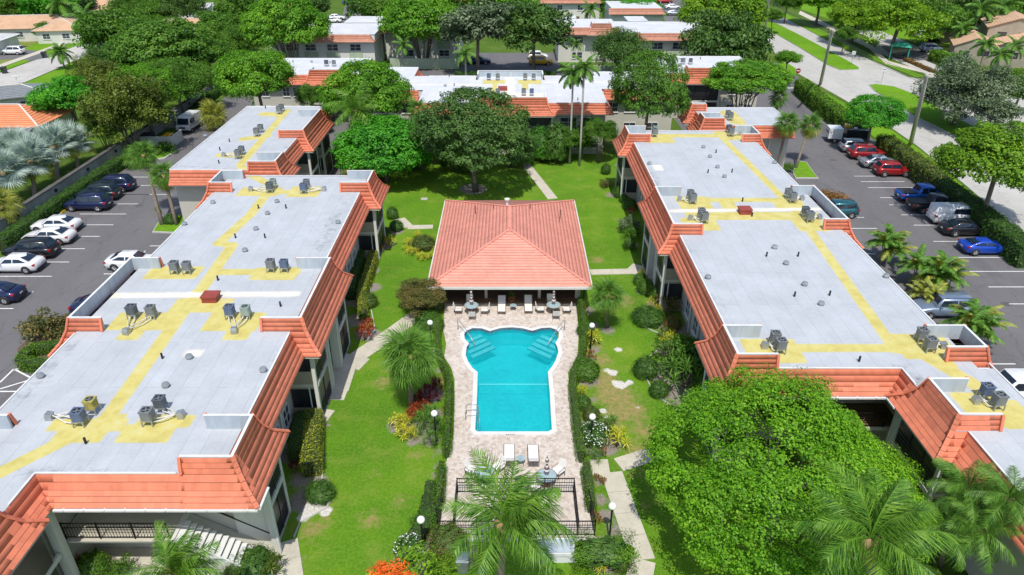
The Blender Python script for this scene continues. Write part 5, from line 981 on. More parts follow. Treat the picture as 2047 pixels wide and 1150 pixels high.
def car_meshes(kind):
    if kind in CM: return CM[kind]
    c = CARS[kind]; b = MB(); n = len(c['body']); V = []
    for (x, w, z0, z1) in c['body']:
        sec = [(w * .80, z0), (w * .97, z0 + .10), (w, z0 + (z1 - z0) * .42), (w * .985, z0 + (z1 - z0) * .72), (w * .93, z1 - .05), (w * .80, z1), (w * .4, z1 + .035), (0, z1 + .045)]
        V += [(x, y, z) for y, z in sec] + [(x, -y, z) for y, z in sec[-2::-1]]
    m = 15; Fs = []
    for i in range(n - 1):
        for k in range(m - 1): Fs.append((i * m + k, (i + 1) * m + k, (i + 1) * m + k + 1, i * m + k + 1))
        Fs.append((i * m + m - 1, (i + 1) * m + m - 1, (i + 1) * m, i * m))
    Fs.append(tuple(range(m))); Fs.append(tuple(range((n - 1) * m, n * m))[::-1]); b.add(V, Fs)
    xf, rf, rr, xr, zt, wr = c['cab']; zb = 1.0; bz = lambda x: np.interp(x, [q[0] for q in c['body']], [q[3] for q in c['body']]) - .02; bw = lambda x: np.interp(x, [q[0] for q in c['body']], [q[1] for q in c['body']]) * .86
    st = [(xf, bw(xf), bz(xf) + .01, 0), (rf, bw(rf), bz(rf), 1), ((rf + rr) / 2, bw((rf + rr) / 2), bz((rf + rr) / 2), 1), (rr, bw(rr), bz(rr), 1), (xr, bw(xr), bz(xr) + .01, 0)]
    V = []
    for (x, w, z, up) in st:
        zz = zt if up else z + .03; ww = wr if up else w * .93
        V += [(x, w, z), (x, ww + .0, zz - (.09 if up else .02)), (x, ww * .86, zz - (.01 if up else 0)), (x, 0, zz + (.02 if up else 0)), (x, -ww * .86, zz - (.01 if up else 0)), (x, -ww, zz - (.09 if up else .02)), (x, -w, z)]
    Fs = [(i * 7 + k, (i + 1) * 7 + k, (i + 1) * 7 + k + 1, i * 7 + k + 1) for i in range(4) for k in range(6)]; Fs += [(0, 1, 2, 3, 4, 5, 6), (34, 33, 32, 31, 30, 29, 28)]; b.add(V, Fs)
    parts = {'body': b.mesh('body', M['car_white'], True)}
    def lerp(p, q, t): return Vector(p) + (Vector(q) - Vector(p)) * t
    def pane(name, a, b_, c_, d, push):
        pu = Vector(push); q = [Vector(v) + pu for v in (a, b_, c_, d)]; r = [v - pu * 1.6 for v in q]; bb = MB().hexa([r[0], r[1], r[2], r[3], q[0], q[1], q[2], q[3]]); return bb.mesh(name, M['carglass'])
    x0, w0, z0 = st[0][:3]; x4, w4, z4 = st[4][:3]
    wf = [(x0 - .1, w0 * .80, z0 + .09), (x0 - .1, -w0 * .80, z0 + .09), (rf + .06, -wr * .80, zt - .06), (rf + .06, wr * .80, zt - .06)]; nf = Vector((zt - z0, 0, x0 - rf)).normalized() * .03
    parts['windscreen'] = pane('windscreen', *wf, nf)
    if not c.get('panel'):
        wr_ = [(x4 + .07, -w4 * .76, z4 + .10), (x4 + .07, w4 * .76, z4 + .10), (rr - .05, wr * .78, zt - .06), (rr - .05, -wr * .78, zt - .06)]; nr = Vector((-(zt - z4), 0, rr - x4)).normalized() * .03
        parts['rear_window'] = pane('rear_window', *wr_, nr)
    for sgn in (1, -1):
        xm = (rf + rr) / 2; segs = [(x0 - .30, rf + .02, xm + .05, xm + .05)] + ([] if c.get('panel') else [(xm - .05, xm - .05, rr + .04, x4 + .28)])
        for (bf, tf, tr, br) in segs:
            def sp(x, top): w = bw(x); z = bz(x); return (x, sgn * (wr * 1.0 + .004 if top else w * .985), zt - .14 if top else z + .07)
            q = [sp(bf, 0), sp(min(tf, bf), 1), sp(max(tr, br) if br > tr else tr, 1), sp(br, 0)]
            q = [sp(bf, 0), sp(tf, 1), sp(tr, 1), sp(br, 0)]; parts.setdefault('side_window', []).append(pane('side_window', *(q if sgn > 0 else q[::-1]), (0, sgn * .022, .006)))
    fx, fw = c['body'][-2][0], c['body'][-2][1]; rx, rw, rz0, rz = c['body'][1]; fz = c['body'][-2][3]
    parts['headlight'] = [MB().hexa([(fx - .25, s * (fw + .05), fz - .13), (fx + .03, s * fw * .72, fz - .13), (fx + .03, s * fw * .72, fz - .01), (fx - .25, s * (fw + .05), fz - .01), (fx - .3, s * fw * .85, fz - .10), (fx - .05, s * fw * .55, fz - .10), (fx - .05, s * fw * .55, fz + .005), (fx - .3, s * fw * .85, fz + .015)]).mesh('headlight', M['lamp_clear']) for s in (1, -1)]
    parts['tail_light'] = [MB().box(rx - .08, rx + .12, min(s * rw * .72, s * (rw + .015)), max(s * rw * .72, s * (rw + .015)), rz - .22, rz - .06).mesh('tail_light', M['lamp_red']) for s in (1, -1)]
    parts['bumper'] = [MB().box(c['body'][-1][0] - .1, c['body'][-1][0] + .03, -.6, .6, c['body'][-1][2] - .04, c['body'][-1][2] + .08).mesh('bumper', M['trim']), MB().box(c['body'][0][0] - .03, c['body'][0][0] + .1, -.7, .7, c['body'][0][2] - .1, c['body'][0][2] + .05).mesh('bumper', M['trim'])]
    parts['number_plate'] = MB().box(c['body'][0][0] - .02, c['body'][0][0] + .02, -.16, .16, .62, .74).mesh('number_plate', M['frame'])
    parts['wing_mirror'] = [MB().box(x0 - .38, x0 - .26, min(s * .88, s * 1.05), max(s * .88, s * 1.05), z0 + .04, z0 + .17).mesh('wing_mirror', M['trim']) for s in (1, -1)]
    if c.get('bed'): parts['load_bed'] = MB().box(-2.52, -1.1, -.72, .72, 1.085, 1.14).box(-2.6, -2.52, -.8, .8, 1.09, 1.17).box(-2.52, -1.05, .72, .8, 1.09, 1.17).box(-2.52, -1.05, -.8, -.72, 1.09, 1.17).mesh('load_bed', M['trim'])
    if kind == 'suv': parts['roof_rail'] = [MB().tube([(rf - .1, s * .56, zt + .03), (rf - .3, s * .57, zt + .07), (rr + .2, s * .57, zt + .07), (rr + .05, s * .56, zt + .02)], .02, 5).mesh('roof_rail', M['trim']) for s in (1, -1)]
    CM[kind] = parts; return parts
def car(kind, col, px, py, rz, lab, cat='car', grp=None, z=.6):
    x, y = at(px, py, z); r = empty('parked_car' if cat == 'car' else 'parked_' + cat.replace(' ', '_'), (x, y, .008), rz, label=lab, cat=cat, group=grp); p = car_meshes(kind); c = CARS[kind]
    for k, v in p.items():
        for me in (v if isinstance(v, list) else [v]): link(k, me, r, m=M['car_' + col] if k in ('body', 'wing_mirror') else None)
    for sx in (-1, 1):
        for sy in (-1, 1):
            w = link('wheel', WHEEL, r, (sx * c['wx'], sy * .84, .34), (-sy * math.pi / 2, 0, 0)); link('rim', RIM, w)
            link('wheel_arch', ARCH, r, (sx * c['wx'], sy * .86, .36), (-sy * math.pi / 2, 0, 0))
    return r
ARCH = MB().lathe([(.001, -.12), (.40, -.12), (.40, .048), (.36, .052), (.001, .03)], 18).mesh('wheel_arch', M['trim'], True)
GLc = 'cars in the left car park facing the hedge'; GRc = 'cars in the right car park facing the hedge'; pi = math.pi
car('sedan', 'white', 30, 527, pi, 'white saloon car nearest the camera in the left row', 'car', GLc); car('suv', 'black', 62, 500, pi, 'black suv between white saloon cars in the left car park', 'car', GLc)
car('sedan', 'white', 98, 472, pi, 'middle white saloon car beside the black suv', 'car', GLc); car('sedan', 'white', 111, 449, pi, 'white saloon car next to the empty bay with the yellow stop', 'car', GLc)
car('suv', 'navy', 176, 407, pi, 'dark navy suv beside the yellow wheel stop', 'car', GLc); car('suv', 'greenblack', 196, 387, pi, 'very dark green suv between two navy suvs', 'car', GLc); car('suv', 'navy', 226, 370, pi, 'farthest navy blue suv in the left row', 'car', GLc)
car('sedan', 'navy', -14, 586, pi, 'dark blue car cut off by the left edge of the view'); car('sedan', 'white', 268, 522, 0, 'white saloon car parked against the left building'); car('sedan', 'navy', 206, 611, 0, 'dark blue car mostly hidden by the left roof edge')
car('hatch', 'silver', 1712, 294, 0, 'silver hatchback at the far end of the right row', 'car', GRc); car('suv', 'red', 1734, 307, 0, 'red crossover beside the silver hatchback', 'car', GRc); car('sedan', 'silver', 1760, 324, 0, 'silver saloon between the two red cars', 'car', GRc)
car('hatch', 'red', 1784, 340, 0, 'boxy dark red hatchback beside empty bays', 'car', GRc); car('pickup', 'azure', 1845, 391, 0, 'bright blue pickup truck with open black bed', 'pickup truck'); car('pickup', 'black', 1870, 411, 0, 'black pickup truck between blue pickup and white van', 'pickup truck')
car('van', 'white', 1908, 434, 0, 'white panel van in the right car park', 'van'); car('sedan', 'black', 1930, 456, 0, 'black saloon under the leafy tree beside the white van'); car('coupe', 'blue', 1970, 492, 0, 'vivid blue sports coupe at the near end of the right row')
car('hatch', 'teal', 1672, 420, pi, 'dark teal car parked against the right building by the flowering bush'); car('suv', 'silverblue', 1884, 615, pi, 'pale blue suv parked against the right building under the palms'); car('van', 'white', 2035, 782, pi, 'white vehicle at the right edge beside the right roof', 'van')
car('suv', 'white', 26, 103, pi, 'white suv on the driveway of the upper left house'); car('suv', 'black', 163, 61, pi * .9, 'black car on the driveway of the far left house'); car('suv', 'silver', 187, 76, 2.4, 'silver car parked on the upper left street'); car('sedan', 'navy', 121, 56, pi * .8, 'dark car in the garage mouth of the upper left house')
car('sedan', 'white', 672, 35, .1, 'white car farthest left in the upper car park'); car('sedan', 'white', 664, 41, .1, 'white car just nearer in the upper car park'); car('sedan', 'blue', 700, 5, 0, 'blue car at the top edge of the upper car park')
car('sedan', 'navy', 957, 121, 0, 'dark blue car under the two spreading dark trees'); car('hatch', 'white', 1075, 112, 0, 'white car behind the yellow four by four')
car('suv', 'yellow', 1081, 123, 0, 'yellow four by four beyond the far pale roof'); car('suv', 'silverblue', 1862, 98, 0, 'silver suv on the side driveway by the green shelter'); car('sedan', 'white', 1846, 69, .3, 'white car under the trees at upper right'); car('sedan', 'black', 1865, 76, .9, 'black car under the trees at upper right')
car('sedan', 'red', 1329, 2, 0, 'red car at the top edge of the view'); car('sedan', 'silver', 1348, 26, 0, 'silver car in the upper right car park'); car('sedan', 'white', 1345, 14, 0, 'farther white car in the upper right car park')
# mail van
mx, my = at(380, 252, .5); r = empty('mail_van', (mx, my, 0), -pi / 2 - .05, label='boxy white mail van parked by the grey cabinets', cat='mail van')
b = MB(); sec = [(-2.2, .55, 2.15), (1.1, .55, 2.15), (1.45, .55, 2.05), (1.9, .5, 1.15), (2.25, .5, 1.05)]; V = []
for x, z0, z1 in sec: V += [(x, .92, z0), (x, .93, min(1.15, z1 - .03)), (x, .86, z1), (x, -.86, z1), (x, -.93, min(1.15, z1 - .03)), (x, -.92, z0)]
b.add(V, [(i * 6 + k, (i + 1) * 6 + k, (i + 1) * 6 + (k + 1) % 6, i * 6 + (k + 1) % 6) for i in range(4) for k in range(6)] + [(0, 1, 2, 3, 4, 5), (29, 28, 27, 26, 25, 24)]); b.build('body', M['car_white'], r)
MB().hexa([(1.88, -.78, 1.2), (1.88, .78, 1.2), (1.52, .74, 1.95), (1.52, -.74, 1.95), (1.93, -.78, 1.22), (1.93, .78, 1.22), (1.57, .74, 1.97), (1.57, -.74, 1.97)]).build('windscreen', M['carglass'], r)
for s in (1, -1):
    y0, y1 = sorted((s * .90, s * .95)); MB().box(.2, 1.3, y0, y1, 1.25, 1.85).build('side_window', M['carglass'], r); MB().box(2.22, 2.27, min(s * .55, s * .8), max(s * .55, s * .8), .8, .98).build('headlight', M['lamp_clear'], r); MB().box(1.6, 1.7, min(s * 1.0, s * 1.2), max(s * 1.0, s * 1.2), 1.4, 1.75).build('wing_mirror', M['trim'], r)
MB().box(2.24, 2.28, -.4, .4, .75, .98).build('grille', M['black'], r); MB().box(2.2, 2.32, -.9, .9, .42, .56).build('bumper', M['trim'], r); MB().box(-1.8, .9, -.55, .55, 2.15, 2.2).build('roof_panel', M['frame'], r)
for y in (-.925, .925): MB().box(-2.0, 1.9, y - .012, y + .012, 1.02, 1.10).build('side_stripe', M['car_navy'], r)
for sx in (-1.4, 1.5):
    for sy in (-1, 1): w = link('wheel', WHEEL, r, (sx, sy * .84, .34), (-sy * pi / 2, 0, 0)); link('rim', RIM, w)
# flat-bed work truck behind the silver hatchback
tx, ty = at(1690, 275, .6); r = empty('work_truck', (tx, ty, 0), pi * .95, label='black and white work truck with yellow box behind the silver hatchback', cat='truck')
MB().box(-2.6, .6, -1, 1, .7, .9).build('chassis', M['trim'], r); MB().box(-2.5, .2, -.95, .95, .9, 1.9).build('cargo_box', M['car_black'], r); MB().box(.7, 2.4, -.95, .95, .6, 1.95).build('cab', M['car_white'], r)
MB().hexa([(2.38, -.8, 1.25), (2.38, .8, 1.25), (2.3, .8, 1.85), (2.3, -.8, 1.85), (2.43, -.8, 1.25), (2.43, .8, 1.25), (2.35, .8, 1.85), (2.35, -.8, 1.85)]).build('windscreen', M['carglass'], r); MB().box(-.6, .2, -.9, -.2, 1.9, 2.2).build('yellow_box', M['car_yellow'], r); MB().cyl(-.9, .3, 1.9, 2.05, .25, 10).build('round_tank', M['white'], r)
for sx in (-1.7, 1.5):
    for sy in (-1, 1): w = link('wheel', WHEEL, r, (sx, sy * .84, .34), (-sy * pi / 2, 0, 0)); link('rim', RIM, w)
# ================================================================ BOUNDARY WALL, POLES, SIGNS, BINS
def wall_run(pts, h, th, lab, mat='wallgrey', lamps=True):
    r = empty('boundary_wall', (0, 0, 0), label=lab, cat='wall')
    for a, b in zip(pts[:-1], pts[1:]):
        a = Vector((*a, 0)); b = Vector((*b, 0)); L = (b - a).length; n = max(1, int(L / 3.2)); d = (b - a) / n; nn = Vector((d.y, -d.x, 0)).normalized()
        for i in range(n):
            p = a + d * i; q = a + d * (i + 1) * 1.0; e = d.normalized() * .012
            MB().bar(p + e + Vector((0, 0, h / 2)), q - e + Vector((0, 0, h / 2)), th, h).build('wall_panel', M[mat], r); MB().bar(p + e + Vector((0, 0, h + .05)), q - e + Vector((0, 0, h + .05)), th + .3, .1).build('coping', M['wallcap'], r)
            if lamps and i % 2 == 0: c = p + d * .5 + nn * (th / 2 + .06) + Vector((0, 0, h * .72)); MB().box(c.x - .1, c.x + .1, c.y - .16, c.y + .16, c.z - .15, c.z + .15).build('wall_lamp', M['black'], r)
wall_run([(-48.6, 30), (-48.6, 86), (-48.0, 150)], 1.75, .22, 'long grey wall with dark coping behind the left car park hedge')
def pole(bx, by, tx_, ty_, lab, h, arms=True, wires=None):
    x, y = at(bx, by); X2, Y2 = at(tx_, ty_, h); r = empty('utility_pole', (x, y, 0), label=lab, cat='utility pole'); t = (X2 - x, Y2 - y, h)
    MB().tube([(0, 0, 0), t], [.27, .18], 8).build('pole', M['royalbark'], r, True)
    if arms:
        for k in range(3):
            z = 1 - .05 * k; c = Vector(t) * z; MB().bar(c + Vector((-.5, 0, 0)), c + Vector((.5, .1, 0)), .08).build('crossarm', M['galv'], r)
            for s in (-.5, .5): MB().cyl(c.x + s, c.y + .0, c.z, c.z + .25, .06, 6).build('insulator', M['trim'], r)
    return Vector((X2, Y2, h))
pA = pole(1640, 168, 1664, 60, 'leaning grey concrete utility pole nearer the road junction', 12.5); pB = pole(1820, 288, 1853, 150, 'leaning pale utility pole between the hedge and the street', 12.5, False); pC = pole(1530, 60, 1537, -8, 'utility pole at the top edge beside the street', 12.5)
r = empty('overhead_wires', pB, label='thin overhead wires strung along the street between the poles', cat='wires')
for k in range(5):
    off = Vector((-.5 + .25 * k, 0, -.25 * k)); far = pB + (pB - pA)
    for a, b in ((pC, pA), (pA, pB), (pB, far)):
        a, b = a + off, b + off; MB().tube([tuple(a + (b - a) * t + Vector((0, 0, -1.2 * 4 * t * (1 - t) * .4)) - pB) for t in [i / 8 for i in range(9)]], .018, 4).build('wire', M['trim'], r)
def sign(px, py, lab, kind):
    x, y = at(px, py); r = empty('road_sign', (x, y, 0), label=lab, cat='road sign'); h = 2.4; MB().cyl(0, 0, 0, h, .035, 6).build('post', M['galv'], r)
    if kind == 'noentry':
        MB().tube([(0, -.05, h), (0, -.08, h)], .42, 20).build('sign_disc', M['car_red'], r); MB().box(-.28, .28, -.09, -.082, h - .06, h + .06).build('white_bar', M['white'], r); MB().tube([(0, -.045, h), (0, -.052, h)], .46, 20).build('sign_rim', M['white'], r)
    else: MB().box(-.35, .35, -.05, -.03, h - .3, h + .35).build('sign_plate', M['frame'], r); MB().box(-.25, .25, -.056, -.05, h - .05, h + .05).build('sign_bar', M['trim'], r)
sign(1590, 170, 'round red no entry sign at the end of the clipped hedge', 'noentry'); sign(1701, 132, 'small white sign at the tip of the upper median', 'p'); sign(1761, 167, 'small grey sign at the tip of the nearer median', 'p')
x, y = at(1795, 118); r = empty('bus_shelter', (x, y, 0), -.45, label='green roofed shelter beside the far carriageway', cat='shelter')
MB().hexa([(-1.9, -1.5, 2.5), (1.9, -1.5, 2.5), (1.9, 1.5, 2.5), (-1.9, 1.5, 2.5), (-.9, -.5, 3.2), (.9, -.5, 3.2), (.9, .5, 3.2), (-.9, .5, 3.2)]).build('roof', M['awning'], r)
for a in (-1.6, 1.6):
    for b_ in (-1.2, 1.2): MB().box(a - .08, a + .08, b_ - .08, b_ + .08, 0, 2.5).build('post', M['awning'], r)
MB().box(-1.2, 1.2, .5, .9, .4, .48).build('bench', M['timber'], r); MB().box(-1.5, 1.5, 1.1, 1.15, .3, 2.2).build('back_panel', M['glass'], r)
for i, (px, py, w_, d_, h_, m_) in enumerate(((340, 256, 1.3, 1.0, 1.6, 'acgrey'), (351, 246, 1.0, 1.0, 1.7, 'car_silverblue'))):
    x, y = at(px, py); r = empty('utility_cabinet', (x, y, 0), .2, label=('pale grey' if i == 0 else 'blue grey') + ' cabinet standing against the long wall by the mail van', cat='cabinet'); MB().box(-w_ / 2, w_ / 2, -d_ / 2, d_ / 2, 0, h_).build('cabinet', M[m_], r); MB().box(-w_ / 2 + .06, -.02, -d_ / 2 - .03, -d_ / 2, .1, h_ - .1).build('door', M['galv'], r); MB().box(.02, w_ / 2 - .06, -d_ / 2 - .03, -d_ / 2, .1, h_ - .1).build('door', M['galv'], r); MB().box(-w_ / 2 - .05, w_ / 2 + .05, -d_ / 2 - .06, d_ / 2 + .05, h_, h_ + .06).build('lid', M['galv'], r)
x, y = at(318, 287); r = empty('bin_enclosure', (x, y, 0), label='pale walled bin enclosure in the left car park', cat='enclosure')
for a in ((-2.6, 2.6, -1.6, -1.45), (-2.6, -2.45, -1.45, 1.6), (2.45, 2.6, -1.45, 1.6)): MB().box(*a, 0, 1.4).build('wall', M['creamlight'], r)
def bin_(x, y, lab, body, lid, w=.8, h=1.1):
    r = empty('rubbish_bin', (x, y, 0), label=lab, cat='bin'); MB().hexa([(-w * .4, -w * .4, .05), (w * .4, -w * .4, .05), (w * .4, w * .4, .05), (-w * .4, w * .4, .05), (-w / 2, -w / 2, h), (w / 2, -w / 2, h), (w / 2, w / 2, h), (-w / 2, w / 2, h)]).build('bin_body', M[body], r); MB().hexa([(-w * .55, -w * .55, h), (w * .55, -w * .55, h), (w * .55, w * .55, h), (-w * .55, w * .55, h), (-w * .45, -w * .45, h + .12), (w * .45, -w * .45, h + .12), (w * .45, w * .45, h + .12), (-w * .45, w * .45, h + .12)]).build('lid', M[lid], r)
    for s in (-1, 1): MB().tube([(s * w * .42, w * .45, .12), (s * w * .3, w * .45, .12)], .12, 8).build('wheel', M['tyre'], r)
M['purple'] = PM('purple_plastic', (.12, .05, .30), .1, 3, .5)
bin_(x - 1.4, y, 'large black bin in the pale enclosure', 'black', 'trim', 1.5, 1.2); bin_(x + 1.3, y + .5, 'yellow lidded purple bin farther in the pale enclosure', 'purple', 'car_yellow', .9); bin_(x + 1.3, y - .8, 'yellow lidded purple bin nearest the enclosure wall', 'purple', 'car_yellow', .9)
for px, py, l in ((90, 116, 'dark grey wheeled bin on the verge nearer the street bend'), (10, 147, 'dark grey wheeled bin at the left edge on the verge')): bx_, by_ = at(px, py); bin_(bx_, by_, l, 'car_greenblack', 'trim', .8, 1.1)
bx_, by_ = at(926, 1140); bin_(bx_, by_, 'grey wheeled bin below the bronze shrub at the bottom', 'acgrey', 'car_silver', .6, .9)
for px, py, l in ((130, 99, 'white letterbox on the far side of the left street'), (36, 168, 'white letterbox on the near side of the left street')):
    x, y = at(px, py); r = empty('letterbox', (x, y, 0), .5, label=l, cat='letterbox'); MB().box(-.08, .08, -.08, .08, 0, 1.1).build('post', M['white'], r); MB().box(-.5, .5, -.18, .18, 1.1, 1.4).build('box', M['white'], r)
for px, py in ((278, 411), (2012, 608), (1665, 320)): x, y = at(px, py); MB().prism([(x + .45 * math.cos(a), y + .35 * math.sin(a)) for a in [math.tau * k / 12 for k in range(12)]], .004, .014).build('manhole_cover', M['wallcap'], kind='structure')
x, y = at(848, 398); MB().box(x - .35, x + .35, y - .3, y + .3, .0, .03).build('drain_cover', M['kerb'], kind='structure')
x, y = at(1023, 606); r = empty('potted_plant', (x, y, .1), label='small palm in a terracotta bowl between the far loungers', cat='potted plant'); MB().lathe([(.18, 0), (.33, .35), (.36, .37), (.3, .33)], 14).build('pot', M['terracotta'], r, True); POT = r
# ================================================================ HOUSES
def hip(parent, cx, cy, w, d, z0, rise, rz, mat, eave=.5):
    R = Matrix.Rotation(rz, 3, 'Z'); W2, D2 = w / 2 + eave, d / 2 + eave; k = min(W2, D2)
    rl = (W2 - k, 0) if W2 > D2 else (0, D2 - k); A4 = [(-W2, -D2), (W2, -D2), (W2, D2), (-W2, D2)]; r0 = (-rl[0], -rl[1]); r1 = (rl[0], rl[1])
    def T(x, y, z): v = R @ Vector((x, y, 0)); return (cx + v.x, cy + v.y, z)
    v = [T(*a, z0) for a in A4] + [T(*a, z0 + .14) for a in A4] + [T(*r0, z0 + rise), T(*r1, z0 + rise)]
    f = [(0, 1, 5, 4), (1, 2, 6, 5), (2, 3, 7, 6), (3, 0, 4, 7), (3, 2, 1, 0)]; f += [(4, 5, 9, 8), (5, 6, 9), (6, 7, 8, 9), (7, 4, 8)] if W2 > D2 else [(4, 5, 8), (5, 6, 9, 8), (6, 7, 9), (7, 4, 8, 9)]
    MB().add(v, f).build('roof', M[mat], parent)
    # courses of tiles on each slope
    st = MB(); n = int(k / .45)
    for i in range(1, n):
        o = k * i / n; z = z0 + .14 + (rise - .14) * i / n + .03; c = [T(-W2 + o, -D2 + o, z), T(W2 - o, -D2 + o, z), T(W2 - o, D2 - o, z), T(-W2 + o, D2 - o, z)]
        for a, b in zip(c, c[1:] + c[:1]):
            if (Vector(a) - Vector(b)).length > .3: st.bar(a, b, .09, .035)
    o_ = st.build('tile_course', M[mat], parent); o_['kind'] = 'stuff'
    MB().bar(T(*r0, z0 + rise + .05), T(*r1, z0 + rise + .05), .25, .1).build('ridge', M['creamlight'], parent)
    for a, rr_ in ((0, r0), (1, r0 if W2 <= D2 else r1), (2, r1), (3, r1 if W2 <= D2 else r0)): MB().bar(T(*A4[a], z0 + .2), T(*rr_, z0 + rise + .04), .2, .07).build('hip_ridge', M['creamlight'], parent)
    MB().hexa([T(a * (w / 2), b_ * (d / 2), z) for z in (0, z0) for a, b_ in ((-1, -1), (1, -1), (1, 1), (-1, 1))]).build('wall', M['creamlight'], parent)
    for i in range(int(w / 4)):
        v = R @ Vector((-w / 2 + 2 + i * 4, -d / 2 - .01, 0)); rr2 = rz - pi / 2; window(parent, (cx + v.x, cy + v.y, 1.5), (math.cos(rr2), math.sin(rr2)), 1.4, 1.0)
def house(lab, specs, mat):
    r = empty('house', (0, 0, 0), label=lab, cat='house')
    for s in specs: hip(r, *s, mat)
    return r
hx, hy = at(70, 48, 3); house('house with tan hip roof at upper left beside the black car', [(hx - 3, hy + 1, 26, 12, 2.7, 2.0, .15), (hx + 8, hy - 2, 9, 10, 2.65, 1.8, .15)], 'tiletan')
ubox(bpy.data.objects['house'], 'garage_opening', *(lambda p: (p[0] - 2.2, p[0] + 2.2, p[1] - .1, p[1] + .1))(at(128, 62)), 0, 2.2, 'black')
hx, hy = at(190, 12, 3); house('farther house with pinkish tan roof at upper left', [(hx, hy, 26, 13, 2.7, 2.2, .3)], 'tiletan'); hx, hy = at(-12, 80, 2.5); house('pale grey roofed house at the left edge', [(hx - 6, hy, 16, 9, 2.6, 1.2, .1)], 'white')
hx, hy = at(-5, 232, 3); house('orange tiled house at the left edge beside the silver palms', [(hx - 1, hy + .5, 17, 9, 2.7, 1.7, .0)], 'tileorange'); hx, hy = at(60, 178, 3); house('pale green walled house with grey roof above the orange tiled house', [(hx - 2, hy - 1, 9, 6.5, 2.6, 1.2, .5)], 'galv')
hx, hy = at(-20, 285, 2.6); house('flat grey roofed carport at the left edge behind the silver palms', [(hx - 3, hy, 12, 7, 2.6, .35, .35)], 'galv'); hx, hy = at(420, 42, 3); house('low grey roofed building behind the tree mass at top left', [(hx, hy, 22, 6, 2.8, .8, .05)], 'tiletan'); hx, hy = at(345, 12, 3); house('white roofed building at the top left edge', [(hx, hy, 18, 8, 2.8, .6, .2)], 'white')
def townhouse():
    r = empty('house', (0, 0, 0), label='beige townhouse with sloping tan roofs and dark windows at upper right', cat='house'); cx, cy = at(1975, 118); R = Matrix.Rotation(-.42, 3, 'Z')
    def T(x, y, z): v = R @ Vector((x, y, 0)); return (cx + v.x, cy + v.y, z)
    def gable(x0, x1, y0, y1, z0, zr, m='tiletan'):       # mono-pitch and gable pieces
        xm = (x0 + x1) / 2; MB().add([T(x0, y0, 0), T(x1, y0, 0), T(x1, y1, 0), T(x0, y1, 0), T(x0, y0, z0), T(x1, y0, z0), T(x1, y1, z0), T(x0, y1, z0), T(xm, y0, zr), T(xm, y1, zr)], [(0, 1, 5, 8, 4), (2, 3, 7, 9, 6), (1, 2, 6, 5), (3, 0, 4, 7), (3, 2, 1, 0), (4, 8, 9, 7), (8, 5, 6, 9)]).build('wall', M['tan'], r)
        for a, b in ((x0 - .4, xm), (x1 + .4, xm)):
            za = z0 - .1; p = [T(a, y0 - .3, za + .08), T(b, y0 - .3, zr + .08), T(b, y1 + .3, zr + .08), T(a, y1 + .3, za + .08)]; MB().hexa([Vector(q) for q in p] + [Vector(q) + Vector((0, 0, .15)) for q in p]).build('roof', M[m], r)
            st = MB(); n = 12
            for i in range(1, n): f = i / n; q0 = Vector(p[0]) + (Vector(p[1]) - Vector(p[0])) * f; q1 = Vector(p[3]) + (Vector(p[2]) - Vector(p[3])) * f; st.bar(q0 + Vector((0, 0, .17)), q1 + Vector((0, 0, .17)), .07, .04)
            o = st.build('tile_course', M[m], r); o['kind'] = 'stuff'
    gable(-7, 0, -6, 3, 3.0, 4.6); gable(-1, 9, 3, 14, 5.5, 7.4); gable(0.05, 14, -4, 2.95, 3.2, 5.2); gable(9.05, 22, 2, 12, 5.3, 7.0)
    d = Vector((R @ Vector((0, -1, 0)))); 
    for x, y, w_, h_ in ((-5.2, -6.01, 1.6, 1.3), (-2.0, -6.01, 1.8, 1.7), (3, -4.01, 2, 1.2), (7, -4.01, 2, 1.2)): window(r, T(x, y, 1.5), (d.x, d.y), w_, h_, 1, 'glass', 'darkframe')
    for x in (1.5, 5, 12, 16): window(r, T(x, 2.99 if x < 9 else 1.99, 4.2), (d.x, d.y), 1.4, 1.0, 1, 'glass', 'darkframe')
    for (a, b) in ((8, -5.5), (11, -5.4), (14, -5.2)): MB().hexa([Vector(T(a + s * 1.2, b + t * 1.0, z)) for z in (2.0, 2.5) for s, t in ((-1, -1), (1, -1), (1, 1), (-1, 1))]).build('white_canopy', M['white'], r)
townhouse()
r = empty('garden_wall', (0, 0, 0), label='tan garden wall in front of the beige townhouse', cat='wall'); a = at(1935, 128); b = at(2060, 140); MB().bar((*a, .8), (*b, .8), .25, 1.6).build('wall', M['tan'], r)
hx, hy = at(1905, 8, 3); house('tan roofed house at the top right edge', [(hx + 6, hy + 6, 16, 10, 2.7, 2.4, -.3)], 'tiletan'); hx, hy = at(1940, 42, 2); house('small tan shed roof behind the townhouse', [(hx, hy, 5, 5, 2.2, .9, -.4)], 'tiletan')
def board_fence(lab, a, b, h, mat):
    r = empty('board_fence', (0, 0, 0), label=lab, cat='fence'); a = Vector((*a, 0)); b = Vector((*b, 0)); L = (b - a).length; n = int(L / .5); d = (b - a) / n
    for i in range(n): p = a + d * (i + .03); q = a + d * (i + .95); hh = h + random.uniform(-.03, .03); MB().bar(p + Vector((0, 0, hh / 2)), q + Vector((0, 0, hh / 2)), .05, hh).build('board', M[mat], r)
board_fence('brown board fence beside the white suv at upper left', at(22, 88), at(68, 72), 1.9, 'fencebrown'); board_fence('weathered board fence by the white and black cars at upper right', at(1878, 88), at(1915, 82), 2.4, 'woodfence')
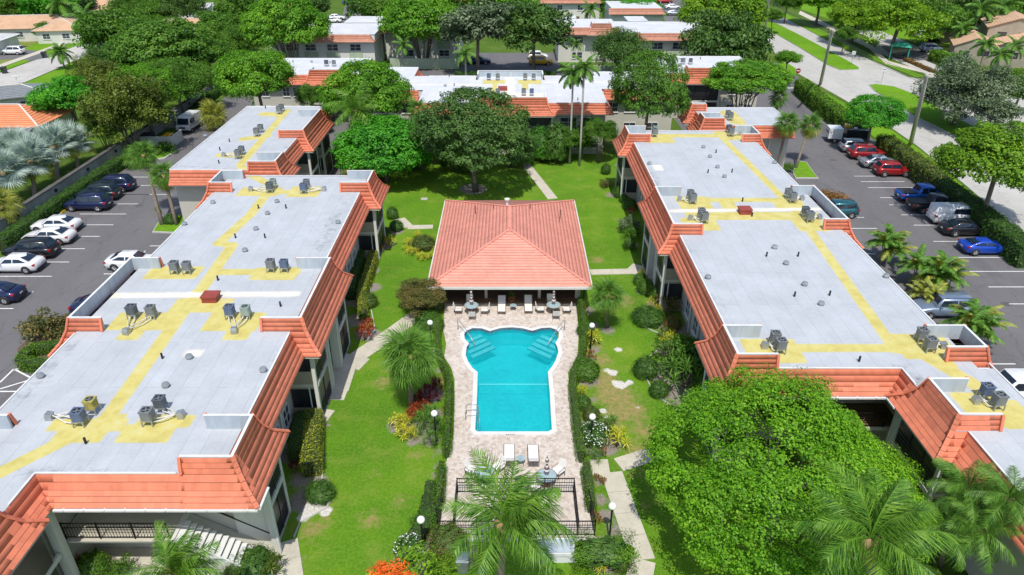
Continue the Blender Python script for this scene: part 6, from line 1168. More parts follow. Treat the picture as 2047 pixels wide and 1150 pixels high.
# ================================================================ VEGETATION
def leaves(C, Nn, size, rng, asp=.55, jit=.5, bend=True):
    """one kite-shaped leaf (two faces sharing a fold) per point"""
    n = len(C); Nn = Nn + rng.normal(0, jit, (n, 3)); Nn /= np.linalg.norm(Nn, axis=1, keepdims=True) + 1e-9
    t = np.cross(Nn, rng.normal(0, 1, (n, 3))); t /= np.linalg.norm(t, axis=1, keepdims=True) + 1e-9; b = np.cross(Nn, t)
    s = (size * rng.uniform(.6, 1.35, n))[:, None]
    V = np.empty((n, 4, 3)); V[:, 0] = C - t * s * .5; V[:, 1] = C + b * s * asp * .5 + Nn * s * .08; V[:, 2] = C + t * s * .5 - Nn * s * .15; V[:, 3] = C - b * s * asp * .5 + Nn * s * .08
    return V.reshape(-1, 3), np.arange(n * 4).reshape(n, 4)
def sph(n, rng):
    v = rng.normal(0, 1, (n, 3)); return v / np.linalg.norm(v, axis=1, keepdims=True)
def crown_mesh(name, seed, ncl, per, leaf, flat=.75, clr=(.20, .34), hollow=.15, droop=0.0, mat='mid', skew=0.0, layered=False, jit=.5):
    rng = np.random.default_rng(seed); CC = []; R_ = []
    d = sph(ncl * 4, rng); d = d[d[:, 2] > -.45][:ncl]; m = len(d)
    # an uneven envelope: low-frequency lobes
    lob = 1 + .16 * np.sin(3 * np.arctan2(d[:, 1], d[:, 0]) + seed) + .12 * np.sin(5 * d[:, 0] * 2 + seed * 2) + rng.normal(0, .06, m)
    rad = rng.uniform(.50, .86, m) * lob; rad[: m // 5] *= .45
    c = d * rad[:, None]; c[:, 2] *= flat
    if layered: c[:, 2] = np.round(c[:, 2] / .17) * .17 + rng.normal(0, .02, m)
    cr = rng.uniform(*clr, m); Cs = []; Ns = []
    for i in range(m):
        q = sph(int(per * rng.uniform(.7, 1.3)), rng); q = q[(q[:, 2] > -.35) | (rng.random(len(q)) < .25)]
        rr = cr[i] * rng.uniform(.72, 1.08, len(q))[:, None] * (1 + .25 * np.sin(q[:, :1] * 7 + i)); p = c[i] + q * rr * np.array([1, 1, .62 if not layered else .38]); p[:, 2] -= droop * np.hypot(p[:, 0], p[:, 1]) ** 2
        Cs.append(p); Ns.append(q * .7 + np.array([0, 0, .75]))
    V, Q = leaves(np.concatenate(Cs), np.concatenate(Ns), leaf, rng, jit=jit); return fast(name, V, Q, M[mat])
def pad_crown(name, seed, npad, per, leaf, flat=.6, pr=(.07, .13), mat='mid'):
    """billowing crown: leafy pads on an uneven dome over a darker inner layer"""
    rng = np.random.default_rng(seed); lob = sph(26, rng); lob = lob[lob[:, 2] > -.3]; d = sph(npad * 3, rng); d = d[d[:, 2] > -.38][:npad]; m = len(d)
    near = (d @ lob.T).max(axis=1); rad = .74 + .26 * np.clip((near - .82) / .17, 0, 1) ** .7; rad *= rng.uniform(.90, 1.0, m); c = d * rad[:, None]; c[:, 2] *= flat; Cs = []; Ns = []
    for i in range(m):
        r_ = rng.uniform(*pr); q = sph(int(per * rng.uniform(.7, 1.3)), rng); q = q[(q[:, 2] > -.15) | (rng.random(len(q)) < .2)]; o = d[i] * np.array([1, 1, 1 / flat]) * .45
        p = c[i] + q * r_ * rng.uniform(.85, 1.06, (len(q), 1)) * np.array([1, 1, .55]) * (1 + .3 * np.sin(q[:, :1] * 6 + i)); Cs.append(p); Ns.append(q * .8 + o + np.array([0, 0, .6]))
    q = sph(9000, rng); q = q[q[:, 2] > -.5]; Cs.append(q * rng.uniform(.45, .72, (len(q), 1)) * np.array([1, 1, flat])); Ns.append(q)
    V, Q = leaves(np.concatenate(Cs), np.concatenate(Ns), leaf, rng, jit=.34, asp=.7); return fast(name, V, Q, M[mat])
def trunk_mesh(name, seed, h=1.0, spread=.55, n=7, r=.045, multi=False, low=.25):
    """unit trunk: ground at z=-h, crown centre at origin, limbs reach into the crown"""
    rr = random.Random(seed); b = MB(); f = Vector((0, 0, -h * low))
    if not multi: b.tube([(0, 0, -h), (rr.uniform(-.03, .03), rr.uniform(-.03, .03), -h * .6), f], [r * 1.5, r * 1.05, r], 8)
    for i in range(n):
        a = math.tau * i / n + rr.uniform(-.3, .3); e = Vector((math.cos(a) * spread * rr.uniform(.6, 1.1), math.sin(a) * spread * rr.uniform(.6, 1.1), rr.uniform(.0, .4)))
        s = f if not multi else Vector((math.cos(a) * .08, math.sin(a) * .08, -h)); mid = s + (e - s) * .5 + Vector((0, 0, -.05 if not multi else .05)); b.tube([s, mid, e], [r * .75, r * .5, r * .12], 6)
        for k in range(2): a2 = a + rr.uniform(-.9, .9); e2 = mid + Vector((math.cos(a2) * .28, math.sin(a2) * .28, .22)); b.tube([mid, (mid + e2) / 2, e2], [r * .4, r * .25, r * .08], 5)
    return b.mesh(name, M['bark'], True)
CRW = {'broad': [crown_mesh('crown', 11, 95, 300, .075, .72), crown_mesh('crown', 12, 85, 320, .075, .66)],
       'fine': [crown_mesh('crown', 21, 150, 380, .046, .72, (.18, .30), jit=.42), crown_mesh('crown', 23, 150, 380, .046, .76, (.18, .31), jit=.42)],
       'flat': [crown_mesh('crown', 31, 90, 330, .06, .42, (.18, .30), layered=True, droop=.06), crown_mesh('crown', 32, 90, 330, .06, .40, (.17, .28), layered=True, droop=.05)],
       'loose': [crown_mesh('crown', 41, 90, 210, .085, .8, (.15, .27))],
       'big': [pad_crown('crown', 51, 430, 330, .0195, .66, (.06, .125))],
       'pads': [pad_crown('crown', 52, 190, 230, .045, .62, (.11, .19)), pad_crown('crown', 53, 190, 230, .045, .66, (.11, .19))],
       'oak': [pad_crown('crown', 54, 260, 240, .034, .82, (.09, .16))],
       'bamboo': [crown_mesh('crown', 61, 120, 260, .05, 1.0, (.13, .22))]}
TRK = {'one': [trunk_mesh('trunk', 1), trunk_mesh('trunk', 2, n=6)], 'multi': [trunk_mesh('trunk', 3, n=9, multi=True, spread=.5, r=.03)]}
tn = [0]
def tree(kind, mat, px, py, rpx, zc, lab, sq=1.0, trunk='one', grp=None, name='tree', sxy=(1, 1)):
    x, y = at(px, py, zc); R_ = rpx / ppm(px, py, zc); r = empty(name, (x, y, 0), 0, label=lab, cat='tree', group=grp); tn[0] += 1; k = tn[0]
    cm = CRW[kind][k % len(CRW[kind])]; rz = random.uniform(0, 6.28)
    link('crown', cm, r, (0, 0, zc), (0, 0, rz), (R_ * sxy[0], R_ * sxy[1], R_ * sq), M[mat]); tm = TRK[trunk][k % len(TRK[trunk])]
    link('trunk', tm, r, (0, 0, zc), (0, 0, random.uniform(0, 6)), (R_ * .9 if R_ * .045 < .35 else .35 / .045, R_ * .9 if R_ * .045 < .35 else .35 / .045, zc / 1.0)); return r
T = tree
T('big', 'poinciana', 1566, 945, 260, 4.6, 'huge bright green spreading tree filling the lower right beside the path', 1.0)
T('oak', 'dark', 948, 272, 118, zY(272, 74), 'large dark round tree on the lawn beyond the pavilion', .95)
T('pads', 'emerald', 768, 302, 96, zY(300, 77), 'vivid emerald tree with fine foliage on the lawn left of the dark round tree', 1.0)
T('pads', 'bright', 733, 190, 84, zY(190, 85.5), 'bright green round tree in front of the far pale roofed building', 1.2)
T('oak', 'mid', 1298, 186, 78, zY(186, 84), 'tall mid green tree left of the small building beyond the right roof', 1.3)
T('pads', 'bright', 1492, 158, 84, zY(158, 95), 'bright banyan with many hanging stems beyond the right roof', .62, 'multi')
T('fine', 'dark', 1237, 105, 60, zY(105, 126), 'dark round tree in front of the upper right white roof', 1.0)
T('flat', 'dark', 1452, 88, 92, zY(88, 127), 'wide dark tree in front of the bright round crown at upper right', 1.5)
T('pads', 'lime', 1440, 32, 84, zY(32, 152), 'bright round tree behind the wide dark tree at upper right', 1.0)
T('flat', 'emerald', 1277, 20, 54, 5.0, 'low flat topped emerald tree at top right centre', .8)
T('pads', 'bright', 513, 160, 76, zY(160, 92), 'round green tree standing over the end of the long left wall', 1.15)
T('pads', 'bright', 570, 56, 82, zY(56, 129), 'big bright tree at the left corner of the upper left white roofed building', 1.1, 'multi')
T('pads', 'bright', 842, 48, 82, zY(48, 139), 'big bright tree right of the upper left white roofed building', 1.1, 'multi')
T('loose', 'greyleaf', 955, 56, 74, zY(56, 132), 'spreading dark tree with bare lower limbs over the dark blue car', .95)
T('loose', 'dark', 1068, 62, 76, zY(62, 132), 'spreading dark tree with bare lower limbs over the yellow car', 1.0)
T('broad', 'mid', 745, 20, 48, 6.0, 'green tree beside the blue car at the top', 1.05); T('broad', 'bright', 985, -8, 70, 6.0, 'green tree at the very top behind the two spreading dark trees', 1.05)
T('bamboo', 'olive', 245, 225, 92, 5.5, 'yellowish olive tree nearest the long wall above the silver palms', 1.0, 'multi'); T('broad', 'emerald', 135, 195, 62, 4.5, 'bright emerald tree beside the pale green walled house', .9)
T('pads', 'mid', 330, 105, 102, 6.5, 'large leafy mid green tree in the left tree mass', 1.0); T('fine', 'mid', 352, 165, 68, 5.0, 'shaded green tree between the long wall and the left tree mass', .9); T('broad', 'mid', 250, 75, 78, 6.0, 'green tree overhanging the upper left street', 1.05)
T('bamboo', 'olive', 185, 160, 55, 4.5, 'olive feathery tree between the emerald tree and the street', .9, 'multi'); T('fine', 'bright', 285, 180, 70, 6.5, 'light green tree top in the middle of the left tree mass', .9); T('fine', 'mid', 292, 224, 42, 3.2, 'deep green tree close behind the wall lamps', .9)
T('fine', 'mid', 415, 110, 60, 5.5, 'green tree right of the large leafy tree in the left mass', .9); T('loose', 'mid', 440, 60, 60, 5.0, 'loose green tree above the fan palms at the end of the left mass', .8); T('fine', 'dark', 220, 130, 55, 4.0, 'shaded tree at the street side of the left mass', .8)
T('broad', 'mid', 205, 255, 45, 3.5, 'small green tree at the foot of the olive tree', .8, 'multi')
T('fine', 'mid', 400, 160, 42, 4.5, 'mid green tree leaning over the wall end', .9)
T('pads', 'emerald', 1746, 232, 56, 4.6, 'deep emerald tree growing out of the hedge by the street', 1.05); T('fine', 'greyleaf', 1925, 188, 92, 4.5, 'grey green tree with pale blossom below the beige townhouse', .95); T('loose', 'greyleaf', 1985, 225, 50, 4.0, 'smaller grey green tree at the right edge of the median', .8)
T('pads', 'lime', 2000, 322, 112, 6.6, 'large lime green tree overhanging the right car park and hedge', 1.0)
T('flat', 'lime', 1800, 38, 88, 7.0, 'spreading lime green tree over the green roofed shelter', 1.15); T('flat', 'lime', 1715, 30, 62, 6.0, 'lime green tree left of the one over the shelter', 1.2); T('broad', 'mid', 1865, 35, 62, 6.0, 'shaded green tree right of the one over the shelter', .9)
T('broad', 'bright', 1640, 0, 55, 6.0, 'bright tree at the top edge beside the street', .7); T('loose', 'mid', 1545, 32, 22, 4.0, 'small loose tree on the upper end of the median', .8)
T('broad', 'bright', 1575, 118, 26, 3.5, 'small bright tree beside the no entry sign', .9); T('broad', 'mid', 92, 60, 24, 2.4, 'dark rounded tree in front of the tan roofed house', .9)
T('fine', 'bronze', 843, 590, 52, 1.7, 'loose bronze green shrub tree at the left corner of the pavilion', .75, 'multi')
T('fine', 'dark', 790, 262, 40, zY(262, 84), 'dark shrubby tree behind the emerald tree', .8); T('fine', 'mid', 1200, 265, 36, zY(265, 83.5), 'leafy shrub tree left of the stairs beyond the court', 1.0, 'multi'); T('broad', 'mid', 1137, 275, 32, zY(275, 84), 'rounded shrub tree beside the two slender palms', .9, 'multi')
T('fine', 'mid', 622, 195, 34, zY(195, 97), 'leafy tree beside the tiled bay of the left far building', 1.0); T('fine', 'mid', 1020, 282, 44, zY(282, 82), 'shrubby tree at the right foot of the dark round tree', .7, 'multi'); T('broad', 'dark', 868, 280, 42, zY(280, 83), 'shrubby tree at the left foot of the dark round tree', .8, 'multi')
for k_, (px, py, r_, zc, m_, lb) in enumerate((
    (20, 25, 60, 4, 'mid', 'background tree behind the tan roofed house, left'),
    (100, 15, 50, 5, 'emerald', 'background tree behind the tan roofed house, centre, emerald'),
    (60, 5, 50, 5, 'dark', 'background tree at the top left corner, upper'),
    (150, 12, 40, 4, 'dark', 'background tree between the two tan roofed houses'),
    (262, 22, 45, 4, 'mid', 'background tree right of the far pinkish roof'),
    (310, 25, 40, 4, 'mid', 'background tree left of the white roofed building at the top'),
    (370, 15, 45, 5, 'dark', 'background tree around the white roofed building at the top'),
    (480, 25, 50, 5, 'mid', 'background tree behind the end of the left tree mass'),
    (470, 85, 45, 5, 'mid', 'background tree between the left tree mass and the big bright tree'),
    (620, 15, 40, 5, 'dark', 'background tree left of the blue car at the top'),
    (1120, 5, 30, 5, 'mid', 'background tree beside the pale block at the very top'),
    (1210, 12, 35, 4, 'mid', 'background tree right of the pale block at the very top'),
    (1500, 12, 30, 5, 'mid', 'background tree left of the upper street pole'),
    (1690, 70, 22, 4, 'mid', 'background tree under the lime green trees by the upper street'),
    (1950, 25, 60, 5, 'dark', 'background tree dark, behind the beige townhouse, left'),
    (2010, 30, 60, 5, 'mid', 'background tree mid green, behind the beige townhouse, right'),
    (2040, 5, 55, 6, 'dark', 'background tree dark, in the top right corner'),
    (1900, 45, 35, 4, 'mid', 'background tree between the shed roof and the spreading lime trees'),
    (1745, 5, 60, 6, 'mid', 'background tree behind the spreading lime trees at the top'),
    (2040, 185, 45, 3, 'mid', 'background tree at the right edge above the side street'),
    (1575, 5, 30, 5, 'mid', 'background tree right of the upper street pole'),
    (870, 0, 60, 7, 'mid', 'background tree behind the big bright tree at top centre'),
    (790, 8, 45, 6, 'bright', 'background tree left of the big bright tree at top centre'))):
    T(('fine', 'broad')[k_ % 2], m_, px, py, r_, zc, lb, 1.1, grp='background trees along the top edge')
def woods():
    rng = np.random.default_rng(4); C = []; Nn = []
    for i in range(60):
        c = np.array([-260 + 9 * i + rng.uniform(-3, 3), 252 + rng.uniform(-8, 30), rng.uniform(4, 7)]); q = sph(420, rng); R_ = rng.uniform(5, 8); C.append(c + q * R_ * rng.uniform(.8, 1.05, (len(q), 1)) * np.array([1, 1, .8])); Nn.append(q + np.array([0, 0, .5]))
    V, Q = leaves(np.concatenate(C), np.concatenate(Nn), 1.3, rng); o = link('distant_wood', fast('distant_wood', V, Q, M['mid'])); o['kind'] = 'stuff'
woods()
# ---- palms
def frond_fan(name, mat, nb=26, L=1.0, pet=.75, w=.05, droop=.35, spread=125, seed=0):
    rr = random.Random(seed); b = MB(); b.tube([(0, 0, 0), (pet * .5, 0, .04), (pet, 0, 0)], [.022, .016, .012], 4)
    for i in range(nb):
        a = math.radians(-spread + 2 * spread * i / (nb - 1)) * (1 + rr.uniform(-.02, .02)); l = L * (1 - .28 * (abs(a) / math.radians(spread)) ** 2) * rr.uniform(.9, 1.08); dx, dy = math.cos(a), math.sin(a); px_, py_ = -dy, dx; up = .10 * (i % 2)
        pts = []
        for t, ww in ((0, .25), (.35, 1), (.7, .8), (1.0, .04)):
            zz = up * t * .4 - droop * l * t ** 2.2 * (1 + .5 * rr.random()) + .12 * math.cos(a) * t; c = Vector((pet + dx * l * t * (1 - .12 * t), dy * l * t * (1 - .12 * t), zz)); pts.append((c, ww * w * .5))
        V = []
        for c, ww in pts: V += [(c.x - px_ * ww, c.y - py_ * ww, c.z + ww * .5), (c.x, c.y, c.z - ww * .3), (c.x + px_ * ww, c.y + py_ * ww, c.z + ww * .5)]
        b.add(V, [(k * 3 + j, k * 3 + j + 1, k * 3 + j + 4, k * 3 + j + 3) for k in range(3) for j in (0, 1)])
    return b.mesh(name, M[mat])
def frond_pin(name, mat, n=46, L=2.6, lf=.62, curve=.9, w=.045, seed=0, wind=.0, rag=.12):
    rr = random.Random(seed); b = MB(); P_ = lambda t: Vector((L * (t - .18 * curve * t * t * t), wind * L * t * t, L * (.28 * t - .55 * curve * t * t)))
    b.tube([P_(i / 8) for i in range(9)], [.04 * (1 - .85 * i / 8) for i in range(9)], 4)
    for i in range(n):
        t = .12 + .87 * i / (n - 1); p = P_(t); d = (P_(min(1, t + .02)) - P_(t - .02)).normalized(); side = d.cross(Vector((0, 0, 1))).normalized(); l = lf * math.sin(math.pi * min(1, .12 + .86 * t) ** .8) ** .6 * rr.uniform(.85, 1.1)
        for s in (-1, 1):
            dr = (side * s * .80 + d * .55 + Vector((0, 0, -.28 + rr.uniform(-.2, .12) - rag * rr.random())) + d * rr.uniform(-rag, rag)).normalized(); m_ = p + dr * l * .55; e = p + dr * l + Vector((0, 0, -.22 * l)); q = d * w * .5
            b.add([p - q, p + q, m_ + q, m_ - q, e], [(0, 1, 2, 3), (3, 2, 4)])
    return b.mesh(name, M[mat])
FR = {'fan': [frond_fan('frond', 'palm', seed=1), frond_fan('frond', 'palm', droop=.55, seed=2)], 'bis': [frond_fan('frond', 'bismarck', 30, 1.15, .8, .07, .12, 140, 3)],
      'coco': [frond_pin('frond', 'coco', 62, 3.1, 1.0, .85, .036, 4, .14, .3), frond_pin('frond', 'coco', 62, 3.1, 1.0, 1.25, .036, 5, .26, .3), frond_pin('frond', 'coco', 58, 2.9, .9, .6, .036, 8, -.1, .3)], 'royal': [frond_pin('frond', 'palm', 44, 1.9, .5, 1.1, .06, 6)], 'areca': [frond_pin('frond', 'palm', 34, 1.7, .42, 1.2, .05, 7)]}
RNGP = random.Random(5)
def palm(kind, bx, by, tx_, ty_, h, size, nf, lab, mat, name='palm_tree', tr=.16, bark='palmbark', lo=-50, hi=80, grp=None, skirt=0, wind=0, boot=True, individual=True):
    """base pixel on the ground, crown-heart pixel at height h"""
    x, y = at(bx, by) if bx is not None else (0, 0); X, Y = at(tx_, ty_, h)
    if bx is None: x, y = X, Y
    r = empty(name, (x, y, 0), label=lab, cat='palm', group=grp); t = Vector((X - x, Y - y, h))
    MB().tube([(0, 0, 0), t * .33 + Vector((t.x * -.06, t.y * -.06, 0)), t * .7 + Vector((t.x * -.04, 0, 0)), t], [tr * 1.25, tr, tr * .95, tr * .9], 10).build('trunk', M[bark], r, True)
    if boot: MB().tube([t * .86, t * 1.0 + Vector((0, 0, .15))], [tr * 1.25, tr * 1.7], 9).build('boots', M['husk'], r, True)
    for i in range(nf):
        a = i * 2.39996 + RNGP.uniform(-.2, .2); f = (i + .5) / nf; el = math.radians(hi + (lo - hi) * f ** .85) + RNGP.uniform(-.1, .1); me = FR[kind][i % len(FR[kind])]
        if wind: a = a - .75 * wind * math.sin(a - .35)
        M3 = Euler((RNGP.uniform(-.25, .25), -el, 0), 'XYZ').to_matrix(); M3 = Matrix.Rotation(a, 3, 'Z') @ M3; s = size * RNGP.uniform(.85, 1.1)
        mm = M[mat] if not (skirt and f > 1 - skirt) else M['palm_yellow']
        o = link('frond', me, r, t + Vector((0, 0, .1)), M3.to_euler(), (s, s, s), mm)
    return r
F = 'fan palm '
palm('fan', 822, 822, 818, 712, 4.3, 1.28, 44, F + 'with a full round head left of the pool', 'palm', lo=-65); palm('fan', 1213, 655, 1214, 592, 3.0, 1.0, 34, F + 'on the lawn right of the pavilion', 'palm', skirt=.25, tr=.12, lo=-55)
palm('fan', 325, 452, 287, 312, 6.3, 1.05, 40, F + 'leaning left, the left of two on the left car park island', 'palm', lo=-75, skirt=.15, tr=.17); palm('fan', 354, 452, 327, 352, 4.8, 1.05, 40, F + 'with yellowing skirt, the right of two on the left car park island', 'palm', lo=-80, skirt=.4, tr=.17)
palm('fan', 1546, 366, 1574, 247, zY(247, 75.8), 1.0, 38, F + 'nearer the right roof, left of the twin pair', 'palm', lo=-75, skirt=.3, tr=.15); palm('fan', 1590, 338, 1620, 252, 4.6, 1.05, 38, F + 'with yellow skirt, right of the twin pair by the driveway', 'palm', lo=-80, skirt=.5, tr=.15)
palm('fan', None, None, 1556, 198, zY(198, 92), 1.0, 26, F + 'behind the small building beyond the right roof', 'palm', lo=-65); palm('fan', None, None, 835, 222, zY(222, 81), 1.05, 26, F + 'left of the large dark round tree', 'palm', lo=-70, skirt=.4); palm('fan', 428, 250, 427, 232, 1.9, 1.5, 34, 'low bushy fan palm beside the mail van', 'palm_yellow', lo=-50)
palm('fan', 460, 118, 462, 85, 4.5, 1.5, 26, F + 'at the right side of the left tree mass', 'palm', lo=-70); palm('fan', 475, 60, 480, 30, 4.5, 1.3, 22, F + 'behind the left tree mass near the top', 'palm', lo=-70); palm('fan', 522, 215, 520, 195, 2.4, 1.3, 22, F + 'under the round tree at the wall end', 'palm', lo=-60)
palm('fan', 268, 330, 266, 318, 1.0, 1.1, 24, 'low fan palm on the planted corner by the bin enclosure', 'palm', lo=-30)
for i, (bx, by, tx_, ty_, h, sz, l) in enumerate(((72, 402, 62, 322, 3.6, 1.75, 'silver palm nearest the wall above the white cars'), (118, 372, 108, 292, 3.6, 1.75, 'silver palm right of centre in the silver palm row'), (158, 345, 150, 286, 2.9, 1.5, 'silver palm at the right end of the silver palm row'), (20, 425, 5, 345, 3.6, 1.7, 'silver palm at the left edge of the view'), (35, 330, 30, 295, 3.2, 1.6, 'silver palm behind the row by the carport'))):
    palm('bis', bx, by, tx_, ty_, h, sz, 26, l, 'bismarck', lo=-55, skirt=.25, tr=.22, grp=None)
palm('fan', 12, 458, 2, 415, 2.4, 1.3, 30, F + 'with yellow fronds at the left edge below the silver palms', 'palm_yellow', lo=-60)
C_ = 'coconut palm '
palm('coco', 1000, 1230, 1004, 1048, 7.0, 1.0, 26, C_ + 'in front of the near pool railing', 'coco', lo=-30, hi=75, tr=.2, wind=1); palm('coco', 355, 1340, 345, 1150, 6.6, .66, 24, C_ + 'in front of the stairs at lower left', 'coco', lo=-25, hi=80, tr=.18, wind=1)
palm('coco', 1735, 1330, 1738, 1080, 9.0, .98, 28, C_ + 'in front of the huge tree at lower right', 'coco', lo=-35, hi=75, tr=.2, wind=1); palm('coco', None, None, 710, 222, zY(222, 79), 1.15, 20, C_ + 'below the bright round tree beyond the court', 'coco', lo=-50, tr=.13)
palm('coco', 1915, 1120, 1935, 985, 6.0, .62, 22, 'feathery palm against the lower right roof slope', 'palm', lo=-55, tr=.12); palm('coco', 1990, 1110, 2015, 1000, 6.6, .58, 20, 'feathery palm at the right edge over the roof slope', 'palm', lo=-55, tr=.12); palm('coco', 1880, 1130, 1888, 1060, 4.8, .6, 20, 'feathery palm below the lower right roof slope', 'palm', lo=-55, tr=.12); palm('coco', 1975, 1130, 1960, 1060, 5.2, .6, 20, 'feathery palm in the corner under the lower right roof', 'palm', lo=-55, tr=.12)
for tx_, ty_, Y_, l in ((1146, 148, 83.2, 'left of the two tall slender palms before the far building'), (1168, 138, 82.4, 'right of the two tall slender palms before the far building'), (930, 108, 104, 'slender palm beside the dark blue car')): palm('royal', None, None, tx_, ty_, zY(ty_, Y_), 1.25, 15, l, 'palm', tr=.12, bark='royalbark', lo=-50, hi=75, boot=False)
palm('royal', 1152, 158, 1152, 90, 5.0, .9, 14, 'small palm by the pale green wall behind the yellow car', 'palm', tr=.1, bark='royalbark', lo=-40, boot=False); palm('royal', 800, 150, 806, 92, 6.5, 1.2, 14, 'palm at the right corner of the upper left building', 'palm', tr=.1, bark='royalbark', lo=-45, boot=False)
for i, (tx_, ty_, h, sz, l) in enumerate(((1972, 90, 6, 1.5, 'palm left of three in front of the beige townhouse'), (2000, 112, 5, 1.5, 'middle palm of three in front of the beige townhouse'), (2030, 95, 6, 1.5, 'palm right of three in front of the beige townhouse'), (1960, 20, 8, 2.4, 'large palm behind the beige townhouse'), (2005, 15, 8, 2.4, 'large palm at the top right edge'), (1925, 60, 5, 1.6, 'palm beside the small tan shed roof'), (1905, 125, 3.5, 1.6, 'palm at the end of the clipped hedge by the townhouse'),
                                          (120, 105, 3, 1.6, 'palm on the near side of the left street'), (170, 42, 6, 2.4, 'palm beside the farther upper left house'), (120, 8, 7, 2.4, 'palm behind the tan roofed house'), (30, 8, 6, 2.2, 'palm at the top left corner'), (470, 12, 6, 2.0, 'palm at the top left behind the tree mass'), (1220, 12, 5, 2.0, 'palm beside the block at the very top'), (1180, 20, 5, 1.6, 'smaller palm beside the block at the very top'))):
    palm('royal', None, None, tx_, ty_, h, sz, 15, l, 'palm', tr=.14, lo=-45, boot=False)
def clump(px, py, n, size, h, lab, mat, cat='palm', kind='areca', spread=.8, name='palm_clump'):
    x, y = at(px, py); r = empty(name, (x, y, 0), label=lab, cat=cat)
    for i in range(n):
        a = i * 2.4; d = spread * math.sqrt((i + .5) / n); cx, cy, hh = d * math.cos(a), d * math.sin(a), h * RNGP.uniform(.6, 1.1); MB().tube([(cx * .5, cy * .5, 0), (cx, cy, hh)], .05, 6).build('stem', M['royalbark'], r)
        for j in range(8):
            b_ = j * 2.4 + i; el = math.radians(72 - 85 * j / 8); M3 = Matrix.Rotation(b_, 3, 'Z') @ Euler((0, -el, 0)).to_matrix(); link('frond', FR[kind][0], r, (cx, cy, hh), M3.to_euler(), (size,) * 3, M[mat if (i + j) % 4 else 'palm_yellow'] if mat == 'palm' else M[mat])
    return r
clump(1768, 525, 6, 1.15, 2.2, 'arching palm clump beside the red motorcycle by the right building', 'palm'); clump(1832, 572, 6, 1.2, 2.2, 'arching palm clump in the middle of the bed right of the right building', 'palm'); clump(1872, 588, 6, 1.2, 2.3, 'arching palm clump nearest the parked cars right of the right building', 'palm'); clump(1850, 612, 5, .9, 1.2, 'yellowish palm clump in front of the pale blue suv', 'palm_yellow'); clump(1935, 690, 7, 1.2, 2.0, 'arching palm clump at the corner bay of the right building', 'palm')
x, y = at(1780, 505); r = empty('motorcycle', (x, y, 0), .3, label='red motorcycle parked among the palms by the right building', cat='motorcycle')
for s in (-.65, .65): MB().tube([(s, -.06, .3), (s, .06, .3)], .3, 14).build('wheel', M['tyre'], r)
MB().tube([(-.5, 0, .5), (0, 0, .75), (.45, 0, .85)], [.12, .2, .12], 8).build('body', M['car_red'], r); MB().bar((-.45, 0, .82), (.0, 0, .85), .22, .08).build('seat', M['trim'], r); MB().bar((.5, -.3, 1.0), (.5, .3, 1.0), .04).build('handlebar', M['trim'], r)
# ---- bushes
def dome(name, seed, n, leaf, jit=.45, low=-.25, box=False, mat='mid'):
    rng = np.random.default_rng(seed); q = sph(n, rng); q = q[q[:, 2] > low]
    if box: q = np.sign(q) * np.abs(q) ** .45; q = q / np.maximum(np.abs(q).max(axis=1, keepdims=True), 1e-6) * (1 - .10 * rng.random((len(q), 1)))
    rr = rng.uniform(.80, 1.04, len(q))[:, None] * (1 + (.0 if box else .10) * np.sin(q[:, :1] * 6 + seed) * np.cos(q[:, 1:2] * 5)); inner = rng.random(len(q)) < .25; rr[inner] *= .8
    V, Q = leaves(q * rr, q + np.array([0, 0, .35]), leaf, rng, jit=jit); return fast(name, V, Q, M[mat])
def rosette(name, seed, n, L, w, mat='yellowleaf', nseg=3, heads=9, spread=.75):
    rr = random.Random(seed); b = MB()
    for h_ in range(heads):
        a0 = h_ * 2.4; d0 = spread * math.sqrt(h_ / heads); base_ = Vector((d0 * math.cos(a0), d0 * math.sin(a0), .55 * (1 - d0 * d0) + rr.uniform(-.08, .08)))
        for i in range(n):
            a = i * 2.39996 + h_; el = math.radians(80 - 85 * (i / n)); dv = Vector((math.cos(a) * math.cos(el), math.sin(a) * math.cos(el), math.sin(el))); sd = Vector((-math.sin(a), math.cos(a), 0)) * w; l = L * rr.uniform(.8, 1.15); V = []
            for t, ww in ((0, .5), (.5, 1), (1, .05)): c = base_ + dv * l * t + Vector((0, 0, -.35 * l * t * t)); V += [c - sd * ww * .5, c + sd * ww * .5]
            b.add(V, [(0, 1, 3, 2), (2, 3, 5, 4)])
    return b.mesh(name, M[mat])
BM = {'dome': [dome('foliage', 1, 2600, .10), dome('foliage', 2, 2600, .10)], 'fine': [dome('foliage', 3, 5200, .06)], 'boxy': [dome('foliage', 4, 4200, .07, .35, -.9, True)], 'loose': [crown_mesh('foliage', 71, 40, 90, .10, .8, (.2, .36)), crown_mesh('foliage', 72, 36, 100, .10, .8, (.2, .36))],
      'strap': [rosette('foliage', 1, 16, .42, .07), rosette('foliage', 2, 16, .42, .07)], 'spiky': [rosette('foliage', 3, 22, .55, .045, heads=7)], 'one': [rosette('foliage', 4, 40, 1.0, .11, heads=1, spread=0)]}
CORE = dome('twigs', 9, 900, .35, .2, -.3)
STEM = MB()
for k in range(7): a = math.tau * k / 7; STEM.tube([(.04 * math.cos(a), .04 * math.sin(a), 0), (.35 * math.cos(a), .35 * math.sin(a), .75)], [.03, .015], 5)
STEMM = STEM.mesh('stems', M['bark']); bn = [0]
def bushY(kind, mat, px, py, rpx, Y, lab):
    z = max(.8, zY(py, Y)); x, y = at(px, py, z); h = z * 1.7; r = bush(kind, mat, px, py, rpx, h, lab); r.location = (x, Y, 0); return r
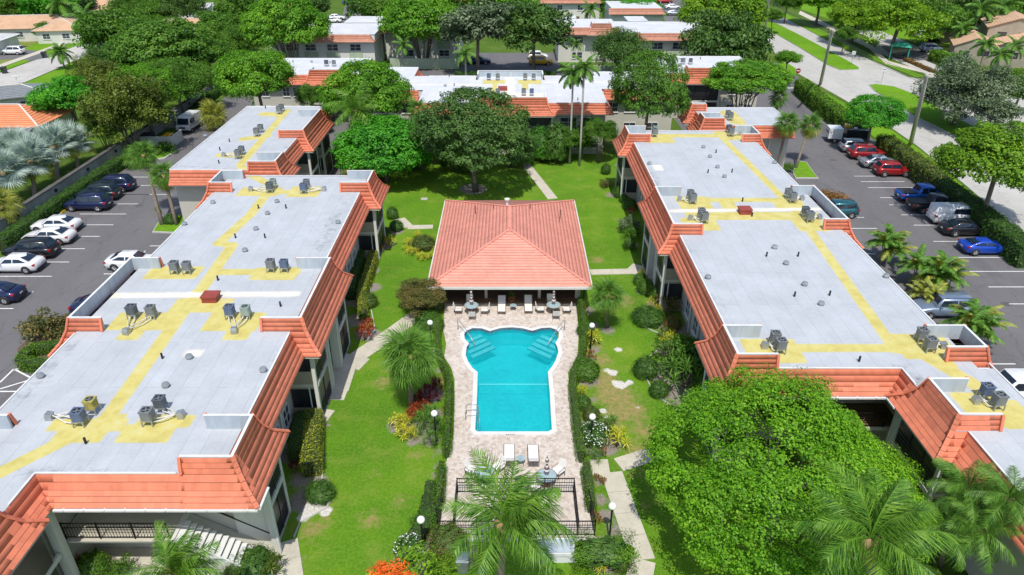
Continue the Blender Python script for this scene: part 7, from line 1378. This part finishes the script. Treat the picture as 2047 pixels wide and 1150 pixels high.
def bush(kind, mat, px, py, rpx, h, lab, sy=1.0, flower=None, grp=None, name='bush', core=True, yaw=0, z0=0.0):
    bn[0] += 1; k = bn[0]; x, y = at(px, py, h * .4); R_ = rpx / ppm(px, py, h * .4) * (1.22 if kind != 'boxy' else 1.05); h *= 1.12; r = empty(name, (x, y, z0), yaw, label=lab, cat='bush' if name == 'bush' else name.replace('_', ' '), group=grp)
    me = BM[kind][k % len(BM[kind])]; zz = h * (.5 if kind == 'boxy' else .35 if kind in ('dome', 'fine', 'loose') else 0.1); sz = h * (.5 if kind == 'boxy' else .65 if kind in ('dome', 'fine', 'loose') else 1.1)
    link('foliage', me, r, (0, 0, zz), (0, 0, (k * 1.7) if kind != 'boxy' else 0), (R_, R_ * sy, sz), M[mat]); link('stems', STEMM, r, (0, 0, 0), (0, 0, k), (R_ * .8, R_ * .8 * sy, h * .8))
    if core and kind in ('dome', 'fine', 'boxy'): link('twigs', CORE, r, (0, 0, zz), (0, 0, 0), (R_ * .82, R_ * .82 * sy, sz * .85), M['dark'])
    if flower: link('blossom', FLW, r, (0, 0, zz), (0, 0, k), (R_ * 1.02, R_ * 1.02 * sy, sz * 1.03), M[flower])
    return r
rngf = np.random.default_rng(77); q = sph(420, rngf); q = q[q[:, 2] > 0]; V_, Q_ = leaves(q * 1.02, q, .085, rngf, asp=1.0); FLW = fast('blossom', V_, Q_, M['whiteflower'])
b = bush
def hedge(lab, pts, w, h, mat='hedge', dens=170, leaf=.10, wob=.06, z0=0.0, sm=True, cat='hedge', name='hedge'):
    """clipped hedge along a line: leaf shell over a twiggy core, rounded shoulders"""
    pts = [Vector(p) for p in pts]
    if sm and len(pts) > 2:
        for _ in range(2): pts = [pts[0]] + [x for a, b_ in zip(pts[:-1], pts[1:]) for x in (a * .75 + b_ * .25, a * .25 + b_ * .75)] + [pts[-1]]
    rng = np.random.default_rng(int(abs(pts[0].x * 97 + pts[0].y * 13)) + 1); Cs = []; Ns = []; c0 = Vector((pts[0].x, pts[0].y)); core = MB()
    for a, b_ in zip(pts[:-1], pts[1:]):
        L = (b_ - a).length
        if L < 1e-3: continue
        d = (b_ - a) / L; n2 = np.array([-d.y, d.x, 0]); per = w + 2 * h; m = int(dens * L * per); t = rng.random(m) * L; s = rng.random(m) * per
        side = np.where(s < h, -1, np.where(s < h + w, 0, 1)); z = np.where(side == -1, s, np.where(side == 0, h, per - s)); lat = np.where(side == 0, s - h - w / 2, side * w / 2)
        edge = np.clip((z - (h - .18)) / .18, 0, 1) * np.clip((np.abs(lat) - (w / 2 - .18)) / .18, 0, 1); z = z - edge * .10; lat = lat * (1 - .12 * edge)
        wb = wob * np.sin((t + a.x) * 1.9 + z * 2) + wob * rng.normal(0, 1, m) * .8; P3 = np.array([a.x - c0.x, a.y - c0.y, 0]) + np.outer(t, [d.x, d.y, 0]) + np.outer(lat + np.sign(lat) * wb * (side != 0), n2); P3[:, 2] = z + (side == 0) * wb
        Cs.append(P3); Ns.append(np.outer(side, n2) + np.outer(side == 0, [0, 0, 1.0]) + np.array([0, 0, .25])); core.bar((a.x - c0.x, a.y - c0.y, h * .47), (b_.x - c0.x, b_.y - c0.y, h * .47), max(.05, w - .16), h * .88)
    for e, sg in ((0, -1), (-1, 1)):
        p = pts[e] - c0; m = int(dens * w * h); dd = ((pts[1] - pts[0]) if e == 0 else (pts[-1] - pts[-2])).normalized(); P3 = np.array([p.x, p.y, 0]) + np.outer(rng.uniform(-w / 2, w / 2, m), [-dd.y, dd.x, 0]); P3[:, 2] = rng.random(m) * h; P3[:, :2] += rng.normal(0, .04, (m, 2)); Cs.append(P3); Ns.append(np.tile([dd.x * sg, dd.y * sg, .2], (m, 1)))
    r = empty(name, (c0.x, c0.y, z0), label=lab, cat=cat); V, Q = leaves(np.concatenate(Cs), np.concatenate(Ns), leaf, rng); link('foliage', fast('foliage', V, Q, M[mat]), r); core.build('twigs', M['twig'], r); return r
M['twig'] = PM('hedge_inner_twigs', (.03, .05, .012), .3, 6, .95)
g = lambda *p: [at(*q, .5) for q in p]
hedge('long clipped hedge curving down the left side of the pool deck', g((876, 640), (874, 690), (880, 720), (893, 745), (899, 775), (896, 850), (893, 905)), .42, 1.1, 'hedge', 260, .075)
hedge('short clipped hedge piece at the near left of the pool deck', g((884, 935), (880, 975), (878, 1010)), .42, 1.1, 'hedge', 260, .075)
hedge('long clipped hedge curving down the right side of the pool deck', g((1160, 605), (1168, 660), (1166, 705), (1150, 740), (1144, 765), (1150, 830), (1158, 890), (1163, 915)), .46, 1.1, 'hedge', 260, .075)
hedge('short clipped hedge piece at the near right of the pool deck', g((1171, 935), (1177, 975), (1182, 1015)), .5, 1.1, 'hedge', 260, .075)
hedge('long dark clipped hedge along the wall of the left car park', [at(*q, .6) for q in ((0, 490), (120, 405), (240, 325))], 1.3, 1.25, 'hedgedark', 120, .15); hedge('dark clipped hedge along the wall beyond the mail van', [at(*q, .6) for q in ((375, 238), (405, 205), (440, 178))], 1.2, 1.2, 'hedgedark', 90, .2)
hedge('tall clipped hedge between the driveway and the street up to the no entry sign', [at(*q, 1.2) for q in ((1600, 172), (1650, 215), (1720, 265))], 2.0, 2.3, 'hedge', 60, .24, .1); hedge('tall hedge with brown patches behind the red cars', [at(*q, 1.2) for q in ((1765, 285), (1850, 345), (1880, 370))], 1.9, 2.2, 'olive', 70, .2, .12)
hedge('tall dark hedge behind the white van and blue coupe', [at(*q, 1.1) for q in ((1882, 375), (1950, 425), (2060, 515))], 1.9, 2.1, 'hedgedark', 80, .18, .1)
hedge('yellow flecked clipped hedge along the left wing wall beside the lawn', g((628, 835), (626, 880), (624, 940)), 1.15, 1.25, 'yellowhedge', 260, .09); hedge('dark clipped hedge against the left wing wall', g((604, 840), (598, 880), (592, 915)), .8, 1.3, 'hedgedark', 220, .09)
hedge('dark hedge row against the left wing beside the yellow hedge', g((722, 500), (706, 560), (700, 590)), .9, 1.2, 'hedgedark', 200, .1)
hedge('low square hedge around the planted corner of the left car park', g((136, 690), (60, 700), (42, 726), (95, 730)), .8, .9, 'hedge', 200, .1, sm=False); hedge('low dark hedge under the left trees beside the yellow car park', [at(*q, .5) for q in ((910, 148), (1010, 150))], 1, .9, 'hedgedark', 60, .25)
hedge('low dark hedge in front of the yellow car', [at(*q, .5) for q in ((1060, 148), (1110, 148))], 1, .9, 'hedgedark', 60, .25); hedge('clipped hedge in front of the beige townhouse', [at(*q, .9) for q in ((1868, 112), (1940, 140))], 2.4, 2.0, 'hedge', 40, .35, .15); hedge('low yellow green hedge along the side street', [at(*q, .5) for q in ((1990, 145), (2060, 148))], 2.0, 1.2, 'lime', 40, .3)
hedge('narrow yellow flecked hedge curving along the left wing lawn', g((752, 498), (738, 545), (722, 590), (727, 630)), .8, 1.1, 'yellowhedge', 240, .09)
hedge('leafy ground cover strip along the near left side of the pool hedge', g((868, 960), (858, 1010), (842, 1050), (826, 1075)), 1.0, .5, 'hedgedark', 260, .12, cat='shrub border'); hedge('low red flowered edging bed by the side driveway', [at(*q, .3) for q in ((1810, 118), (1865, 142))], 1.0, .5, 'rust', 50, .25)
for a in (('boxy', 'hedge', 1206, 1112, 64, 1.5, 'large clipped shrub block beside the near right path', .55), ('boxy', 'hedge', 1259, 489, 13, 1.2, 'bright box shaped shrub by the right wing entrance'), ('fine', 'hedge', 1170, 742, 26, 1.3, 'rounded dark green shrub beside the pool hedge bulge'), ('fine', 'hedgedark', 1291, 738, 23, 1.4, 'clipped ball shrub left of the big tropical clump'), ('fine', 'hedgedark', 1318, 780, 18, 1.1, 'smaller clipped ball below the big tropical clump'),
          ('strap', 'yellowleaf', 1186, 678, 18, 1.2, 'yellow shrub beside the right globe lamp'), ('strap', 'rust', 1180, 712, 13, .8, 'small rust shrub under the right globe lamp'), ('strap', 'yellowleaf', 1164, 785, 12, 1.1, 'yellow topped shrub between the hedge and the lawn'), ('fine', 'mid', 1166, 808, 14, 1.0, 'green shrub below the yellow topped shrub'), ('fine', 'bronze', 1182, 830, 16, .9, 'dark bronze shrub above the white flowers'),
          ('spiky', 'yellowleaf', 1234, 880, 28, 1.2, 'spiky yellow striped clump right of the white flowers'), ('spiky', 'palm', 1215, 850, 26, .9, 'green strappy clump behind the white flowers'), ('spiky', 'palm', 1190, 912, 18, .8, 'green strappy clump below the white flowers'), ('strap', 'rust', 1206, 905, 9, .7, 'small orange leaved shrub beside the spiky yellow clump'),
          ('loose', 'mid', 1355, 715, 44, 2.6, 'big tropical clump of long leaves against the right wing'), ('spiky', 'palm', 1368, 752, 42, 2.2, 'long leaved clump at the near side of the big tropical clump'), ('strap', 'yellowleaf', 1330, 692, 18, 1.6, 'pale yellow leaved shrub left of the big tropical clump'), ('fine', 'hedgedark', 1296, 634, 30, 1.1, 'spreading dark green shrub below the yellow bushes'), ('strap', 'yellowleaf', 1300, 612, 10, 1.2, 'upper yellow bush in the right wing bed'), ('strap', 'yellowleaf', 1315, 625, 10, 1.2, 'lower yellow bush in the right wing bed'),
          ('loose', 'bronze', 1335, 605, 26, 1.6, 'brownish spiky shrub beside the right wing window'), ('fine', 'rust', 1345, 648, 15, 1.0, 'rust coloured shrub under the right wing window'), ('strap', 'olive', 1330, 672, 20, 1.0, 'variegated yellow green shrub row above the tropical clump'), ('fine', 'hedge', 1293, 575, 18, 1.1, 'green rounded shrub at the right wing entrance'), ('strap', 'yellowleaf', 1283, 552, 9, 1.1, 'yellow green shrub at the right wing entrance path'), ('fine', 'hedge', 1280, 560, 13, 1.0, 'small green shrub below the entrance path'),
          ('loose', 'greyleaf', 1257, 450, 20, 1.8, 'flowering oleander against the right wing'), ('strap', 'redleaf', 1262, 425, 9, .9, 'small orange red shrub above the oleander'), ('fine', 'hedgedark', 1258, 410, 13, 1.1, 'dark ball shrub against the right wing porch'), ('fine', 'hedge', 1240, 385, 13, 1.2, 'bright ball shrub at the right wing porch'), ('fine', 'hedge', 1246, 398, 8, .9, 'small ball shrub beside the bright ball shrub'), ('loose', 'bronze', 1210, 368, 12, .9, 'brownish shrub in the far right wing bed'), ('fine', 'hedgedark', 1211, 340, 9, 1.2, 'dark shrub at the far end of the right wing'),
          ('strap', 'redleaf', 729, 668, 20, 1.3, 'red and orange croton beside the path on the left'), ('strap', 'rust', 757, 500, 11, .9, 'rust red croton at the left wing hedge end'), ('strap', 'yellowleaf', 779, 484, 14, 1.0, 'yellow variegated shrub below the left porch'), ('fine', 'hedgedark', 792, 453, 13, 1.0, 'dark rounded shrub at the left porch corner'), ('fine', 'mid', 784, 428, 11, 1.2, 'green shrub beside the left porch post'), ('fine', 'hedgedark', 640, 985, 26, 1.0, 'dark rounded shrub at the end of the yellow hedge'), ('strap', 'maroon', 588, 938, 11, .9, 'pink leaved plant between the left hedges'),
          ('fine', 'bronze', 846, 487, 22, 1.1, 'olive brown shrub inside the yellow ring by the pavilion'), ('fine', 'hedgedark', 855, 640, 25, 1.1, 'dark green shrub with white flecks left of the pool hedge'),
          ('strap', 'maroon', 858, 790, 24, 1.2, 'tall maroon cordyline beside the left pool hedge'), ('strap', 'redleaf', 824, 835, 17, 1.1, 'red croton at the foot of the left fan palm'), ('strap', 'redleaf', 838, 803, 14, .9, 'dark red croton between palm and cordyline'), ('strap', 'yellowleaf', 797, 845, 20, 1.0, 'yellow croton at the left edge of the palm bed'), ('strap', 'yellowleaf', 806, 864, 19, .8, 'striped yellow plant at the tip of the palm bed'), ('spiky', 'palm', 858, 835, 27, 1.2, 'green dracaena clump behind the left globe lamp'), ('spiky', 'palm', 864, 880, 20, 1.1, 'green dracaena clump below the left globe lamp'), ('strap', 'orangeleaf' if 'orangeleaf' in M else 'rust', 888, 822, 6, .8, 'small orange plant at the left pool hedge'),
          ('fine', 'bronze', 895, 1085, 36, 1.5, 'large bronze green shrub at the near railing corner'), ('loose', 'lime', 880, 1125, 30, 1.0, 'bright lime foliage at the bottom centre'), ('fine', 'hedgedark', 510, 1130, 36, 1.3, 'brownish clipped shrub below the stairs'), ('strap', 'olive', 548, 1135, 26, 1.3, 'yellow flecked ball shrub at the stair foot'), ('fine', 'hedge', 183, 1135, 30, 1.2, 'leafy shrub at the bottom left below the gallery'), ('strap', 'redleaf', 165, 1130, 8, 1.2, 'red bromeliad beside the leafy shrub at bottom left'),
          ('loose', 'bronze', 90, 655, 42, 2.4, 'large pink flowered shrub on the left car park corner'), ('loose', 'rust', 1668, 398, 25, 1.6, 'flowering shrub against the right building by the teal car'), ('loose', 'mid', 325, 298, 24, 1.6, 'green shrub on the planted corner beyond the left palms'), ('fine', 'hedgedark', 342, 440, 14, 1.0, 'dark shrub between the two left island palms'), ('spiky', 'palm_yellow', 318, 430, 8, 1.6, 'small yellow green plant on the left palm trunk'), ('loose', 'mid', 1575, 335, 14, 1.2, 'scruffy shrub at the foot of the twin palms'),
          ('loose', 'emerald', 385, 175, 20, 1.4, 'bright banana like plant at the wall end'), ('loose', 'redleaf', 405, 170, 14, 1.0, 'orange red shrub behind the wall end'), ('spiky', 'palm_yellow', 690, 330, 18, 1.1, 'yellow green grass clump left of the emerald tree'), ('loose', 'greyleaf', 678, 318, 18, 1.6, 'grey leaved shrub at the left far porch'), ('fine', 'mid', 640, 340, 12, 1.2, 'fern like shrub under the left far porch'),
          ('fine', 'maroon', 1880, 120 + 30, 1, .5, 'x')): 
    if a[6] != 'x': bush(*a)
bush('dome', 'hedgedark', 1188, 872, 26, 1.1, 'rounded shrub covered in white flowers', 1.0, 'whiteflower'); bush('dome', 'hedgedark', 818, 1100, 26, 1.1, 'white flowered shrub beside the near left globe lamp', 1.0, 'whiteflower')
for i, (px, py, r_) in enumerate(((818, 485, 13), (825, 503, 14), (843, 513, 14), (862, 513, 12), (835, 470, 11), (872, 500, 9), (812, 497, 9))): bush('spiky', 'yellowleaf', px, py, r_, .6, ('left upper', 'left lower', 'near left', 'near right', 'rear', 'right', 'outer left')[i] + ' yellow striped plant in the ring around the olive brown shrub', grp='yellow striped plants in a ring by the pavilion')
for i, (px, py) in enumerate(((1192, 955), (1205, 962), (1190, 1030), (1198, 1040))): bush('strap', 'rust', px, py, 9, .4, ('farther left', 'farther right', 'nearer left', 'nearer right')[i] + ' low red brown plant in the mulch beside the near path', grp='low red brown plants beside the path')
for i, (px, py, l) in enumerate(((108, 1090, 'uppermost umbrella leaved plant at the left of the gallery'), (118, 1112, 'middle umbrella leaved plant at the left of the gallery'), (98, 1125, 'left umbrella leaved plant at the bottom'), (128, 1140, 'right umbrella leaved plant at the bottom'))): bush('one', 'lime', px, py, 30, 1.2, l, z0=1.3, core=False)
for a in (('fine', 'mid', 1112, 282, 24, 83.5, 'green shrub beside the white planters at the court end'), ('fine', 'emerald', 1078, 286, 22, 84, 'broad leaved green shrub left of the slender palms'), ('fine', 'hedgedark', 1045, 298, 20, 82, 'dark shrub where the far path starts'), ('loose', 'mid', 1165, 262, 20, 85, 'loose green shrub between the two slender palms and the windows'),
          ('fine', 'hedgedark', 905, 300, 26, 81, 'dark shrub left of the large dark round tree foot'), ('fine', 'mid', 940, 310, 22, 80, 'green shrub row under the large dark round tree'), ('loose', 'mid', 845, 288, 30, 84, 'loose shrub at the foot of the far fan palm'), ('fine', 'mid', 815, 305, 20, 82, 'rounded shrub right of the emerald tree'), ('fine', 'mid', 640, 240, 20, 96, 'green shrub under the tiled bay of the far left building')): bushY(*a)
x, y = at(1185, 300); r = empty('planter_table', (x, y, 0), label='white slatted bench with dark pots at the court end beside the lawn', cat='bench')
MB().box(-1.3, 1.3, -.5, .5, .5, .58).build('top', M['white'], r)
for a_ in (-1.1, 1.1): MB().box(a_ - .06, a_ + .06, -.4, .4, 0, .5).build('leg', M['white'], r)
for a_ in (-.6, .5): MB().lathe([(.18, .58), (.26, .95), (.2, .95)], 10, (a_, 0)).build('pot', M['black'], r)
for a in (('spiky', 'palm', 845, 848, 26, 1.2, 'green dracaena in the middle of the left palm bed'), ('spiky', 'palm', 874, 858, 20, 1.3, 'tall dracaena against the left pool hedge'), ('strap', 'maroon', 842, 800, 20, 1.1, 'maroon cordyline at the top of the left palm bed'), ('strap', 'maroon', 872, 775, 16, 1.2, 'upper maroon cordyline by the left pool hedge'), ('strap', 'redleaf', 830, 822, 15, 1.1, 'red croton right beside the palm trunk'), ('strap', 'redleaf', 848, 815, 14, .9, 'second red croton beside the palm trunk'),
          ('strap', 'yellowleaf', 808, 848, 16, 1.0, 'bright yellow croton between the striped plant and red croton'), ('spiky', 'yellowleaf', 822, 868, 18, .8, 'low yellow striped plant in front of the dracaenas'), ('strap', 'redleaf', 738, 655, 16, 1.3, 'orange croton behind the red croton by the left path'), ('fine', 'hedge', 868, 650, 18, 1.1, 'green rounded shrub behind the left globe lamp'), ('fine', 'bronze', 860, 605, 26, 1.4, 'bronze shrub at the pavilion corner post'),
          ('fine', 'olive', 735, 602, 18, 1.1, 'olive shrub at the end of the narrow yellow hedge'), ('fine', 'hedgedark', 770, 470, 12, 1.2, 'dark shrub under the left middle porch'), ('strap', 'rust', 766, 488, 11, 1.0, 'rust croton under the left middle porch'), ('loose', 'mid', 1262, 465, 16, 1.5, 'leafy shrub between oleander and box shaped shrub'), ('fine', 'hedge', 1316, 588, 16, 1.2, 'green shrub against the right wing wall'), ('strap', 'yellowleaf', 1344, 680, 14, 1.2, 'upper pale yellow shrub in the right wing bed'), ('loose', 'mid', 1372, 700, 30, 2.2, 'dense leafy shrub right against the right wing'),
          ('fine', 'mid', 1170, 660, 16, 1.1, 'green shrub beside the right pool hedge, upper'), ('strap', 'olive', 1168, 625, 12, 1.2, 'variegated shrub by the pavilion right corner lamp'), ('loose', 'mid', 1190, 860, 22, 1.0, 'green backdrop shrub behind the white flowers'), ('fine', 'bronze', 1240, 1125, 18, .9, 'brown low shrub at the path side of the large clipped block'), ('strap', 'yellowleaf', 1200, 1140, 14, .7, 'yellow plant below the large clipped block'),
          ('loose', 'lime', 905, 1120, 24, 1.2, 'second lime shrub at the bottom centre'), ('loose', 'mid', 850, 1040, 22, .8, 'leafy ground plant near the near left lamp'), ('fine', 'olive', 470, 1135, 22, 1.2, 'olive shrub under the stair wall'), ('loose', 'mid', 230, 1140, 26, 1.3, 'leafy shrub below the gallery near the bottom edge'), ('spiky', 'palm', 60, 1140, 30, 1.6, 'strappy plant under the near wing screen')): bush(*a)
# flame coloured tree tip at the bottom edge
x, y = at(795, 1165, 3.2); r = empty('flowering_tree', (x, y, 0), label='tree tip with orange red flowers at the bottom edge of the view', cat='tree'); R_ = 75 / ppm(795, 1165, 3.2)
link('crown', BM['loose'][0], r, (0, 0, 3.0), (0, 0, 1), (R_ * 1.5, R_, .9), M['lime']); link('blossom', BM['loose'][1], r, (-.2, 0, 3.35), (0, 0, 2), (R_ * .85, R_ * .7, .55), M['orangeflower']); link('trunk', TRK['one'][0], r, (0, 0, 3.0), sc=(1.6, 1.6, 3.0))
link('foliage', BM['one'][0], POT, (0, 0, .35), (0, 0, 0), (.45, .45, .5), M['palm'])
